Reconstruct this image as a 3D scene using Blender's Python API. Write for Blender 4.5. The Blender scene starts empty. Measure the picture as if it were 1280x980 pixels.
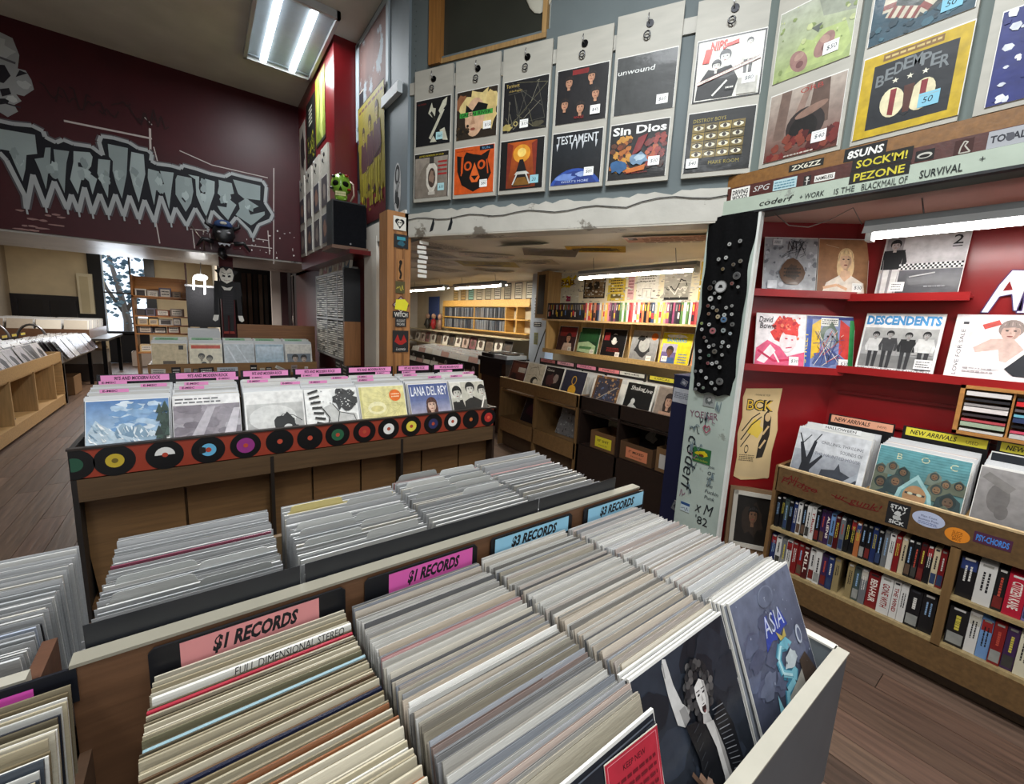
import bpy, math, random
from mathutils import Vector, Matrix
rnd = random.Random(7)
S = bpy.context.scene
COL = S.collection
PI = math.pi
H = 1.56                      # eye height above the floor; the camera stands at x = y = 0
# ---------------------------------------------------------------- camera
cd = bpy.data.cameras.new('camera'); cam = bpy.data.objects.new('camera', cd); COL.objects.link(cam)
FPX = 518.5; YAW = 0.9297; PITCH = 0.1510; ROLL = 0.0501
cd.sensor_fit = 'HORIZONTAL'; cd.sensor_width = 36.0; cd.lens = FPX / 1280 * 36.0
cd.shift_y = -10 / 1280; cd.clip_start = 0.02
def camera_matrix():
    cp, sp, cr, sr = math.cos(PITCH), math.sin(PITCH), math.cos(ROLL), math.sin(ROLL)
    m = Matrix(((cr, -sr, 0), (sr, cr, 0), (0, 0, 1))) @ Matrix(((1, 0, 0), (0, cp, -sp), (0, sp, cp)))
    s, c = math.sin(YAW), math.cos(YAW)
    def ax(row):              # a row of m is a camera axis in (right, down, forward)
        r, d, f = row
        return Vector((r * s + f * c, -r * c + f * s, -d))
    x, y, z = ax(m[0]), ax(m[1]), ax(m[2])
    return Matrix(((x[0], -y[0], -z[0], 0), (x[1], -y[1], -z[1], 0), (x[2], -y[2], -z[2], H), (0, 0, 0, 1)))
cam.matrix_world = camera_matrix(); S.camera = cam
# ---------------------------------------------------------------- world and exposure
w = bpy.data.worlds.new('sky'); S.world = w; w.use_nodes = True
bg = w.node_tree.nodes['Background']; bg.inputs[0].default_value = (0.75, 0.86, 1.0, 1); bg.inputs[1].default_value = 2.2
S.view_settings.view_transform = 'Standard'; S.view_settings.look = 'None'
S.view_settings.exposure = 0.0; S.view_settings.gamma = 1.0; S.view_settings.use_curve_mapping = False
S.cycles.max_bounces = 8; S.cycles.diffuse_bounces = 4
S.cycles.use_denoising = True
def area(name, loc, rot, sx, sy, power, color=(1, 1, 1)):
    l = bpy.data.lights.new(name, 'AREA'); l.shape = 'RECTANGLE'; l.size = sx; l.size_y = sy; l.energy = power; l.color = color
    o = bpy.data.objects.new(name, l); o.location = loc; o.rotation_euler = rot; COL.objects.link(o); return o
COOL = (0.93, 0.97, 1.0)
# ceiling troffers of the main hall (the one in view and its unseen twins in the same ceiling)
area('troffer_light', (0.74, 4.72, 4.03), (0, 0, 0), 0.5, 1.15, 52, COOL)
area('troffer_light', (0.75, 0.65, 4.03), (0, 0, 0), 0.55, 1.2, 108, COOL)
area('troffer_light', (-1.5, -0.2, 4.03), (0, 0, 0), 0.55, 1.2, 60, COOL)
area('troffer_light', (0.3, -1.6, 4.03), (0, 0, 0), 0.55, 1.2, 40, COOL)
area('front_fill_light', (-0.6, -3.0, 1.9), (PI / 2 + 0.25, 0, 0), 2.8, 1.5, 55, (0.9, 0.95, 1.0))   # added fill behind the camera to lift the ceiling; its window is invented
# ---------------------------------------------------------------- helpers
def C(h):
    if not isinstance(h, str): return h
    o = []
    for i in (0, 2, 4):
        v = int(h[i:i + 2], 16) / 255
        o.append(v / 12.92 if v <= 0.04045 else ((v + 0.055) / 1.055) ** 2.4)
    return tuple(o)
class MB:
    "collects faces with a colour each and links them as ONE mesh object"
    def __init__(s): s.v = []; s.f = []; s.c = []; s.sm = []
    def add(s, vs, fs, c, M=None, smooth=False):
        b = len(s.v)
        if M is not None: vs = [M @ Vector(p) for p in vs]
        s.v += [tuple(p) for p in vs]
        c = C(c) if isinstance(c, str) else c
        for f in fs:
            s.f.append([i + b for i in f]); s.c.append(c); s.sm.append(smooth)
        return s
    def box(s, a, b, c, M=None):
        x0, y0, z0 = a; x1, y1, z1 = b
        return s.add([(x0, y0, z0), (x1, y0, z0), (x1, y1, z0), (x0, y1, z0), (x0, y0, z1), (x1, y0, z1), (x1, y1, z1), (x0, y1, z1)],
              [(3, 2, 1, 0), (4, 5, 6, 7), (0, 1, 5, 4), (1, 2, 6, 5), (2, 3, 7, 6), (3, 0, 4, 7)], c, M)
    def prism(s, pts, y0, y1, c, M=None):
        "outline in x,z extruded along y"
        n = len(pts)
        vs = [(x, y0, z) for x, z in pts] + [(x, y1, z) for x, z in pts]
        return s.add(vs, [list(range(n)), list(range(2 * n - 1, n - 1, -1))] + [[(i + 1) % n, i, n + i, n + (i + 1) % n] for i in range(n)], c, M)
    def tube(s, pts, r, c, n=7, M=None):
        pts = [Vector(p) for p in pts]; vs = []; fs = []
        for i, p in enumerate(pts):
            t = (pts[min(i + 1, len(pts) - 1)] - pts[max(i - 1, 0)]).normalized()
            a = t.orthogonal().normalized() if i == 0 else (a - t * a.dot(t)).normalized()
            b = t.cross(a); rr = r[i] if isinstance(r, (list, tuple)) else r
            vs += [p + (a * math.cos(2 * PI * k / n) + b * math.sin(2 * PI * k / n)) * rr for k in range(n)]
        for i in range(len(pts) - 1):
            for k in range(n): fs.append((i * n + k, i * n + (k + 1) % n, (i + 1) * n + (k + 1) % n, (i + 1) * n + k))
        fs += [list(range(n - 1, -1, -1)), list(range((len(pts) - 1) * n, len(pts) * n))]
        return s.add(vs, fs, c, M, True)
    def ball(s, ctr, r, c, n=12, m=8, M=None, fn=None):
        if not isinstance(r, (tuple, list)): r = (r, r, r)
        vs = []; fs = []
        for j in range(m + 1):
            th = PI * j / m
            for k in range(n):
                ph = 2 * PI * k / n
                d = Vector((math.sin(th) * math.cos(ph), math.sin(th) * math.sin(ph), math.cos(th)))
                q = 1.0 if fn is None else fn(d)
                vs.append((ctr[0] + d.x * r[0] * q, ctr[1] + d.y * r[1] * q, ctr[2] + d.z * r[2] * q))
        for j in range(m):
            for k in range(n): fs.append((j * n + k, (j + 1) * n + k, (j + 1) * n + (k + 1) % n, j * n + (k + 1) % n))
        return s.add(vs, fs, c, M, True)
    def disc(s, ctr, r, c, axis='y', n=24, th=0.002, M=None):
        vs = []
        for d in (0, th):
            for k in range(n):
                a = 2 * PI * k / n
                u, v = r * math.cos(a), r * math.sin(a)
                vs.append({'y': (ctr[0] + u, ctr[1] - d, ctr[2] + v), 'z': (ctr[0] + u, ctr[1] + v, ctr[2] + d), 'x': (ctr[0] - d, ctr[1] + u, ctr[2] + v)}[axis])
        return s.add(vs, [list(range(n)), list(range(2 * n - 1, n - 1, -1))] + [(k, (k + 1) % n, n + (k + 1) % n, n + k) for k in range(n)], c, M)
    def mesh(s, name, m):
        me = bpy.data.meshes.new(name); me.from_pydata(s.v, [], s.f)
        ca = me.color_attributes.new('Col', 'FLOAT_COLOR', 'CORNER'); buf = []
        for f, c in zip(s.f, s.c):
            if isinstance(c, list):
                for q in c: buf += [q[0], q[1], q[2], 1.0]
            else: buf += [c[0], c[1], c[2], 1.0] * len(f)
        ca.data.foreach_set('color', buf); me.polygons.foreach_set('use_smooth', s.sm)
        me.materials.append(m); me.update(); return me
    def build(s, name, m, parent=None, M=None, **kw):
        o = bpy.data.objects.new(name, s.mesh(name, m)); COL.objects.link(o)
        if M is not None: o.matrix_world = M
        if parent is not None: o.parent = parent
        return tag(o, **kw)
def tag(o, label=None, cat=None, group=None, kind=None):
    if label: o['label'] = label
    if cat: o['category'] = cat
    if group: o['group'] = group
    if kind: o['kind'] = kind
    return o
def at(x=0, y=0, z=0, rz=0, tilt=0, roll=0):
    "place upright things: x right, z up, front facing -y; z counts from the floor; tilt leans the top back"
    return Matrix.Translation((x, y, z)) @ Matrix.Rotation(rz, 4, 'Z') @ Matrix.Rotation(-tilt, 4, 'X') @ Matrix.Rotation(roll, 4, 'Y')
def thing(name, label, cat, M=None, group=None):
    o = bpy.data.objects.new(name, None); COL.objects.link(o); o.empty_display_size = 0.05
    if M is not None: o.matrix_world = M
    return tag(o, label, cat, group)
def copy_thing(o, M, label=None, group=None):
    r = o.copy(); COL.objects.link(r); r.parent = None; r.matrix_world = M
    if label: r['label'] = label
    if group: r['group'] = group
    for ch in o.children:
        c = ch.copy(); COL.objects.link(c); c.parent = r
        for g in ch.children:
            d = g.copy(); COL.objects.link(d); d.parent = c
    return r
RX = -PI / 2                                              # facing of things on walls of constant x
# ---------------------------------------------------------------- materials
def material(name, rough=0.5, noise=0.0, scale=8.0, stretch=(1, 1, 1), bump=0.0, bscale=None, coat=0.0, spec=0.5, base=None, metal=0.0, wood=None, vary=0.0, wear=None, coords='Object', detail=4.0):
    m = bpy.data.materials.new(name); m.use_nodes = True; N = m.node_tree.nodes; L = m.node_tree.links
    b = N['Principled BSDF']; b.inputs['Roughness'].default_value = rough; b.inputs['Metallic'].default_value = metal
    b.inputs['Specular IOR Level'].default_value = spec; b.inputs['Coat Weight'].default_value = coat; b.inputs['Coat Roughness'].default_value = 0.12
    if base is None:
        a = N.new('ShaderNodeAttribute'); a.attribute_name = 'Col'; out = a.outputs['Color']
    else:
        a = N.new('ShaderNodeRGB'); a.outputs[0].default_value = (*C(base), 1); out = a.outputs[0]
    tc = N.new('ShaderNodeTexCoord'); mp = N.new('ShaderNodeMapping'); mp.inputs['Scale'].default_value = stretch
    L.new(tc.outputs[coords], mp.inputs[0])
    nz = N.new('ShaderNodeTexNoise'); nz.inputs['Scale'].default_value = scale; nz.inputs['Detail'].default_value = detail; L.new(mp.outputs[0], nz.inputs[0])
    if vary:
        oi = N.new('ShaderNodeObjectInfo'); mr = N.new('ShaderNodeMapRange'); mr.inputs[3].default_value = 1 - vary; mr.inputs[4].default_value = 1 + vary * 0.5
        L.new(oi.outputs['Random'], mr.inputs[0]); hv = N.new('ShaderNodeHueSaturation'); L.new(mr.outputs[0], hv.inputs['Value']); L.new(out, hv.inputs['Color']); out = hv.outputs[0]
    if noise:
        mr = N.new('ShaderNodeMapRange'); mr.inputs[1].default_value = 0.3; mr.inputs[2].default_value = 0.7
        mr.inputs[3].default_value = 1 - noise; mr.inputs[4].default_value = 1 + noise * 0.6; L.new(nz.outputs[0], mr.inputs[0])
        hv = N.new('ShaderNodeHueSaturation'); L.new(mr.outputs[0], hv.inputs['Value']); L.new(out, hv.inputs['Color']); out = hv.outputs[0]
    if wear:                                              # (colour, threshold, scale): worn patches of another colour
        n2 = N.new('ShaderNodeTexNoise'); n2.inputs['Scale'].default_value = wear[2]; n2.inputs['Detail'].default_value = 8; n2.inputs['Roughness'].default_value = 0.7
        L.new(tc.outputs[coords], n2.inputs[0]); cr = N.new('ShaderNodeValToRGB')
        cr.color_ramp.elements[0].position = wear[1]; cr.color_ramp.elements[1].position = wear[1] + 0.04
        L.new(n2.outputs[0], cr.inputs[0]); mx = N.new('ShaderNodeMixRGB'); L.new(cr.outputs[0], mx.inputs[0]); L.new(out, mx.inputs[1]); mx.inputs[2].default_value = (*C(wear[0]), 1); out = mx.outputs[0]
    L.new(out, b.inputs['Base Color'])
    if bump:
        bn = N.new('ShaderNodeBump'); bn.inputs['Strength'].default_value = bump; bn.inputs['Distance'].default_value = 0.01
        src = nz.outputs[0]
        if bscale:
            n3 = N.new('ShaderNodeTexNoise'); n3.inputs['Scale'].default_value = bscale; n3.inputs['Detail'].default_value = 3; L.new(mp.outputs[0], n3.inputs[0]); src = n3.outputs[0]
        L.new(src, bn.inputs['Height']); L.new(bn.outputs[0], b.inputs['Normal'])
        if coat: L.new(bn.outputs[0], b.inputs['Coat Normal'])
    return m
def emitter(name, color, strength):
    m = bpy.data.materials.new(name); m.use_nodes = True; b = m.node_tree.nodes['Principled BSDF']
    b.inputs['Base Color'].default_value = (0.9, 0.9, 0.9, 1); b.inputs['Emission Color'].default_value = (*color, 1); b.inputs['Emission Strength'].default_value = strength
    return m
M_PAINT = material('wall_paint', 0.62, 0.10, 3.0, bump=0.08, bscale=40, spec=0.3)
M_GLOSS = material('gloss_paint', 0.28, 0.14, 4.0, bump=0.06, bscale=18)
M_MAROON = material('bulkhead_maroon_paint', 0.4, 0.16, 4.0, bump=0.08, bscale=18, spec=0.25)
M_WORN = material('peeling_white_paint', 0.6, 0.12, 5.0, bump=0.25, bscale=22, wear=('6e675c', 0.60, 4.0))
M_BEAM = material('scuffed_beam_paint', 0.35, 0.2, 3.0, bump=0.2, bscale=14, wear=('4d4844', 0.60, 3.0))
M_GRAFF = material('scuffed_pillar_paint', 0.5, 0.12, 6.0, bump=0.1, bscale=25, wear=('8a9086', 0.64, 7.0))
M_WOODX = material('wood_grain_along_x', 0.5, 0.22, 6.0, (0.6, 9, 9), 0.08, coat=0.05)
M_WOODZ = material('wood_grain_upright', 0.5, 0.22, 6.0, (9, 9, 0.6), 0.08, coat=0.05)
M_FLOOR = material('worn_floor_boards', 0.42, 0.42, 4.0, (10, 0.8, 10), 0.15, vary=0.35, coords='Generated' if 0 else 'Object', wear=('4a3526', 0.62, 2.5))
M_PLAIN = material('plain_surface', 0.5, 0.06, 12.0)
M_METAL = material('steel_hardware', 0.3, 0.05, 12.0, metal=0.9)
M_BLACK = material('black_plastic', 0.4, 0.1, 20.0)
M_PRINT = material('matte_print', 0.6, 0.16, 28.0, detail=8, spec=0.25)
M_COVER = material('print_under_plastic_sleeve', 0.5, 0.24, 26.0, bump=0.2, bscale=11, coat=0.12, detail=8, spec=0.35)
M_SPINE = material('record_spines_in_plastic', 0.25, 0.06, 45.0, (0.6, 6, 6), vary=0.28, bump=0.09)
M_FABRIC = material('black_cloth', 0.9, 0.2, 60.0, bump=0.3, spec=0.1)
M_PAPER = material('paper', 0.75, 0.07, 10.0, bump=0.06, bscale=6)
M_TUBE = emitter('fluorescent_tube', (1.0, 0.99, 0.95), 26.0)
M_TROFFER = emitter('troffer_tube', (0.93, 0.97, 1.0), 7.0)
M_TUBEW = emitter('warm_fluorescent_tube', (1.0, 0.93, 0.80), 60.0)
# ---------------------------------------------------------------- lettering and flat print
_text = {}
def text_mesh(s, bold=0.0):
    k = (s, bold)
    if k not in _text:
        cu = bpy.data.curves.new('lettering', 'FONT'); cu.body = s; cu.resolution_u = 2; cu.offset = bold; cu.fill_mode = 'FRONT'
        o = bpy.data.objects.new('lettering', cu); COL.objects.link(o)
        me = bpy.data.meshes.new_from_object(o.evaluated_get(bpy.context.evaluated_depsgraph_get()))
        vs = [(v.co.x, v.co.y) for v in me.vertices]; fs = [list(p.vertices) for p in me.polygons]
        bpy.data.objects.remove(o); bpy.data.curves.remove(cu); bpy.data.meshes.remove(me)
        if vs:
            x0 = min(v[0] for v in vs); x1 = max(v[0] for v in vs); y0 = min(v[1] for v in vs); y1 = max(v[1] for v in vs)
            vs = [((a - x0) / max(x1 - x0, 1e-6), (b - y0) / max(y1 - y0, 1e-6)) for a, b in vs]
            _text[k] = (vs, fs, (x1 - x0) / max(y1 - y0, 1e-6))
        else: _text[k] = ([], [], 1)
    return _text[k]
def clip(pts):
    for ax, lim, sg in ((0, 0.0, 1), (0, 1.0, -1), (1, 0.0, 1), (1, 1.0, -1)):
        out = []
        for i in range(len(pts)):
            p, q = pts[i - 1], pts[i]
            dp, dq = (p[ax] - lim) * sg, (q[ax] - lim) * sg
            if (dp < 0) != (dq < 0):
                t = dp / (dp - dq); out.append((p[0] + (q[0] - p[0]) * t, p[1] + (q[1] - p[1]) * t))
            if dq >= 0: out.append(q)
        pts = out
        if len(pts) < 3: return []
    return pts
class Art(MB):
    "flat print w wide and h high standing in x,z and facing -y; drawing in 0..1, x right, y up"
    def __init__(s, w=0.312, h=None, bg=None, y=-0.0004, step=0.00006):
        super().__init__(); s.w = w; s.h = h or w; s.y = y; s.st = step
        if bg is not None: s.rect(0, 0, 1, 1, bg)
    def _p(s, pts, c):
        s.y -= s.st
        s.add([((x - 0.5) * s.w, s.y, y * s.h) for x, y in pts], [list(range(len(pts)))], c)
    def poly(s, pts, c):
        p = clip(list(pts))
        if p: s._p(p, c)
        return s
    def rect(s, x0, y0, x1, y1, c): return s.poly([(x0, y0), (x1, y0), (x1, y1), (x0, y1)], c)
    def grad(s, x0, y0, x1, y1, cb, ct):
        cb, ct = C(cb), C(ct); s._p([(x0, y0), (x1, y0), (x1, y1), (x0, y1)], [cb, cb, ct, ct]); return s
    def ell(s, cx, cy, rx, ry=None, c='000000', n=20, rot=0, a0=0, a1=2 * PI):
        ry = ry or rx; k, q = math.cos(rot), math.sin(rot); n = n if a1 - a0 > 6.2 else n + 1; P = []
        for i in range(n):
            a = a0 + (a1 - a0) * i / (n if a1 - a0 > 6.2 else n - 1); u, v = rx * math.cos(a), ry * math.sin(a)
            P.append((cx + u * k - v * q, cy + u * q + v * k))
        return s.poly(P, c)
    def blob(s, cx, cy, rx, ry, c, seed=0, n=14, j=0.35):
        r = random.Random(seed)
        return s.poly([(cx + math.cos(2 * PI * i / n) * rx * (1 - j + j * 2 * r.random() * 0.8), cy + math.sin(2 * PI * i / n) * ry * (1 - j + j * 2 * r.random() * 0.8)) for i in range(n)], c)
    def line(s, pts, wd, c):
        for (x0, y0), (x1, y1) in zip(pts, pts[1:]):
            d = math.hypot((x1 - x0) * s.w, (y1 - y0) * s.h) or 1e-6
            nx, ny = -(y1 - y0) * s.h / d * wd * s.h / 2 / s.w, (x1 - x0) * s.w / d * wd / 2
            s.poly([(x0 - nx, y0 - ny), (x1 - nx, y1 - ny), (x1 + nx, y1 + ny), (x0 + nx, y0 + ny)], c)
        return s
    def text(s, t, x, y, h, c, w=None, bold=0.0, shear=0.0, rot=0.0, center=False):
        vs, fs, asp = text_mesh(t, bold)
        if not vs: return s
        w = w or asp * h * s.h / s.w
        if center: x -= w / 2
        k, q = math.cos(rot), math.sin(rot); s.y -= s.st; P = []
        for a, b in vs:
            u, v = (a * w) * s.w + b * h * s.h * shear, b * h * s.h
            u, v = x * s.w + u * k - v * q, y * s.h + u * q + v * k
            P.append((min(max(u, 0), s.w) - s.w / 2, s.y, min(max(v, 0), s.h)))
        s.add(P, fs, c); return s
    def scrib(s, x0, y0, x1, y1, c, wd=0.01, seed=0, n=9):
        r = random.Random(seed); P = [(x0 + (x1 - x0) * i / n, y0 + (y1 - y0) * r.random()) for i in range(n + 1)]
        return s.line(P, wd, c)
    def words(s, x0, y0, x1, y1, c, rows=4, seed=0):
        "lines of small print too small to read"
        r = random.Random(seed)
        for i in range(rows):
            yy = y1 - (y1 - y0) * (i + 0.7) / rows; hh = (y1 - y0) / rows * 0.42; x = x0
            while x < x1 - 0.02:
                ww = (x1 - x0) * (0.06 + 0.12 * r.random()); s.rect(x, yy, min(x + ww, x1), yy + hh, c); x += ww + (x1 - x0) * 0.03
        return s
    def speck(s, n, c, r0=0.004, r1=0.03, seed=0, box=(0, 0, 1, 1)):
        r = random.Random(seed); cs = c if isinstance(c, list) else [c]
        for i in range(n):
            q = r0 + (r1 - r0) * r.random() ** 2
            s.blob(box[0] + (box[2] - box[0]) * r.random(), box[1] + (box[3] - box[1]) * r.random(), q, q, cs[i % len(cs)], r.random(), 6)
        return s
    def head(s, cx, cy, r, skin, hair, long=False, mono='151515'):
        if long: s.ell(cx, cy - r * 0.75, r * 1.15, r * 2.0, hair, 18)
        s.ell(cx, cy + r * 0.35, r * 1.05, r * 1.15, hair, 18)
        s.rect(cx - r * 0.32, cy - r * 1.7, cx + r * 0.32, cy - r * 0.6, skin)
        s.ell(cx, cy - r * 0.1, r * 0.78, r * 1.05, skin, 18)
        s.poly([(cx - r * 0.85, cy + r * 0.45), (cx - r * 0.4, cy + r * 1.3), (cx + r * 0.5, cy + r * 1.3), (cx + r * 0.85, cy + r * 0.4), (cx + r * 0.2, cy + r * 0.55)], hair)
        sh = tuple(v * 0.72 for v in C(skin)); hd = tuple(v * 0.6 + 0.02 for v in C(hair)); hl = tuple(min(1, v * 1.6 + 0.03) for v in C(hair))
        s.poly([(cx + r * 0.25, cy + r * 0.6), (cx + r * 0.7, cy + r * 0.3), (cx + r * 0.74, cy - r * 0.3), (cx + r * 0.4, cy - r * 0.95), (cx + r * 0.12, cy - r * 1.1), (cx + r * 0.4, cy - r * 0.3)], sh)
        s.poly([(cx - r * 0.3, cy - r * 1.05), (cx + r * 0.32, cy - r * 1.0), (cx + r * 0.32, cy - r * 1.35), (cx - r * 0.1, cy - r * 1.2)], sh)
        for q in range(7): s.line([(cx - r * 0.8 + q * r * 0.26, cy + r * 1.25 - abs(q - 3) * r * 0.12), (cx - r * 0.95 + q * r * 0.32, cy + r * (0.75 - (0.9 if long else 0.2) * (q in (0, 6))))], r * 0.07, hl if q % 2 else hd)
        for k in (-1, 1):
            s.ell(cx + k * r * 0.32, cy + r * 0.1, r * 0.15, r * 0.08, mono, 8); s.rect(cx + k * r * 0.32 - r * 0.18, cy + r * 0.24, cx + k * r * 0.32 + r * 0.18, cy + r * 0.3, hair)
        s.poly([(cx, cy + r * 0.05), (cx + r * 0.12, cy - r * 0.3), (cx - r * 0.12, cy - r * 0.3)], mono if skin == mono else tuple(v * 0.75 for v in C(skin)))
        return s.ell(cx, cy - r * 0.6, r * 0.26, r * 0.08, '7c3a34' if mono == '151515' and skin[:2] != skin[2:4] else mono, 10)
    def person(s, cx, y0, hgt, skin, hair, top, legs):
        "standing figure: legs, torso, arms, head"
        h = hgt
        for k in (-1, 1): s.poly([(cx + k * h * 0.02, y0 + h * 0.48), (cx + k * h * 0.02, y0), (cx + k * h * 0.09, y0), (cx + k * h * 0.11, y0 + h * 0.5)], legs)
        s.poly([(cx - h * 0.11, y0 + h * 0.46), (cx + h * 0.11, y0 + h * 0.46), (cx + h * 0.15, y0 + h * 0.82), (cx - h * 0.15, y0 + h * 0.82)], top)
        for k in (-1, 1):
            s.poly([(cx + k * h * 0.14, y0 + h * 0.82), (cx + k * h * 0.2, y0 + h * 0.6), (cx + k * h * 0.17, y0 + h * 0.46), (cx + k * h * 0.12, y0 + h * 0.47), (cx + k * h * 0.13, y0 + h * 0.6)], top)
            s.ell(cx + k * h * 0.15, y0 + h * 0.43, h * 0.03, h * 0.04, skin, 8)
        return s.head(cx, y0 + h * 0.91, h * 0.075, skin, hair)
    def price(s, t, x, y, w=0.19, c='f2f2ee'):
        s.rect(x, y, x + w, y + w * 0.85, c); s.rect(x + 0.01, y + w * 0.68, x + w - 0.01, y + w * 0.71, '9aa0a0')
        return s.text(t, x + w * 0.2, y + w * 0.22, w * 0.36, '20303a', shear=0.15)
_sleeve = {}
def record(label, art, M, size=0.315, th=0.005, edge='d8d6d0', group=None, price=None, mat=None, hgt=None):
    "a 12-inch record in its sleeve standing face out: board, printed face, price sticker"
    k = (size, th, edge, hgt)
    if k not in _sleeve: _sleeve[k] = MB().box((-size / 2, 0, 0), (size / 2, th, hgt or size), edge).mesh('record_sleeve', M_PLAIN)
    o = bpy.data.objects.new('record_sleeve', _sleeve[k]); COL.objects.link(o); o.matrix_world = M
    tag(o, label, 'record', group)
    a = Art(size * 0.985, (hgt or size) * 0.985); art(a); a.build('cover_print', mat or M_COVER, o)
    if price:
        t, x, y, c = price; p = Art(size * 0.985, (hgt or size) * 0.985, y=a.y - 0.0005); p.price(t, x, y, 0.19, c); p.build('price_sticker', M_PAPER, o)
    return o
def poster(name, label, cat, art, w, h, M, th=0.0015, edge='dcd6c6', mat=None, group=None):
    o = MB().box((-w / 2, 0, 0), (w / 2, th, h), edge).build(name, M_PAPER, M=M, label=label, cat=cat, group=group)
    a = Art(w * 0.99, h * 0.99); art(a); a.build('print', mat or M_PRINT, o); return o
# ================================================================ the setting
def struct(mb, name, m, **kw): return mb.build(name, m, kind='structure', **kw)
ZH = 2.19; ZC = 4.08                                   # underside of the headers, main ceiling
MAR = '3a0b12'; RED = '651015'; DKRED = '44080d'; GREY = '60696a'
floor = struct(MB().box((-3.6, -3.2, -0.06), (5.2, 15.0, -0.012), '5a4638'), 'floor', M_FLOOR)
pr = random.Random(3); tones = ['634b3e', '5c473a', '685243', '594437', '614d41', '6a5446']
_pl = {}
def plank(x0, x1, y0, y1):
    ln = round(y1 - y0, 2); t = pr.choice(tones); k = (ln, t)
    if k not in _pl: _pl[k] = MB().box((0.0015, 0.0015, -0.012), (x1 - x0 - 0.0015, ln - 0.002, 0), t).mesh('plank', M_FLOOR)
    o = bpy.data.objects.new('plank', _pl[k]); COL.objects.link(o); o.location = (x0, y0, pr.uniform(-0.0008, 0)); o.parent = floor
PW = 0.135
for i in range(34):
    x0 = -1.95 + i * PW
    spans = []
    if x0 < -0.5: spans.append((2.2, 9.4))
    if x0 > 1.1: spans.append((-0.5, 1.6))
    if 1.5 < x0 < 2.8: spans.append((1.6, 4.0))
    for a, b in spans:
        y = a - pr.random() * 0.4
        while y < b:
            ln = pr.choice((0.9, 1.2, 1.5)); plank(x0, x0 + PW, y, min(y + ln, b + 0.3)); y += ln
struct(MB().box((-3.6, -3.2, ZC), (5.2, 6.6, ZC + 0.1), 'cfccc0'), 'ceiling', M_PAINT)
# lettered bulkhead wall across the hall
YT = 6.25
wt = struct(MB().box((-3.6, YT, ZH), (1.3, YT + 0.15, ZC), MAR), 'wall_north', M_MAROON)
struct(MB().box((-3.6, YT + 0.02, ZH - 0.02), (1.3, 8.0, ZH), 'b9b5ae').box((-3.6, 7.85, ZH), (1.5, 8.0, 2.75), 'b9b5ae'), 'trim_1', M_BEAM)
struct(MB().box((-3.6, 8.0, 2.72), (1.42, 14.6, 2.82), 'b8ae9c').box((1.3, YT, 2.13), (1.55, 8.0, 2.6), RED), 'ceiling_back', M_PAINT)
wd_ = MB()
for a_, b_ in (((-2.05, -3.1, 1.1), (-2.0, -3.06, 2.7)), ((0.8, -3.1, 1.1), (0.85, -3.06, 2.7)), ((-2.0, -3.1, 1.1), (0.8, -3.06, 1.15)), ((-2.0, -3.1, 2.65), (0.8, -3.06, 2.7)), ((-0.62, -3.1, 1.15), (-0.58, -3.06, 2.65))): wd_.box(a_, b_, '3a2f28')
struct(wd_, 'fill_light_frame', M_PLAIN)  # unseen window frame, added on the south wall around the front fill light
# back room: cream wall over black wainscot, window onto trees
YB = 14.5; WX0, WX1, WZ0, WZ1 = -1.95, -1.16, 0.8, 2.70
bw = MB(); cream = 'd8c8a8'
bw.box((-4.0, YB, 0), (WX0, YB + 0.15, 2.8), cream).box((WX1, YB, 0), (1.6, YB + 0.15, 2.8), cream).box((WX0, YB, 0), (WX1, YB + 0.15, WZ0), '17161a')
struct(bw, 'wall_back', M_PAINT)
struct(MB().box((-3.6, -3.2, 0), (-3.5, 14.6, ZC), '9d8f7c'), 'wall_left', M_PAINT)
struct(MB().box((-3.6, -3.2, 0), (5.2, -3.1, ZC), '8b8781'), 'wall_south', M_PAINT)
struct(MB().box((1.3, 8.0, 0), (1.42, 14.5, 2.75), '241214').box((0.25, 9.6, 0), (1.3, 9.75, 2.75), '0e0c0d').box((0.25, 9.75, 0), (0.35, 14.5, 2.75), 'b8aa90'), 'wall_backroom_right', M_PAINT)
wb = MB().box((-4.0, YB - 0.03, 0), (-2.19, YB, 1.6), '141318')
wo = struct(wb, 'trim_2', M_GLOSS)
for x in (-3.45, -2.95, -2.5): MB().box((x - 0.05, YB - 0.055, 0.3), (x + 0.05, YB - 0.03, 1.5), '1b1a20').build('panel_stile', M_GLOSS, wo)
MB().box((-4.0, YB - 0.06, 1.5), (-2.19, YB - 0.03, 1.62), '1b1a20').build('panel_cap', M_GLOSS, wo)
wn = MB().box((WX0 - 0.24, YB - 0.08, WZ0), (WX0, YB + 0.05, WZ1 + 0.06), '0d0d0f').box((WX1, YB - 0.08, WZ0), (WX1 + 0.2, YB + 0.05, WZ1 + 0.06), '0d0d0f').box((WX0, YB - 0.1, WZ0 - 0.05), (WX1, YB + 0.05, WZ0), '0d0d0f')
win = struct(wn, 'window_1', M_GLOSS)
MB().box((WX0, YB - 0.03, 1.74), (WX1, YB + 0.03, 1.78), '2a2c30').build('sash_rail', M_PLAIN, win)
MB().box((-1.46, YB - 0.03, WZ0), (-1.425, YB + 0.03, WZ1 + 0.05), '3a3c42').build('mullion', M_PLAIN, win)
gm = bpy.data.materials.new('window_glass'); gm.use_nodes = True; g = gm.node_tree.nodes['Principled BSDF']
g.inputs['Transmission Weight'].default_value = 1.0; g.inputs['Roughness'].default_value = 0.0; g.inputs['IOR'].default_value = 1.02
for a, b in ((WX0, -1.46), (-1.425, WX1)):
    for c, d in ((WZ0, 1.74), (1.78, WZ1 + 0.04)): MB().box((a, YB, c), (b, YB + 0.006, d), 'ffffff').build('pane', gm, win)
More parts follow.
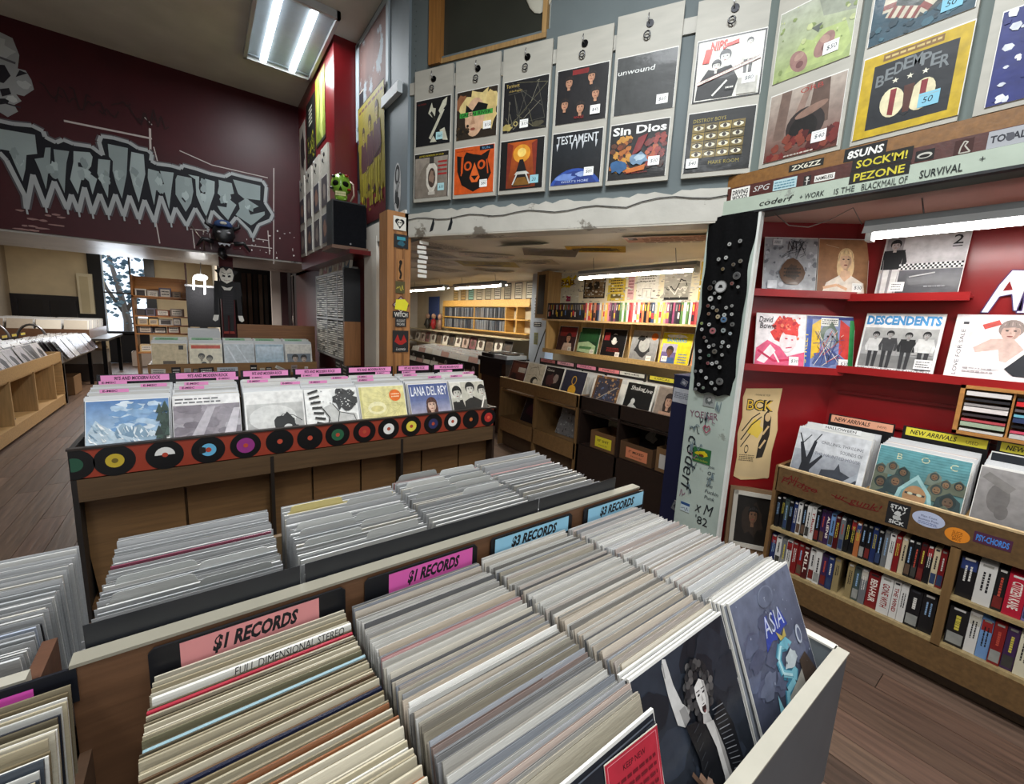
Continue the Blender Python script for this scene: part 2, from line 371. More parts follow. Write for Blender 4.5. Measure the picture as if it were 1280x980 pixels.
# side wall on the right of the hall: red bulkhead above, red wall below, pilaster
sb = MB().box((1.09, 4.47, 2.13), (1.32, YT, ZC), RED).box((1.09, 4.0, 2.09), (1.31, YT, 2.13), '5e1012')
struct(sb, 'wall_east_bulkhead', M_GLOSS)
struct(MB().box((1.3, 4.0, 0), (1.42, 8.0, 2.2), '470c11'), 'wall_east', M_PAINT)
# grey wall above the doorway beside the poster, with a blind window
struct(MB().box((1.3, 3.2, 2.16), (1.42, 4.47, ZC), '6f7a80'), 'wall_east_grey', M_PAINT)
A = Vector((1.32, 3.2)); B = Vector((2.375, 1.27)); UA = (B - A).normalized(); RA = math.atan2(UA.y, UA.x); LA = (B - A).length
MA = Matrix.Translation((A.x, A.y, 0)) @ Matrix.Rotation(RA, 4, 'Z')     # x along the slanted wall, y into it
ga = MB().box((0, 0, ZH), (0.19, 0.12, ZC), GREY).box((1.08, 0, ZH), (LA, 0.12, ZC), GREY).box((0.19, 0, ZH), (1.08, 0.12, 3.38), GREY)
struct(ga, 'wall_slanted', M_PAINT, M=MA)
XW = 2.39
struct(MB().box((XW, -3.2, ZH), (XW + 0.12, 1.30, ZC), '66706c'), 'wall_right', M_PAINT)
# white peeling band under the slanted wall, and the little lintel over the doorway
jr = random.Random(5); pts = [(0, ZH - 0.02)] + [(LA + 0.03, ZH - 0.02)]
for i in range(45, -1, -1): pts.append((LA * i / 45 + (0.03 if i == 45 else 0), 2.34 + jr.uniform(-0.014, 0.012)))
struct(MB().prism(pts, -0.012, 0.0, 'b9b6ac').box((0, -0.01, ZH - 0.03), (LA, 0.14, ZH), 'b9b3a6'), 'trim_3', M_WORN, M=MA)
struct(MB().box((1.285, 3.2, 2.2), (1.3, 4.3, 2.36), 'd9d6cd').box((1.28, 3.85, 0), (1.42, 4.2, 2.25), 'dcd9d0'), 'trim_4', M_PAINT)
MB().tube([(LA * q / 24, -0.018, 2.285 + 0.012 * math.sin(q * 1.3) + (0.02 if q > 18 else 0)) for q in range(25)], 0.003, '3a3a38', 5).build('thin_wire', M_PLAIN, M=MA, label='thin dark wire stapled along the white peeling band', cat='wire')
for k_, x_ in enumerate((0.2, 0.36)): MB().prism([(x_, 2.19), (x_ + 0.03, 2.2), (x_ + 0.045, 2.25), (x_ + 0.035, 2.29), (x_ + 0.02, 2.25)], -0.0135, -0.012, '26282a').build('dark_feather', M_FABRIC, M=MA, label='dark feather shaped scrap on the white band, ' + ('nearer' if k_ == 0 else 'second from') + ' the wooden post', cat='scrap')
# blind window in the grey wall, brown window frame in the slanted wall
w2 = struct(MB().box((1.285, 3.62, 3.28), (1.3, 4.42, 3.32), 'aebcc4').box((1.285, 3.62, 4.0), (1.3, 4.42, 4.04), 'aebcc4').box((1.285, 3.58, 3.28), (1.3, 3.64, 4.04), 'aebcc4').box((1.285, 4.36, 3.2), (1.3, 4.46, 4.05), 'b8c6ce'), 'window_2', M_PAINT)
MB().box((1.292, 3.64, 3.32), (1.3, 4.36, 4.0), '6a4e48').build('pane', material('streaked_board', 0.75, 0.5, 4.0, (1, 1, 0.5), wear=('8e98a0', 0.55, 3.5)), w2)
w3 = struct(MB().box((0.17, -0.025, 3.33), (0.27, 0.03, ZC), '8c5f2c').box((0.27, -0.012, 3.33), (1.06, 0.03, 3.36), '9a7a4c').box((1.03, -0.012, 3.36), (1.06, 0.03, ZC), 'a98552'), 'window_3', M_WOODZ, M=MA)
MB().box((0.27, 0.02, 3.36), (1.03, 0.03, ZC), '2c2e28').build('pane', M_GLOSS, w3)
MB().ball((1.0, 0.015, 3.75), (0.13, 0.012, 0.26), 'b9b6a6', 16, 10).build('torn_paper', M_PAPER, w3)
w4 = struct(MB().box((1.36, -0.02, 3.82), (1.9, 0.02, 3.86), '6e5a44').box((1.36, -0.02, 3.86), (1.42, 0.02, ZC), 'c9c2b2').box((1.42, -0.01, 3.86), (1.9, 0.0, ZC), '3a3d38'), 'window_4', M_PLAIN, M=MA)
# records room behind the slanted wall
cp_ = [(2.45, 1.27), (5.2, 1.27), (5.2, 9.6), (1.42, 9.6), (1.42, 3.25)]
struct(MB().add([(x, y, z) for z in (2.2, 2.3) for x, y in cp_], [(4, 3, 2, 1, 0), (5, 6, 7, 8, 9)] + [(i, (i + 1) % 5, 5 + (i + 1) % 5, 5 + i) for i in range(5)], 'e4dccb'), 'ceiling_records_room', M_PAINT)
struct(MB().box((3.62, 1.2, 0), (3.72, 4.0, 2.3), 'e6dcc0').box((3.62, 4.16, 0), (3.9, 4.5, 2.3), 'b4bfcc'), 'wall_records_room', M_PAINT)
struct(MB().box((4.15, 4.4, 0), (4.25, 9.6, 2.3), 'cfc2a6').box((1.42, 9.5, 0), (5.1, 9.6, 2.3), 'cfc8bc'), 'wall_far_room', M_PAINT)
# arrivals alcove: slanted red wall, red back wall, pinkish soffit
LWA = Vector((2.5, 1.33)); LWB = Vector((3.04, 0.82)); UL = (LWB - LWA).normalized(); RL = math.atan2(UL.y, UL.x); ML = Matrix.Translation((LWA.x, LWA.y, 0)) @ Matrix.Rotation(RL, 4, 'Z')
struct(MB().box((0, 0, 0), ((LWB - LWA).length + 0.05, 0.08, 2.3), '82161a'), 'wall_alcove_left', M_GLOSS, M=ML)
XA = 3.02
struct(MB().box((XA, -3.2, 0), (XA + 0.1, 0.85, 2.3), '82161a').box((2.5, 1.36, 0), (3.6, 1.42, 2.3), 'd8ccb0'), 'wall_alcove', M_GLOSS)
struct(MB().box((XA - 0.012, -3.2, 1.235), (XA, 0.80, 1.25), '6a1216').box((XA - 0.012, -3.2, 1.08), (XA, 0.80, 1.09), '6a1216'), 'trim_5', M_GLOSS)
struct(MB().box((XW + 0.12, -3.2, 2.2), (3.2, 1.3, 2.28), 'd3b3a6'), 'ceiling_alcove', M_PAINT)
# graffiti pillar between the two openings
PX0, PX1, PY0, PY1 = 2.36, 2.395, 1.085, 1.36
struct(MB().box((PX0, PY0, 0), (PX1, PY1, ZH), 'a9b5ab').box((PX0 - 0.004, PY0 - 0.012, 0), (PX1, PY0, ZH), 'd8dad4'), 'pillar', M_GRAFF)
# scribbles on the pillar (flat ink on its face towards the hall)
a = Art(PY1 - PY0, ZH)
ink = '22262a'
a.text('YOEISER', 0.1, 0.475, 0.018, '7a5060', w=0.62, rot=0.06)
a.text('coderf', 0.13, 0.425, 0.034, ink, w=1.25, shear=0.25, rot=-1.62)
a.text('x M', 0.46, 0.215, 0.030, ink, w=0.36, shear=0.2); a.text("'82", 0.50, 0.182, 0.024, ink, w=0.28)
for i, t in enumerate(('Join', 'or', 'up', 'the', 'Fuckin', 'Punk')): a.text(t, 0.64, 0.345 - i * 0.017, 0.010, '3a4248', shear=0.2)
for i in range(16): x_, z_ = 0.06 + 0.7 * pr.random(), 0.2 + 0.31 * pr.random(); a.scrib(x_, z_, x_ + 0.25 * pr.random(), z_ + 0.03, pr.choice((ink, '4a545a', '8a6a78', '6a7a80')), 0.002, i, 6)
a.line([(0.52, 0.44), (0.44, 0.452), (0.48, 0.461), (0.52, 0.454), (0.56, 0.461), (0.6, 0.452), (0.52, 0.44)], 0.003, '9a4a5c')
a.build('graffiti_lettering', M_PRINT, M=at(PX0 - 0.002, (PY0 + PY1) / 2, 0, RX), label='pen graffiti scrawled over the pale green pillar', cat='graffiti', kind='stuff')
# wooden post at the outer corner of the slanted wall
wp = struct(MB().box((1.148, 3.2, 0), (1.335, 3.38, 2.335), '9c6b3c').box((1.2, 3.192, 0), (1.215, 3.2, 2.3), '7a4f2a').box((1.27, 3.192, 0), (1.285, 3.2, 2.3), '80552d'), 'column_wood', M_WOODZ)
# white seam of screw holes up the grey corner
sh = MB()
for i in range(34): sh.disc((0.03 + (i % 2) * 0.012, -0.0005, 2.42 + i * 0.048), 0.004, '3c4446', n=6, th=0.001)
sh.build('screw_holes', M_PLAIN, M=MA, kind='stuff')
# ================================================================ the $1 and $3 browser bins in front
# bin carcass: divider board along x at y 0.89-0.925, columns in front of it and behind it
t = thing('record_bin', 'pale edged double sided record bin with brown divider board and dollar signs', 'record bin', at(0.5, 0.9, 0))
def fixed(mb, name, m, p, **kw):                 # parts drawn in world numbers under a thing placed elsewhere
    o = mb.build(name, m, p, **kw); o.matrix_parent_inverse = p.matrix_world.inverted(); return o
LAM = '8d8879'; BRN = '6a4a32'
fixed(MB().box((-0.205, 0.895, 0.30), (1.29, 0.925, 0.962), BRN), 'divider_board', M_WOODX, t)
fixed(MB().box((-0.205, 0.893, 0.962), (1.29, 0.927, 0.968), LAM), 'divider_edge', M_PLAIN, t)
fixed(MB().box((-0.205, 0.225, 0.40), (1.262, 0.247, 0.776), '5c6166'), 'front_panel', M_PLAIN, t)
fixed(MB().box((-0.205, 0.222, 0.776), (1.262, 0.250, 0.781), 'b3ae9f'), 'front_edge', M_PLAIN, t)
fixed(MB().box((1.245, 0.247, 0.30), (1.265, 0.925, 0.776), '7d8488').box((1.245, 0.925, 0.30), (1.265, 1.5, 0.80), '7d8488'), 'side_panel', M_PLAIN, t)
fixed(MB().box((1.243, 0.247, 0.776), (1.267, 0.925, 0.781), 'd8d4c8').box((1.243, 0.925, 0.80), (1.267, 1.5, 0.805), 'd8d4c8'), 'side_edge', M_PLAIN, t)
fixed(MB().box((-0.205, 0.247, 0.40), (-0.19, 0.895, 0.80), '4b3524').box((-0.205, 0.925, 0.40), (-0.19, 1.5, 0.80), '4b3524'), 'side_panel', M_WOODX, t)
fixed(MB().box((-0.19, 0.247, 0.60), (1.245, 0.895, 0.625), '5a4330').box((-0.19, 0.925, 0.60), (1.245, 1.5, 0.625), '5a4330'), 'bin_floor', M_WOODX, t)
fixed(MB().box((-0.205, 1.5, 0.40), (1.265, 1.52, 0.80), '6f5a40'), 'back_panel', M_WOODX, t)
for x in (0.562, 0.882): fixed(MB().box((x, 0.27, 0.625), (x + 0.006, 0.895, 0.70), '2a2320'), 'column_divider', M_PLAIN, t)
for x in (-0.19, 1.19):
    for y in (0.30, 1.40): fixed(MB().box((x, y, 0.0), (x + 0.05, y + 0.05, 0.62), '4b3a2a'), 'leg', M_WOODZ, t)
fixed(MB().box((-0.19, 0.30, 0.10), (1.245, 1.45, 0.12), '3a2d22'), 'lower_shelf', M_WOODX, t)
# price signs on black cards against the divider board
SGN = [(-0.108, 0.225, -0.066, 0.172, '$1 RECORDS', 'd98f8e', 'salmon pink sign reading $1 records on black card, at the low end of the divider'),
       (0.268, 0.57, 0.322, 0.556, '$1 RECORDS', 'dd5fae', 'hot pink sign reading $1 records on black card against the divider board'),
       (0.615, 0.93, 0.626, 0.915, '$3 RECORDS', '93c9e2', 'light blue sign reading $3 records, beside the hot pink $1 sign'),
       (0.985, 1.31, 1.001, 1.303, '$3 RECORDS', '93c9e2', 'light blue sign reading $3 records at the far right end of the divider')]
for i, (x0, x1, s0, s1, tx, c, lab) in enumerate(SGN):
    o = MB().prism([(x0, 0.88), (x1, 0.88), (x1, 0.948), (x1 - 0.008, 0.956), (x0 + 0.008, 0.956), (x0, 0.948)], 0.884, 0.889, '15161a').build('price_sign', M_BLACK, label=lab, cat='sign')
    a = Art(s1 - s0, 0.054); a.rect(0, 0, 1, 1, '15161a'); a.rect(0.008, 0.03, 0.992, 0.97, c)
    a.text(tx, 0.2, 0.14, 0.68, '101014', w=0.6, bold=0.045, shear=0.2); a.build('sign_face', M_PAPER, o, M=Matrix.Translation(((s0 + s1) / 2, 0.8835, 0.899)))
# spine-up records
SP = ['cfcdc6', 'b9b6ae', 'dcd9d2', 'a8a49b', 'cabfa9', '9a9da2', 'e4e2dc', 'b9aa95', 'd3cabb', '838a96', '706c66', 'bda394', '45474e', 'd9d5cc', 'a8988c', 'c4b29a']
TAN = ['b2a88f', '9a8f76', 'c0b7a0', '887d66', 'c6beaa', '776a52', 'aaa08a', 'cac2ae', '5c5444', 'b5aa90']
DRK = ['3c4148', '2a2c33', '4a5058', '54544f', '23262e']
_rm = {}
def spine_mesh(c, plast, th):
    k = (c, plast, th)
    if k not in _rm:
        m = MB(); cc = C(c); dk = tuple(v * 0.55 for v in cc)
        m.box((-0.156, 0, 0), (0.156, th, 0.312), c)
        fl = tuple(0.7 * v + 0.3 * q for v, q in zip(cc, C(('dfdfdd', 'c4c2be', 'e6e4e0', 'a8a6a2')[len(_rm) % 4])))
        if plast: m.box((-0.159, -0.0006, 0.0), (0.1585, 0.0, 0.318), fl).box((-0.159, th, 0.0), (0.1585, th + 0.0005, 0.3165), tuple(v * 0.7 for v in fl))
        _rm[k] = m.mesh('record_sleeve', M_SPINE)
    return _rm[k]
rr = random.Random(11)
def stuff_pack(mb, x0, x1, ya, yb, n, zt, cols, lean, zslope=0.0, M=None, h=0.315, jit=1.0, sp=None):
    "the same sleeves gathered into one mesh, for racks past the count of single ones"
    for i in range(n):
        f = i / max(n - 1, 1); y = yb + (ya - yb) * f; t_ = lean[0] + (lean[1] - lean[0]) * f + rr.uniform(-0.01, 0.01)
        z = zt + zslope * f + jit * (rr.choice((0, 0, 0, -0.004, 0.003, -0.009)) + rr.uniform(-0.003, 0.003)) - h * math.cos(t_)
        m = at((x0 + x1) / 2 + rr.uniform(-0.003, 0.003) * jit, y - h * math.sin(t_), z, rr.uniform(-0.006, 0.006), t_); hw = (x1 - x0) / 2 - 0.004
        if M is not None: m = M @ m
        c = sp[i] if sp and i in sp else rr.choice(cols); q = rr.uniform(0.75, 1.1); c = tuple(v * q for v in C(c))
        mb.box((-hw, 0, 0), (hw, rr.choice((0.003, 0.004)), h), c, m)
        if i % 2 == 0: mb.box((-hw - 0.003, -0.001, 0.0), (hw + 0.002, -0.0004, h + 0.004), 'c9cacb', m)
    return mb
def pack(x0, x1, ya, yb, n, zt, cols, plast, lean, label, group, special=None, taper=0, zslope=0.0, noff=0):
    "n sleeves standing spine up from y=yb (back) to y=ya (front) with tops at height zt"
    w_ = x1 - x0
    for i in range(n):
        f = i / max(n - 1, 1); y = yb + (ya - yb) * f + rr.uniform(-0.0012, 0.0012)
        c = rr.choice(cols); th = rr.choice((0.0028, 0.0035, 0.0042)); lab = label; gr = group; nm = 'packed_record'
        if special and i in special: c, lab = special[i]; th = 0.0065; gr = None
        t_ = lean[0] + (lean[1] - lean[0]) * f + rr.uniform(-0.01, 0.01)
        o = bpy.data.objects.new(nm, spine_mesh(c, plast, th)); COL.objects.link(o)
        s_ = (w_ - 0.006) / 0.318
        hz = zt + zslope * f + rr.choice((0, 0, 0, -0.004, 0.003, -0.009)) + rr.uniform(-0.003, 0.003) - 0.316 * math.cos(t_)
        o.matrix_world = at(x0 + w_ / 2 + rr.uniform(-0.003, 0.003), y - 0.316 * math.sin(t_), hz, rr.uniform(-0.008, 0.008), t_) @ Matrix.Diagonal((min(s_, 1.03), 1, 1, 1))
        tag(o, lab, 'record', gr)
LEAN = (0.10, 0.36)
pack(-0.108, 0.222, 0.30, 0.868, 66, 0.915, TAN + TAN + ['d0ccc0', '6b6650', '4c4638', '5a4634', '3c3f58', 'a3aeae', '8a5a3c'], False, LEAN, 'worn cardboard record sleeve packed spine up in the salmon $1 column', 'records in the salmon $1 column',
     {9: ('a63240', 'thin red record sleeve packed spine up in the salmon $1 column'), 6: ('e8e6de', 'white record sleeve with black capitals packed spine up in the salmon $1 column'), 18: ('8aa6ae', 'pale blue record sleeve packed spine up in the salmon $1 column'), 28: ('22263c', 'navy blue record sleeve packed spine up in the salmon $1 column')}, zslope=0.03)
pack(0.232, 0.562, 0.345, 0.866, 66, 0.912, SP + SP + TAN[:4] + DRK[:2], True, LEAN, 'plastic sleeved record packed spine up in the hot pink $1 column', 'records in the hot pink $1 column',
     {24: ('9a4444', 'faded red plastic sleeved record packed spine up in the hot pink $1 column'), 50: ('6b4636', 'brown plastic sleeved record near the front of the hot pink $1 column')}, zslope=0.04)
pack(0.572, 0.886, 0.40, 0.866, 66, 0.915, SP * 3 + DRK[:2], True, LEAN, 'plastic sleeved record packed spine up in the $3 column left of the blue dragon cover', 'records in the $3 column left of the blue dragon cover', zslope=0.04)
pack(0.896, 1.222, 0.405, 0.866, 66, 0.918, SP[:3] + SP[5:8] + ['d8d0c8', 'cbb9b0', 'dcdad8', 'd8d8d8', 'e0dedb'], True, LEAN, 'pale plastic sleeved record packed spine up in the right end $3 column', 'records in the right end $3 column', zslope=0.038)
# wording on the white spine of the salmon column
a = Art(0.31, 0.02); a.text('FULL DIMENSIONAL STEREO', 0.36, 0.1, 0.8, '101014', w=0.6, shear=0.1); a.build('spine_lettering', M_PAPER, M=at(0.057, 0.7985, 0.908, 0, 0.13), label='black capitals printed across a white sleeve in the salmon $1 column', cat='lettering')
# covers facing out at the front of the columns
def cv_singer(a):
    a.grad(0, 0, 1, 1, '191c22', '2b313b'); q = random.Random(3)
    for i in range(26): a.blob(q.random(), q.random(), 0.16, 0.12, q.choice(('242932', '1e222a', '2c323d', '1a1d24')), i)
    a.poly([(0.30, 0.64), (0.275, 0.80), (0.27, 0.96), (0.29, 1.0), (0.32, 0.99), (0.34, 0.84), (0.38, 0.72), (0.44, 0.66), (0.36, 0.60)], 'bdbbb8'); a.line([(0.285, 0.98), (0.28, 0.90)], 0.01, '8a8886'); a.poly([(0.34, 0.7), (0.40, 0.7), (0.42, 0.62), (0.36, 0.6)], '8b8987')
    for i in range(90): t = q.random() * 2 * PI; a.ell(0.55 + math.cos(t) * 0.13 * q.random() ** 0.4, 0.72 + math.sin(t) * 0.17 * q.random() ** 0.4, 0.026, 0.022, q.choice(('3a393a', '4c4a4a', '2a2a2c', '5e5b5a', '232326')), 9)
    a.poly([(0.50, 0.76), (0.56, 0.785), (0.605, 0.755), (0.612, 0.66), (0.59, 0.59), (0.545, 0.575), (0.51, 0.62), (0.495, 0.69)], 'cfccc8'); a.poly([(0.58, 0.77), (0.606, 0.75), (0.612, 0.66), (0.59, 0.59), (0.565, 0.58), (0.585, 0.66)], '9d9a97')
    for x in (0.525, 0.578): a.ell(x, 0.705, 0.014, 0.006, '1c1a1c', 8); a.line([(x - 0.02, 0.728), (x + 0.018, 0.726)], 0.006, '4a4646')
    a.poly([(0.55, 0.70), (0.562, 0.665), (0.54, 0.663)], 'a8a4a0'); a.ell(0.55, 0.625, 0.022, 0.026, '2a1618', 12); a.rect(0.535, 0.638, 0.566, 0.645, 'e0dcd8'); a.ell(0.552, 0.608, 0.012, 0.007, '7a4a4a', 8)
    a.poly([(0.52, 0.60), (0.58, 0.585), (0.60, 0.52), (0.50, 0.54)], 'a9a6a3')
    a.poly([(0.34, 0.62), (0.44, 0.60), (0.52, 0.55), (0.60, 0.52), (0.72, 0.60), (0.80, 0.42), (0.82, 0.1), (0.78, 0), (0.34, 0), (0.38, 0.2), (0.40, 0.42)], '101115')
    for i in range(16): a.line([(0.62 + 0.006 * i, 0.58 - 0.03 * i), (0.74 + 0.004 * i, 0.565 - 0.032 * i)], 0.005, ('85878b', '55575c')[i % 2])
    for i in range(8): a.line([(0.40 + 0.003 * i, 0.56 - 0.05 * i), (0.46, 0.58 - 0.05 * i)], 0.004, '3c3e44')
    a.poly([(0.52, 0.555), (0.60, 0.535), (0.645, 0.36), (0.66, 0.2), (0.64, 0.06), (0.56, 0.08), (0.58, 0.24), (0.57, 0.4)], 'bcb9b5'); a.poly([(0.60, 0.52), (0.645, 0.36), (0.66, 0.2), (0.64, 0.1), (0.62, 0.28)], '8a8784')
    a.poly([(0.64, 0.16), (0.74, 0.08), (0.86, 0.0), (0.60, 0.0)], '77746f'); a.blob(0.42, 0.27, 0.05, 0.045, 'a98a76', 3); a.line([(0.36, 0.36), (0.40, 0.30)], 0.03, '8f705c'); a.poly([(0.36, 0.0), (0.52, 0.0), (0.55, 0.09), (0.50, 0.12), (0.44, 0.08)], '92202e'); a.line([(0.30, 0.40), (0.42, 0.22), (0.52, 0.05)], 0.022, '5a4436'); a.ell(0.46, 0.05, 0.03, 0.03, '3c1015')
def cv_dragon(a):
    a.grad(0, 0, 1, 0.45, '35353f', '4b5064'); a.grad(0, 0.45, 1, 1, '4b5064', '6d7488')
    for i in range(22): a.blob(rr.random(), 0.3 + 0.7 * rr.random(), 0.12, 0.07, rr.choice(('5c637a', '565a70', '4d5268', '666c80')), i)
    a.ell(0.5, 0.90, 0.12, 0.075, '7d8496'); a.ell(0.5, 0.895, 0.112, 0.07, '666d81'); a.text('T', 0.465, 0.87, 0.03, 'a7adba')
    a.poly([(0.32, 0.56), (0.40, 0.78), (0.44, 0.78), (0.42, 0.66), (0.50, 0.64), (0.52, 0.80), (0.58, 0.70), (0.64, 0.78), (0.72, 0.62), (0.62, 0.62), (0.5, 0.58), (0.44, 0.60)], '34459a')
    a.text('ASIA', 0.36, 0.64, 0.14, 'c4cade', w=0.32, bold=-0.005)
    P = [(0.62, 0.50), (0.52, 0.53), (0.44, 0.46), (0.46, 0.36), (0.58, 0.30), (0.66, 0.32), (0.60, 0.26), (0.46, 0.24), (0.40, 0.12)]
    a.line(P, 0.085, '3f7f98'); a.line(P, 0.05, '7fbac8'); a.line(P[:5], 0.018, 'b7dbe0')
    a.poly([(0.50, 0.55), (0.62, 0.56), (0.70, 0.49), (0.60, 0.47)], '6fb0c2'); a.poly([(0.54, 0.56), (0.50, 0.64), (0.58, 0.58), (0.64, 0.62), (0.64, 0.56)], 'b9a65a')
    a.blob(0.62, 0.40, 0.12, 0.06, 'b9c2c4', 4); a.poly([(0.42, 0.0), (0.46, 0.20), (0.62, 0.24), (0.74, 0.28), (0.76, 0.06), (0.7, 0)], 'a39f94')
    a.poly([(0.74, 0.0), (0.74, 0.34), (0.86, 0.36), (0.96, 0.2), (1, 0)], '4a3c32'); a.poly([(0.30, 0.28), (0.36, 0.1), (0.42, 0.02), (0.32, 0.03), (0.27, 0.16)], '86c0cd')
    a.ell(0.84, 0.50, 0.045, 0.07, 'b8bfcc'); a.ell(0.845, 0.495, 0.03, 0.05, '5a627a'); a.speck(60, ['8a90a2', '5a6072'], 0.003, 0.012, 5)
def lean_front(x, label, art, y, zt, t_, sz=0.315, **kw):
    return record(label, art, at(x, y - sz * math.sin(t_), zt - sz * math.cos(t_), 0.0, t_), size=sz, **kw)
lean_front(0.718, 'dark cover of a shouting singer with raised arm, facing out in the $3 column', cv_singer, 0.372, 0.957, 0.40)
lean_front(1.068, 'blue cover of a coiled dragon facing out at the right end of the bin', cv_dragon, 0.374, 0.960, 0.40)
for i in range(4): lean_front(1.058 - 0.003 * i, 'pale sleeve standing right behind the blue dragon cover', lambda a: a.rect(0, 0, 1, 1, '7a7d84'), 0.381 + 0.008 * i, 0.957, 0.385, group='sleeves behind the blue dragon cover')
for i in range(2): lean_front(0.715, 'dark sleeve standing right behind the shouting singer cover', lambda a: a.rect(0, 0, 1, 1, '2b2e33'), 0.381 + 0.009 * i, 0.953, 0.385, group='sleeves behind the shouting singer cover')
def cv_dark(a):
    a.rect(0, 0, 1, 1, '1d222b'); a.speck(40, ['262c37', '161a20'], 0.02, 0.09, 3); a.line([(0.02, 0.98), (0.98, 0.98)], 0.008, '5a616c')
dk = lean_front(0.398, 'dark navy cover carrying a red sheet at the front of the pink column', cv_dark, 0.318, 0.951, 0.30)
lf = Matrix.Translation((0.40, 0.318, 0.951)) @ Matrix.Rotation(-0.30, 4, 'X')
def sheet(name, label, art, w, h, x, zoff, y, rot):
    return poster(name, label, 'note', art, w, h, lf @ Matrix.Translation((x, y, zoff)) @ Matrix.Rotation(rot, 4, 'Y'), th=0.0006)
def red_sheet(a):
    a.rect(0, 0, 1, 1, 'b02a3a'); a.line([(0.04, 0.03), (0.96, 0.03), (0.96, 0.97), (0.04, 0.97), (0.04, 0.03)], 0.008, 'd8808a')
    a.text('KEEP NEW', 0.3, 0.84, 0.055, '3c0d14', w=0.42); a.words(0.15, 0.25, 0.9, 0.8, '6a1420', 7, 3); a.rect(0.72, 0.04, 0.9, 0.13, 'dcdcd8'); a.words(0.73, 0.05, 0.89, 0.12, '202020', 1, 2)
sheet('red_flyer', 'red printed sheet stuck on the dark navy cover at the front', red_sheet, 0.125, 0.15, 0.085, -0.168, -0.003, 0.05)
def blue_sheet(a): a.rect(0, 0, 1, 1, '8fc0d6'); a.words(0.3, 0.6, 0.9, 0.95, '3a6078', 2, 1); a.text('100', 0.45, 0.3, 0.2, '2c4c60', shear=0.2)
sheet('blue_note', 'light blue handwritten note beside the red sheet', blue_sheet, 0.11, 0.12, 0.0, -0.19, -0.002, -0.1)
sheet('pink_note', 'small hot pink sticker beside the blue note', lambda a: a.rect(0, 0, 1, 1, 'd8499c'), 0.022, 0.022, -0.012, -0.078, -0.0035, 0.1)
# the back row: records behind the divider, black end cards, paper divider tabs
WHT = ['e2e2e0', 'd4d4d2', 'c9caca', 'e6e5e1', 'b7b9ba', 'eae9e5', 'd4cfc4', '9a9a98']
bk = [(-0.205, 0.128, 'back row column behind the salmon sign', 0.955, {0: ('6fa6cc', 'sky blue record sleeve at the very back behind the salmon sign'), 11: ('8a4a5c', 'wine red sleeve in the back row behind the salmon sign')}, 1.375),
      (0.162, 0.512, 'back row column behind the hot pink sign', 0.955, {0: ('d8cc6a', 'yellow edged sleeve at the very back behind the hot pink sign'), 2: ('5e2e34', 'dark red sleeve in the back row behind the hot pink sign')}, 1.378),
      (0.527, 0.885, 'back row column behind the nearer blue sign', 0.955, {1: ('a84a40', 'red edged sleeve in the back row behind the nearer blue sign')}, 1.41),
      (0.90, 1.235, 'back row column behind the right end blue sign', 0.957, {9: ('d8a8a4', 'pink sleeve in the back row behind the right end blue sign')}, 1.44)]
bs = MB()
for x0, x1, nm, zt, sp, yb in bk: stuff_pack(bs, x0, x1, 0.965, yb, 37, zt, WHT, (-0.06, -0.25), -0.016, sp={k: v[0] for k, v in sp.items()})
stuff_pack(bs, -0.60, -0.275, 0.985, 1.395, 40, 0.95, WHT + ['2a2c30', '3a3c40'] + ['b4bccb', 'c4cad6', '4a4a50'], (-0.05, -0.22))
bs.build('packed_records', M_SPINE, kind='stuff', label='closely packed pale plastic sleeved records filling the back rows behind the price signs', cat='record')
for x0, x1, lab in ((-0.188, 0.139, 'black plastic end card behind the salmon $1 sign'), (0.157, 0.487, 'black plastic end card behind the hot pink $1 sign'), (0.494, 0.82, 'black plastic end card behind the nearer $3 sign'), (0.832, 1.19, 'black plastic end card at the right end of the back row')):
    t_ = 0.04
    o = MB().box((x0, 0, 0), (x1, 0.003, 0.30), '1b1c20').box((x0 - 0.004, -0.0008, 0), (x1 + 0.004, -0.0002, 0.304), '26282c').build('end_card', M_BLACK, M=at(0, 0.945, 0.706, 0, -t_), label=lab, cat='divider card')
def tab_card(x0, x1, y, z, tx0, tx1, lean, label, c='cbccc9'):
    P = [(x0, 0), (x1, 0), (x1, 0.30)]
    for a_, b_ in ((tx1, 0.30), (tx1 - 0.006, 0.318), (tx1 - 0.014, 0.322), (tx0 + 0.014, 0.322), (tx0 + 0.006, 0.318), (tx0, 0.30)): P.append((a_, b_))
    P.append((x0, 0.30)); Q = []
    for p_ in P:
        if not Q or abs(p_[0] - Q[-1][0]) + abs(p_[1] - Q[-1][1]) > 1e-5: Q.append(p_)
    return MB().prism(Q, 0, 0.0014, c).build('divider_tab_card', M_SPINE, M=at(0, y + 0.30 * math.sin(lean) * -1, z - 0.30 * math.cos(lean), 0, lean), label=label, cat='divider card', group='tabbed divider cards in the back row')
for (x0, x1, ys, nm) in ((-0.20, 0.125, (1.16, 1.14, 1.10, 1.07), 'salmon'), (0.165, 0.51, (1.33, 1.30, 1.22, 1.20, 1.18, 1.15, 1.12, 1.09), 'hot pink'), (0.53, 0.88, (1.40, 1.38, 1.33, 1.31, 1.29, 1.26, 1.24, 1.2), 'nearer blue')):
    for k, y in enumerate(ys):
        q = (0.0, 0.5)[k % 2]; wd = x1 - x0
        tab_card(x0 + 0.01, x1 - 0.01, y, 0.956 - 0.016 * (1.38 - y) / 0.35, x0 + 0.015 + wd * q * 0.9, x0 + 0.015 + wd * (q * 0.9 + 0.45), -0.15, 'pale plastic divider card with rounded tab, back row behind the %s sign' % nm, 'e0cf8a' if (nm == 'hot pink' and k == 0) else ('cfd0cd' if k % 3 else 'b9bbb8'))
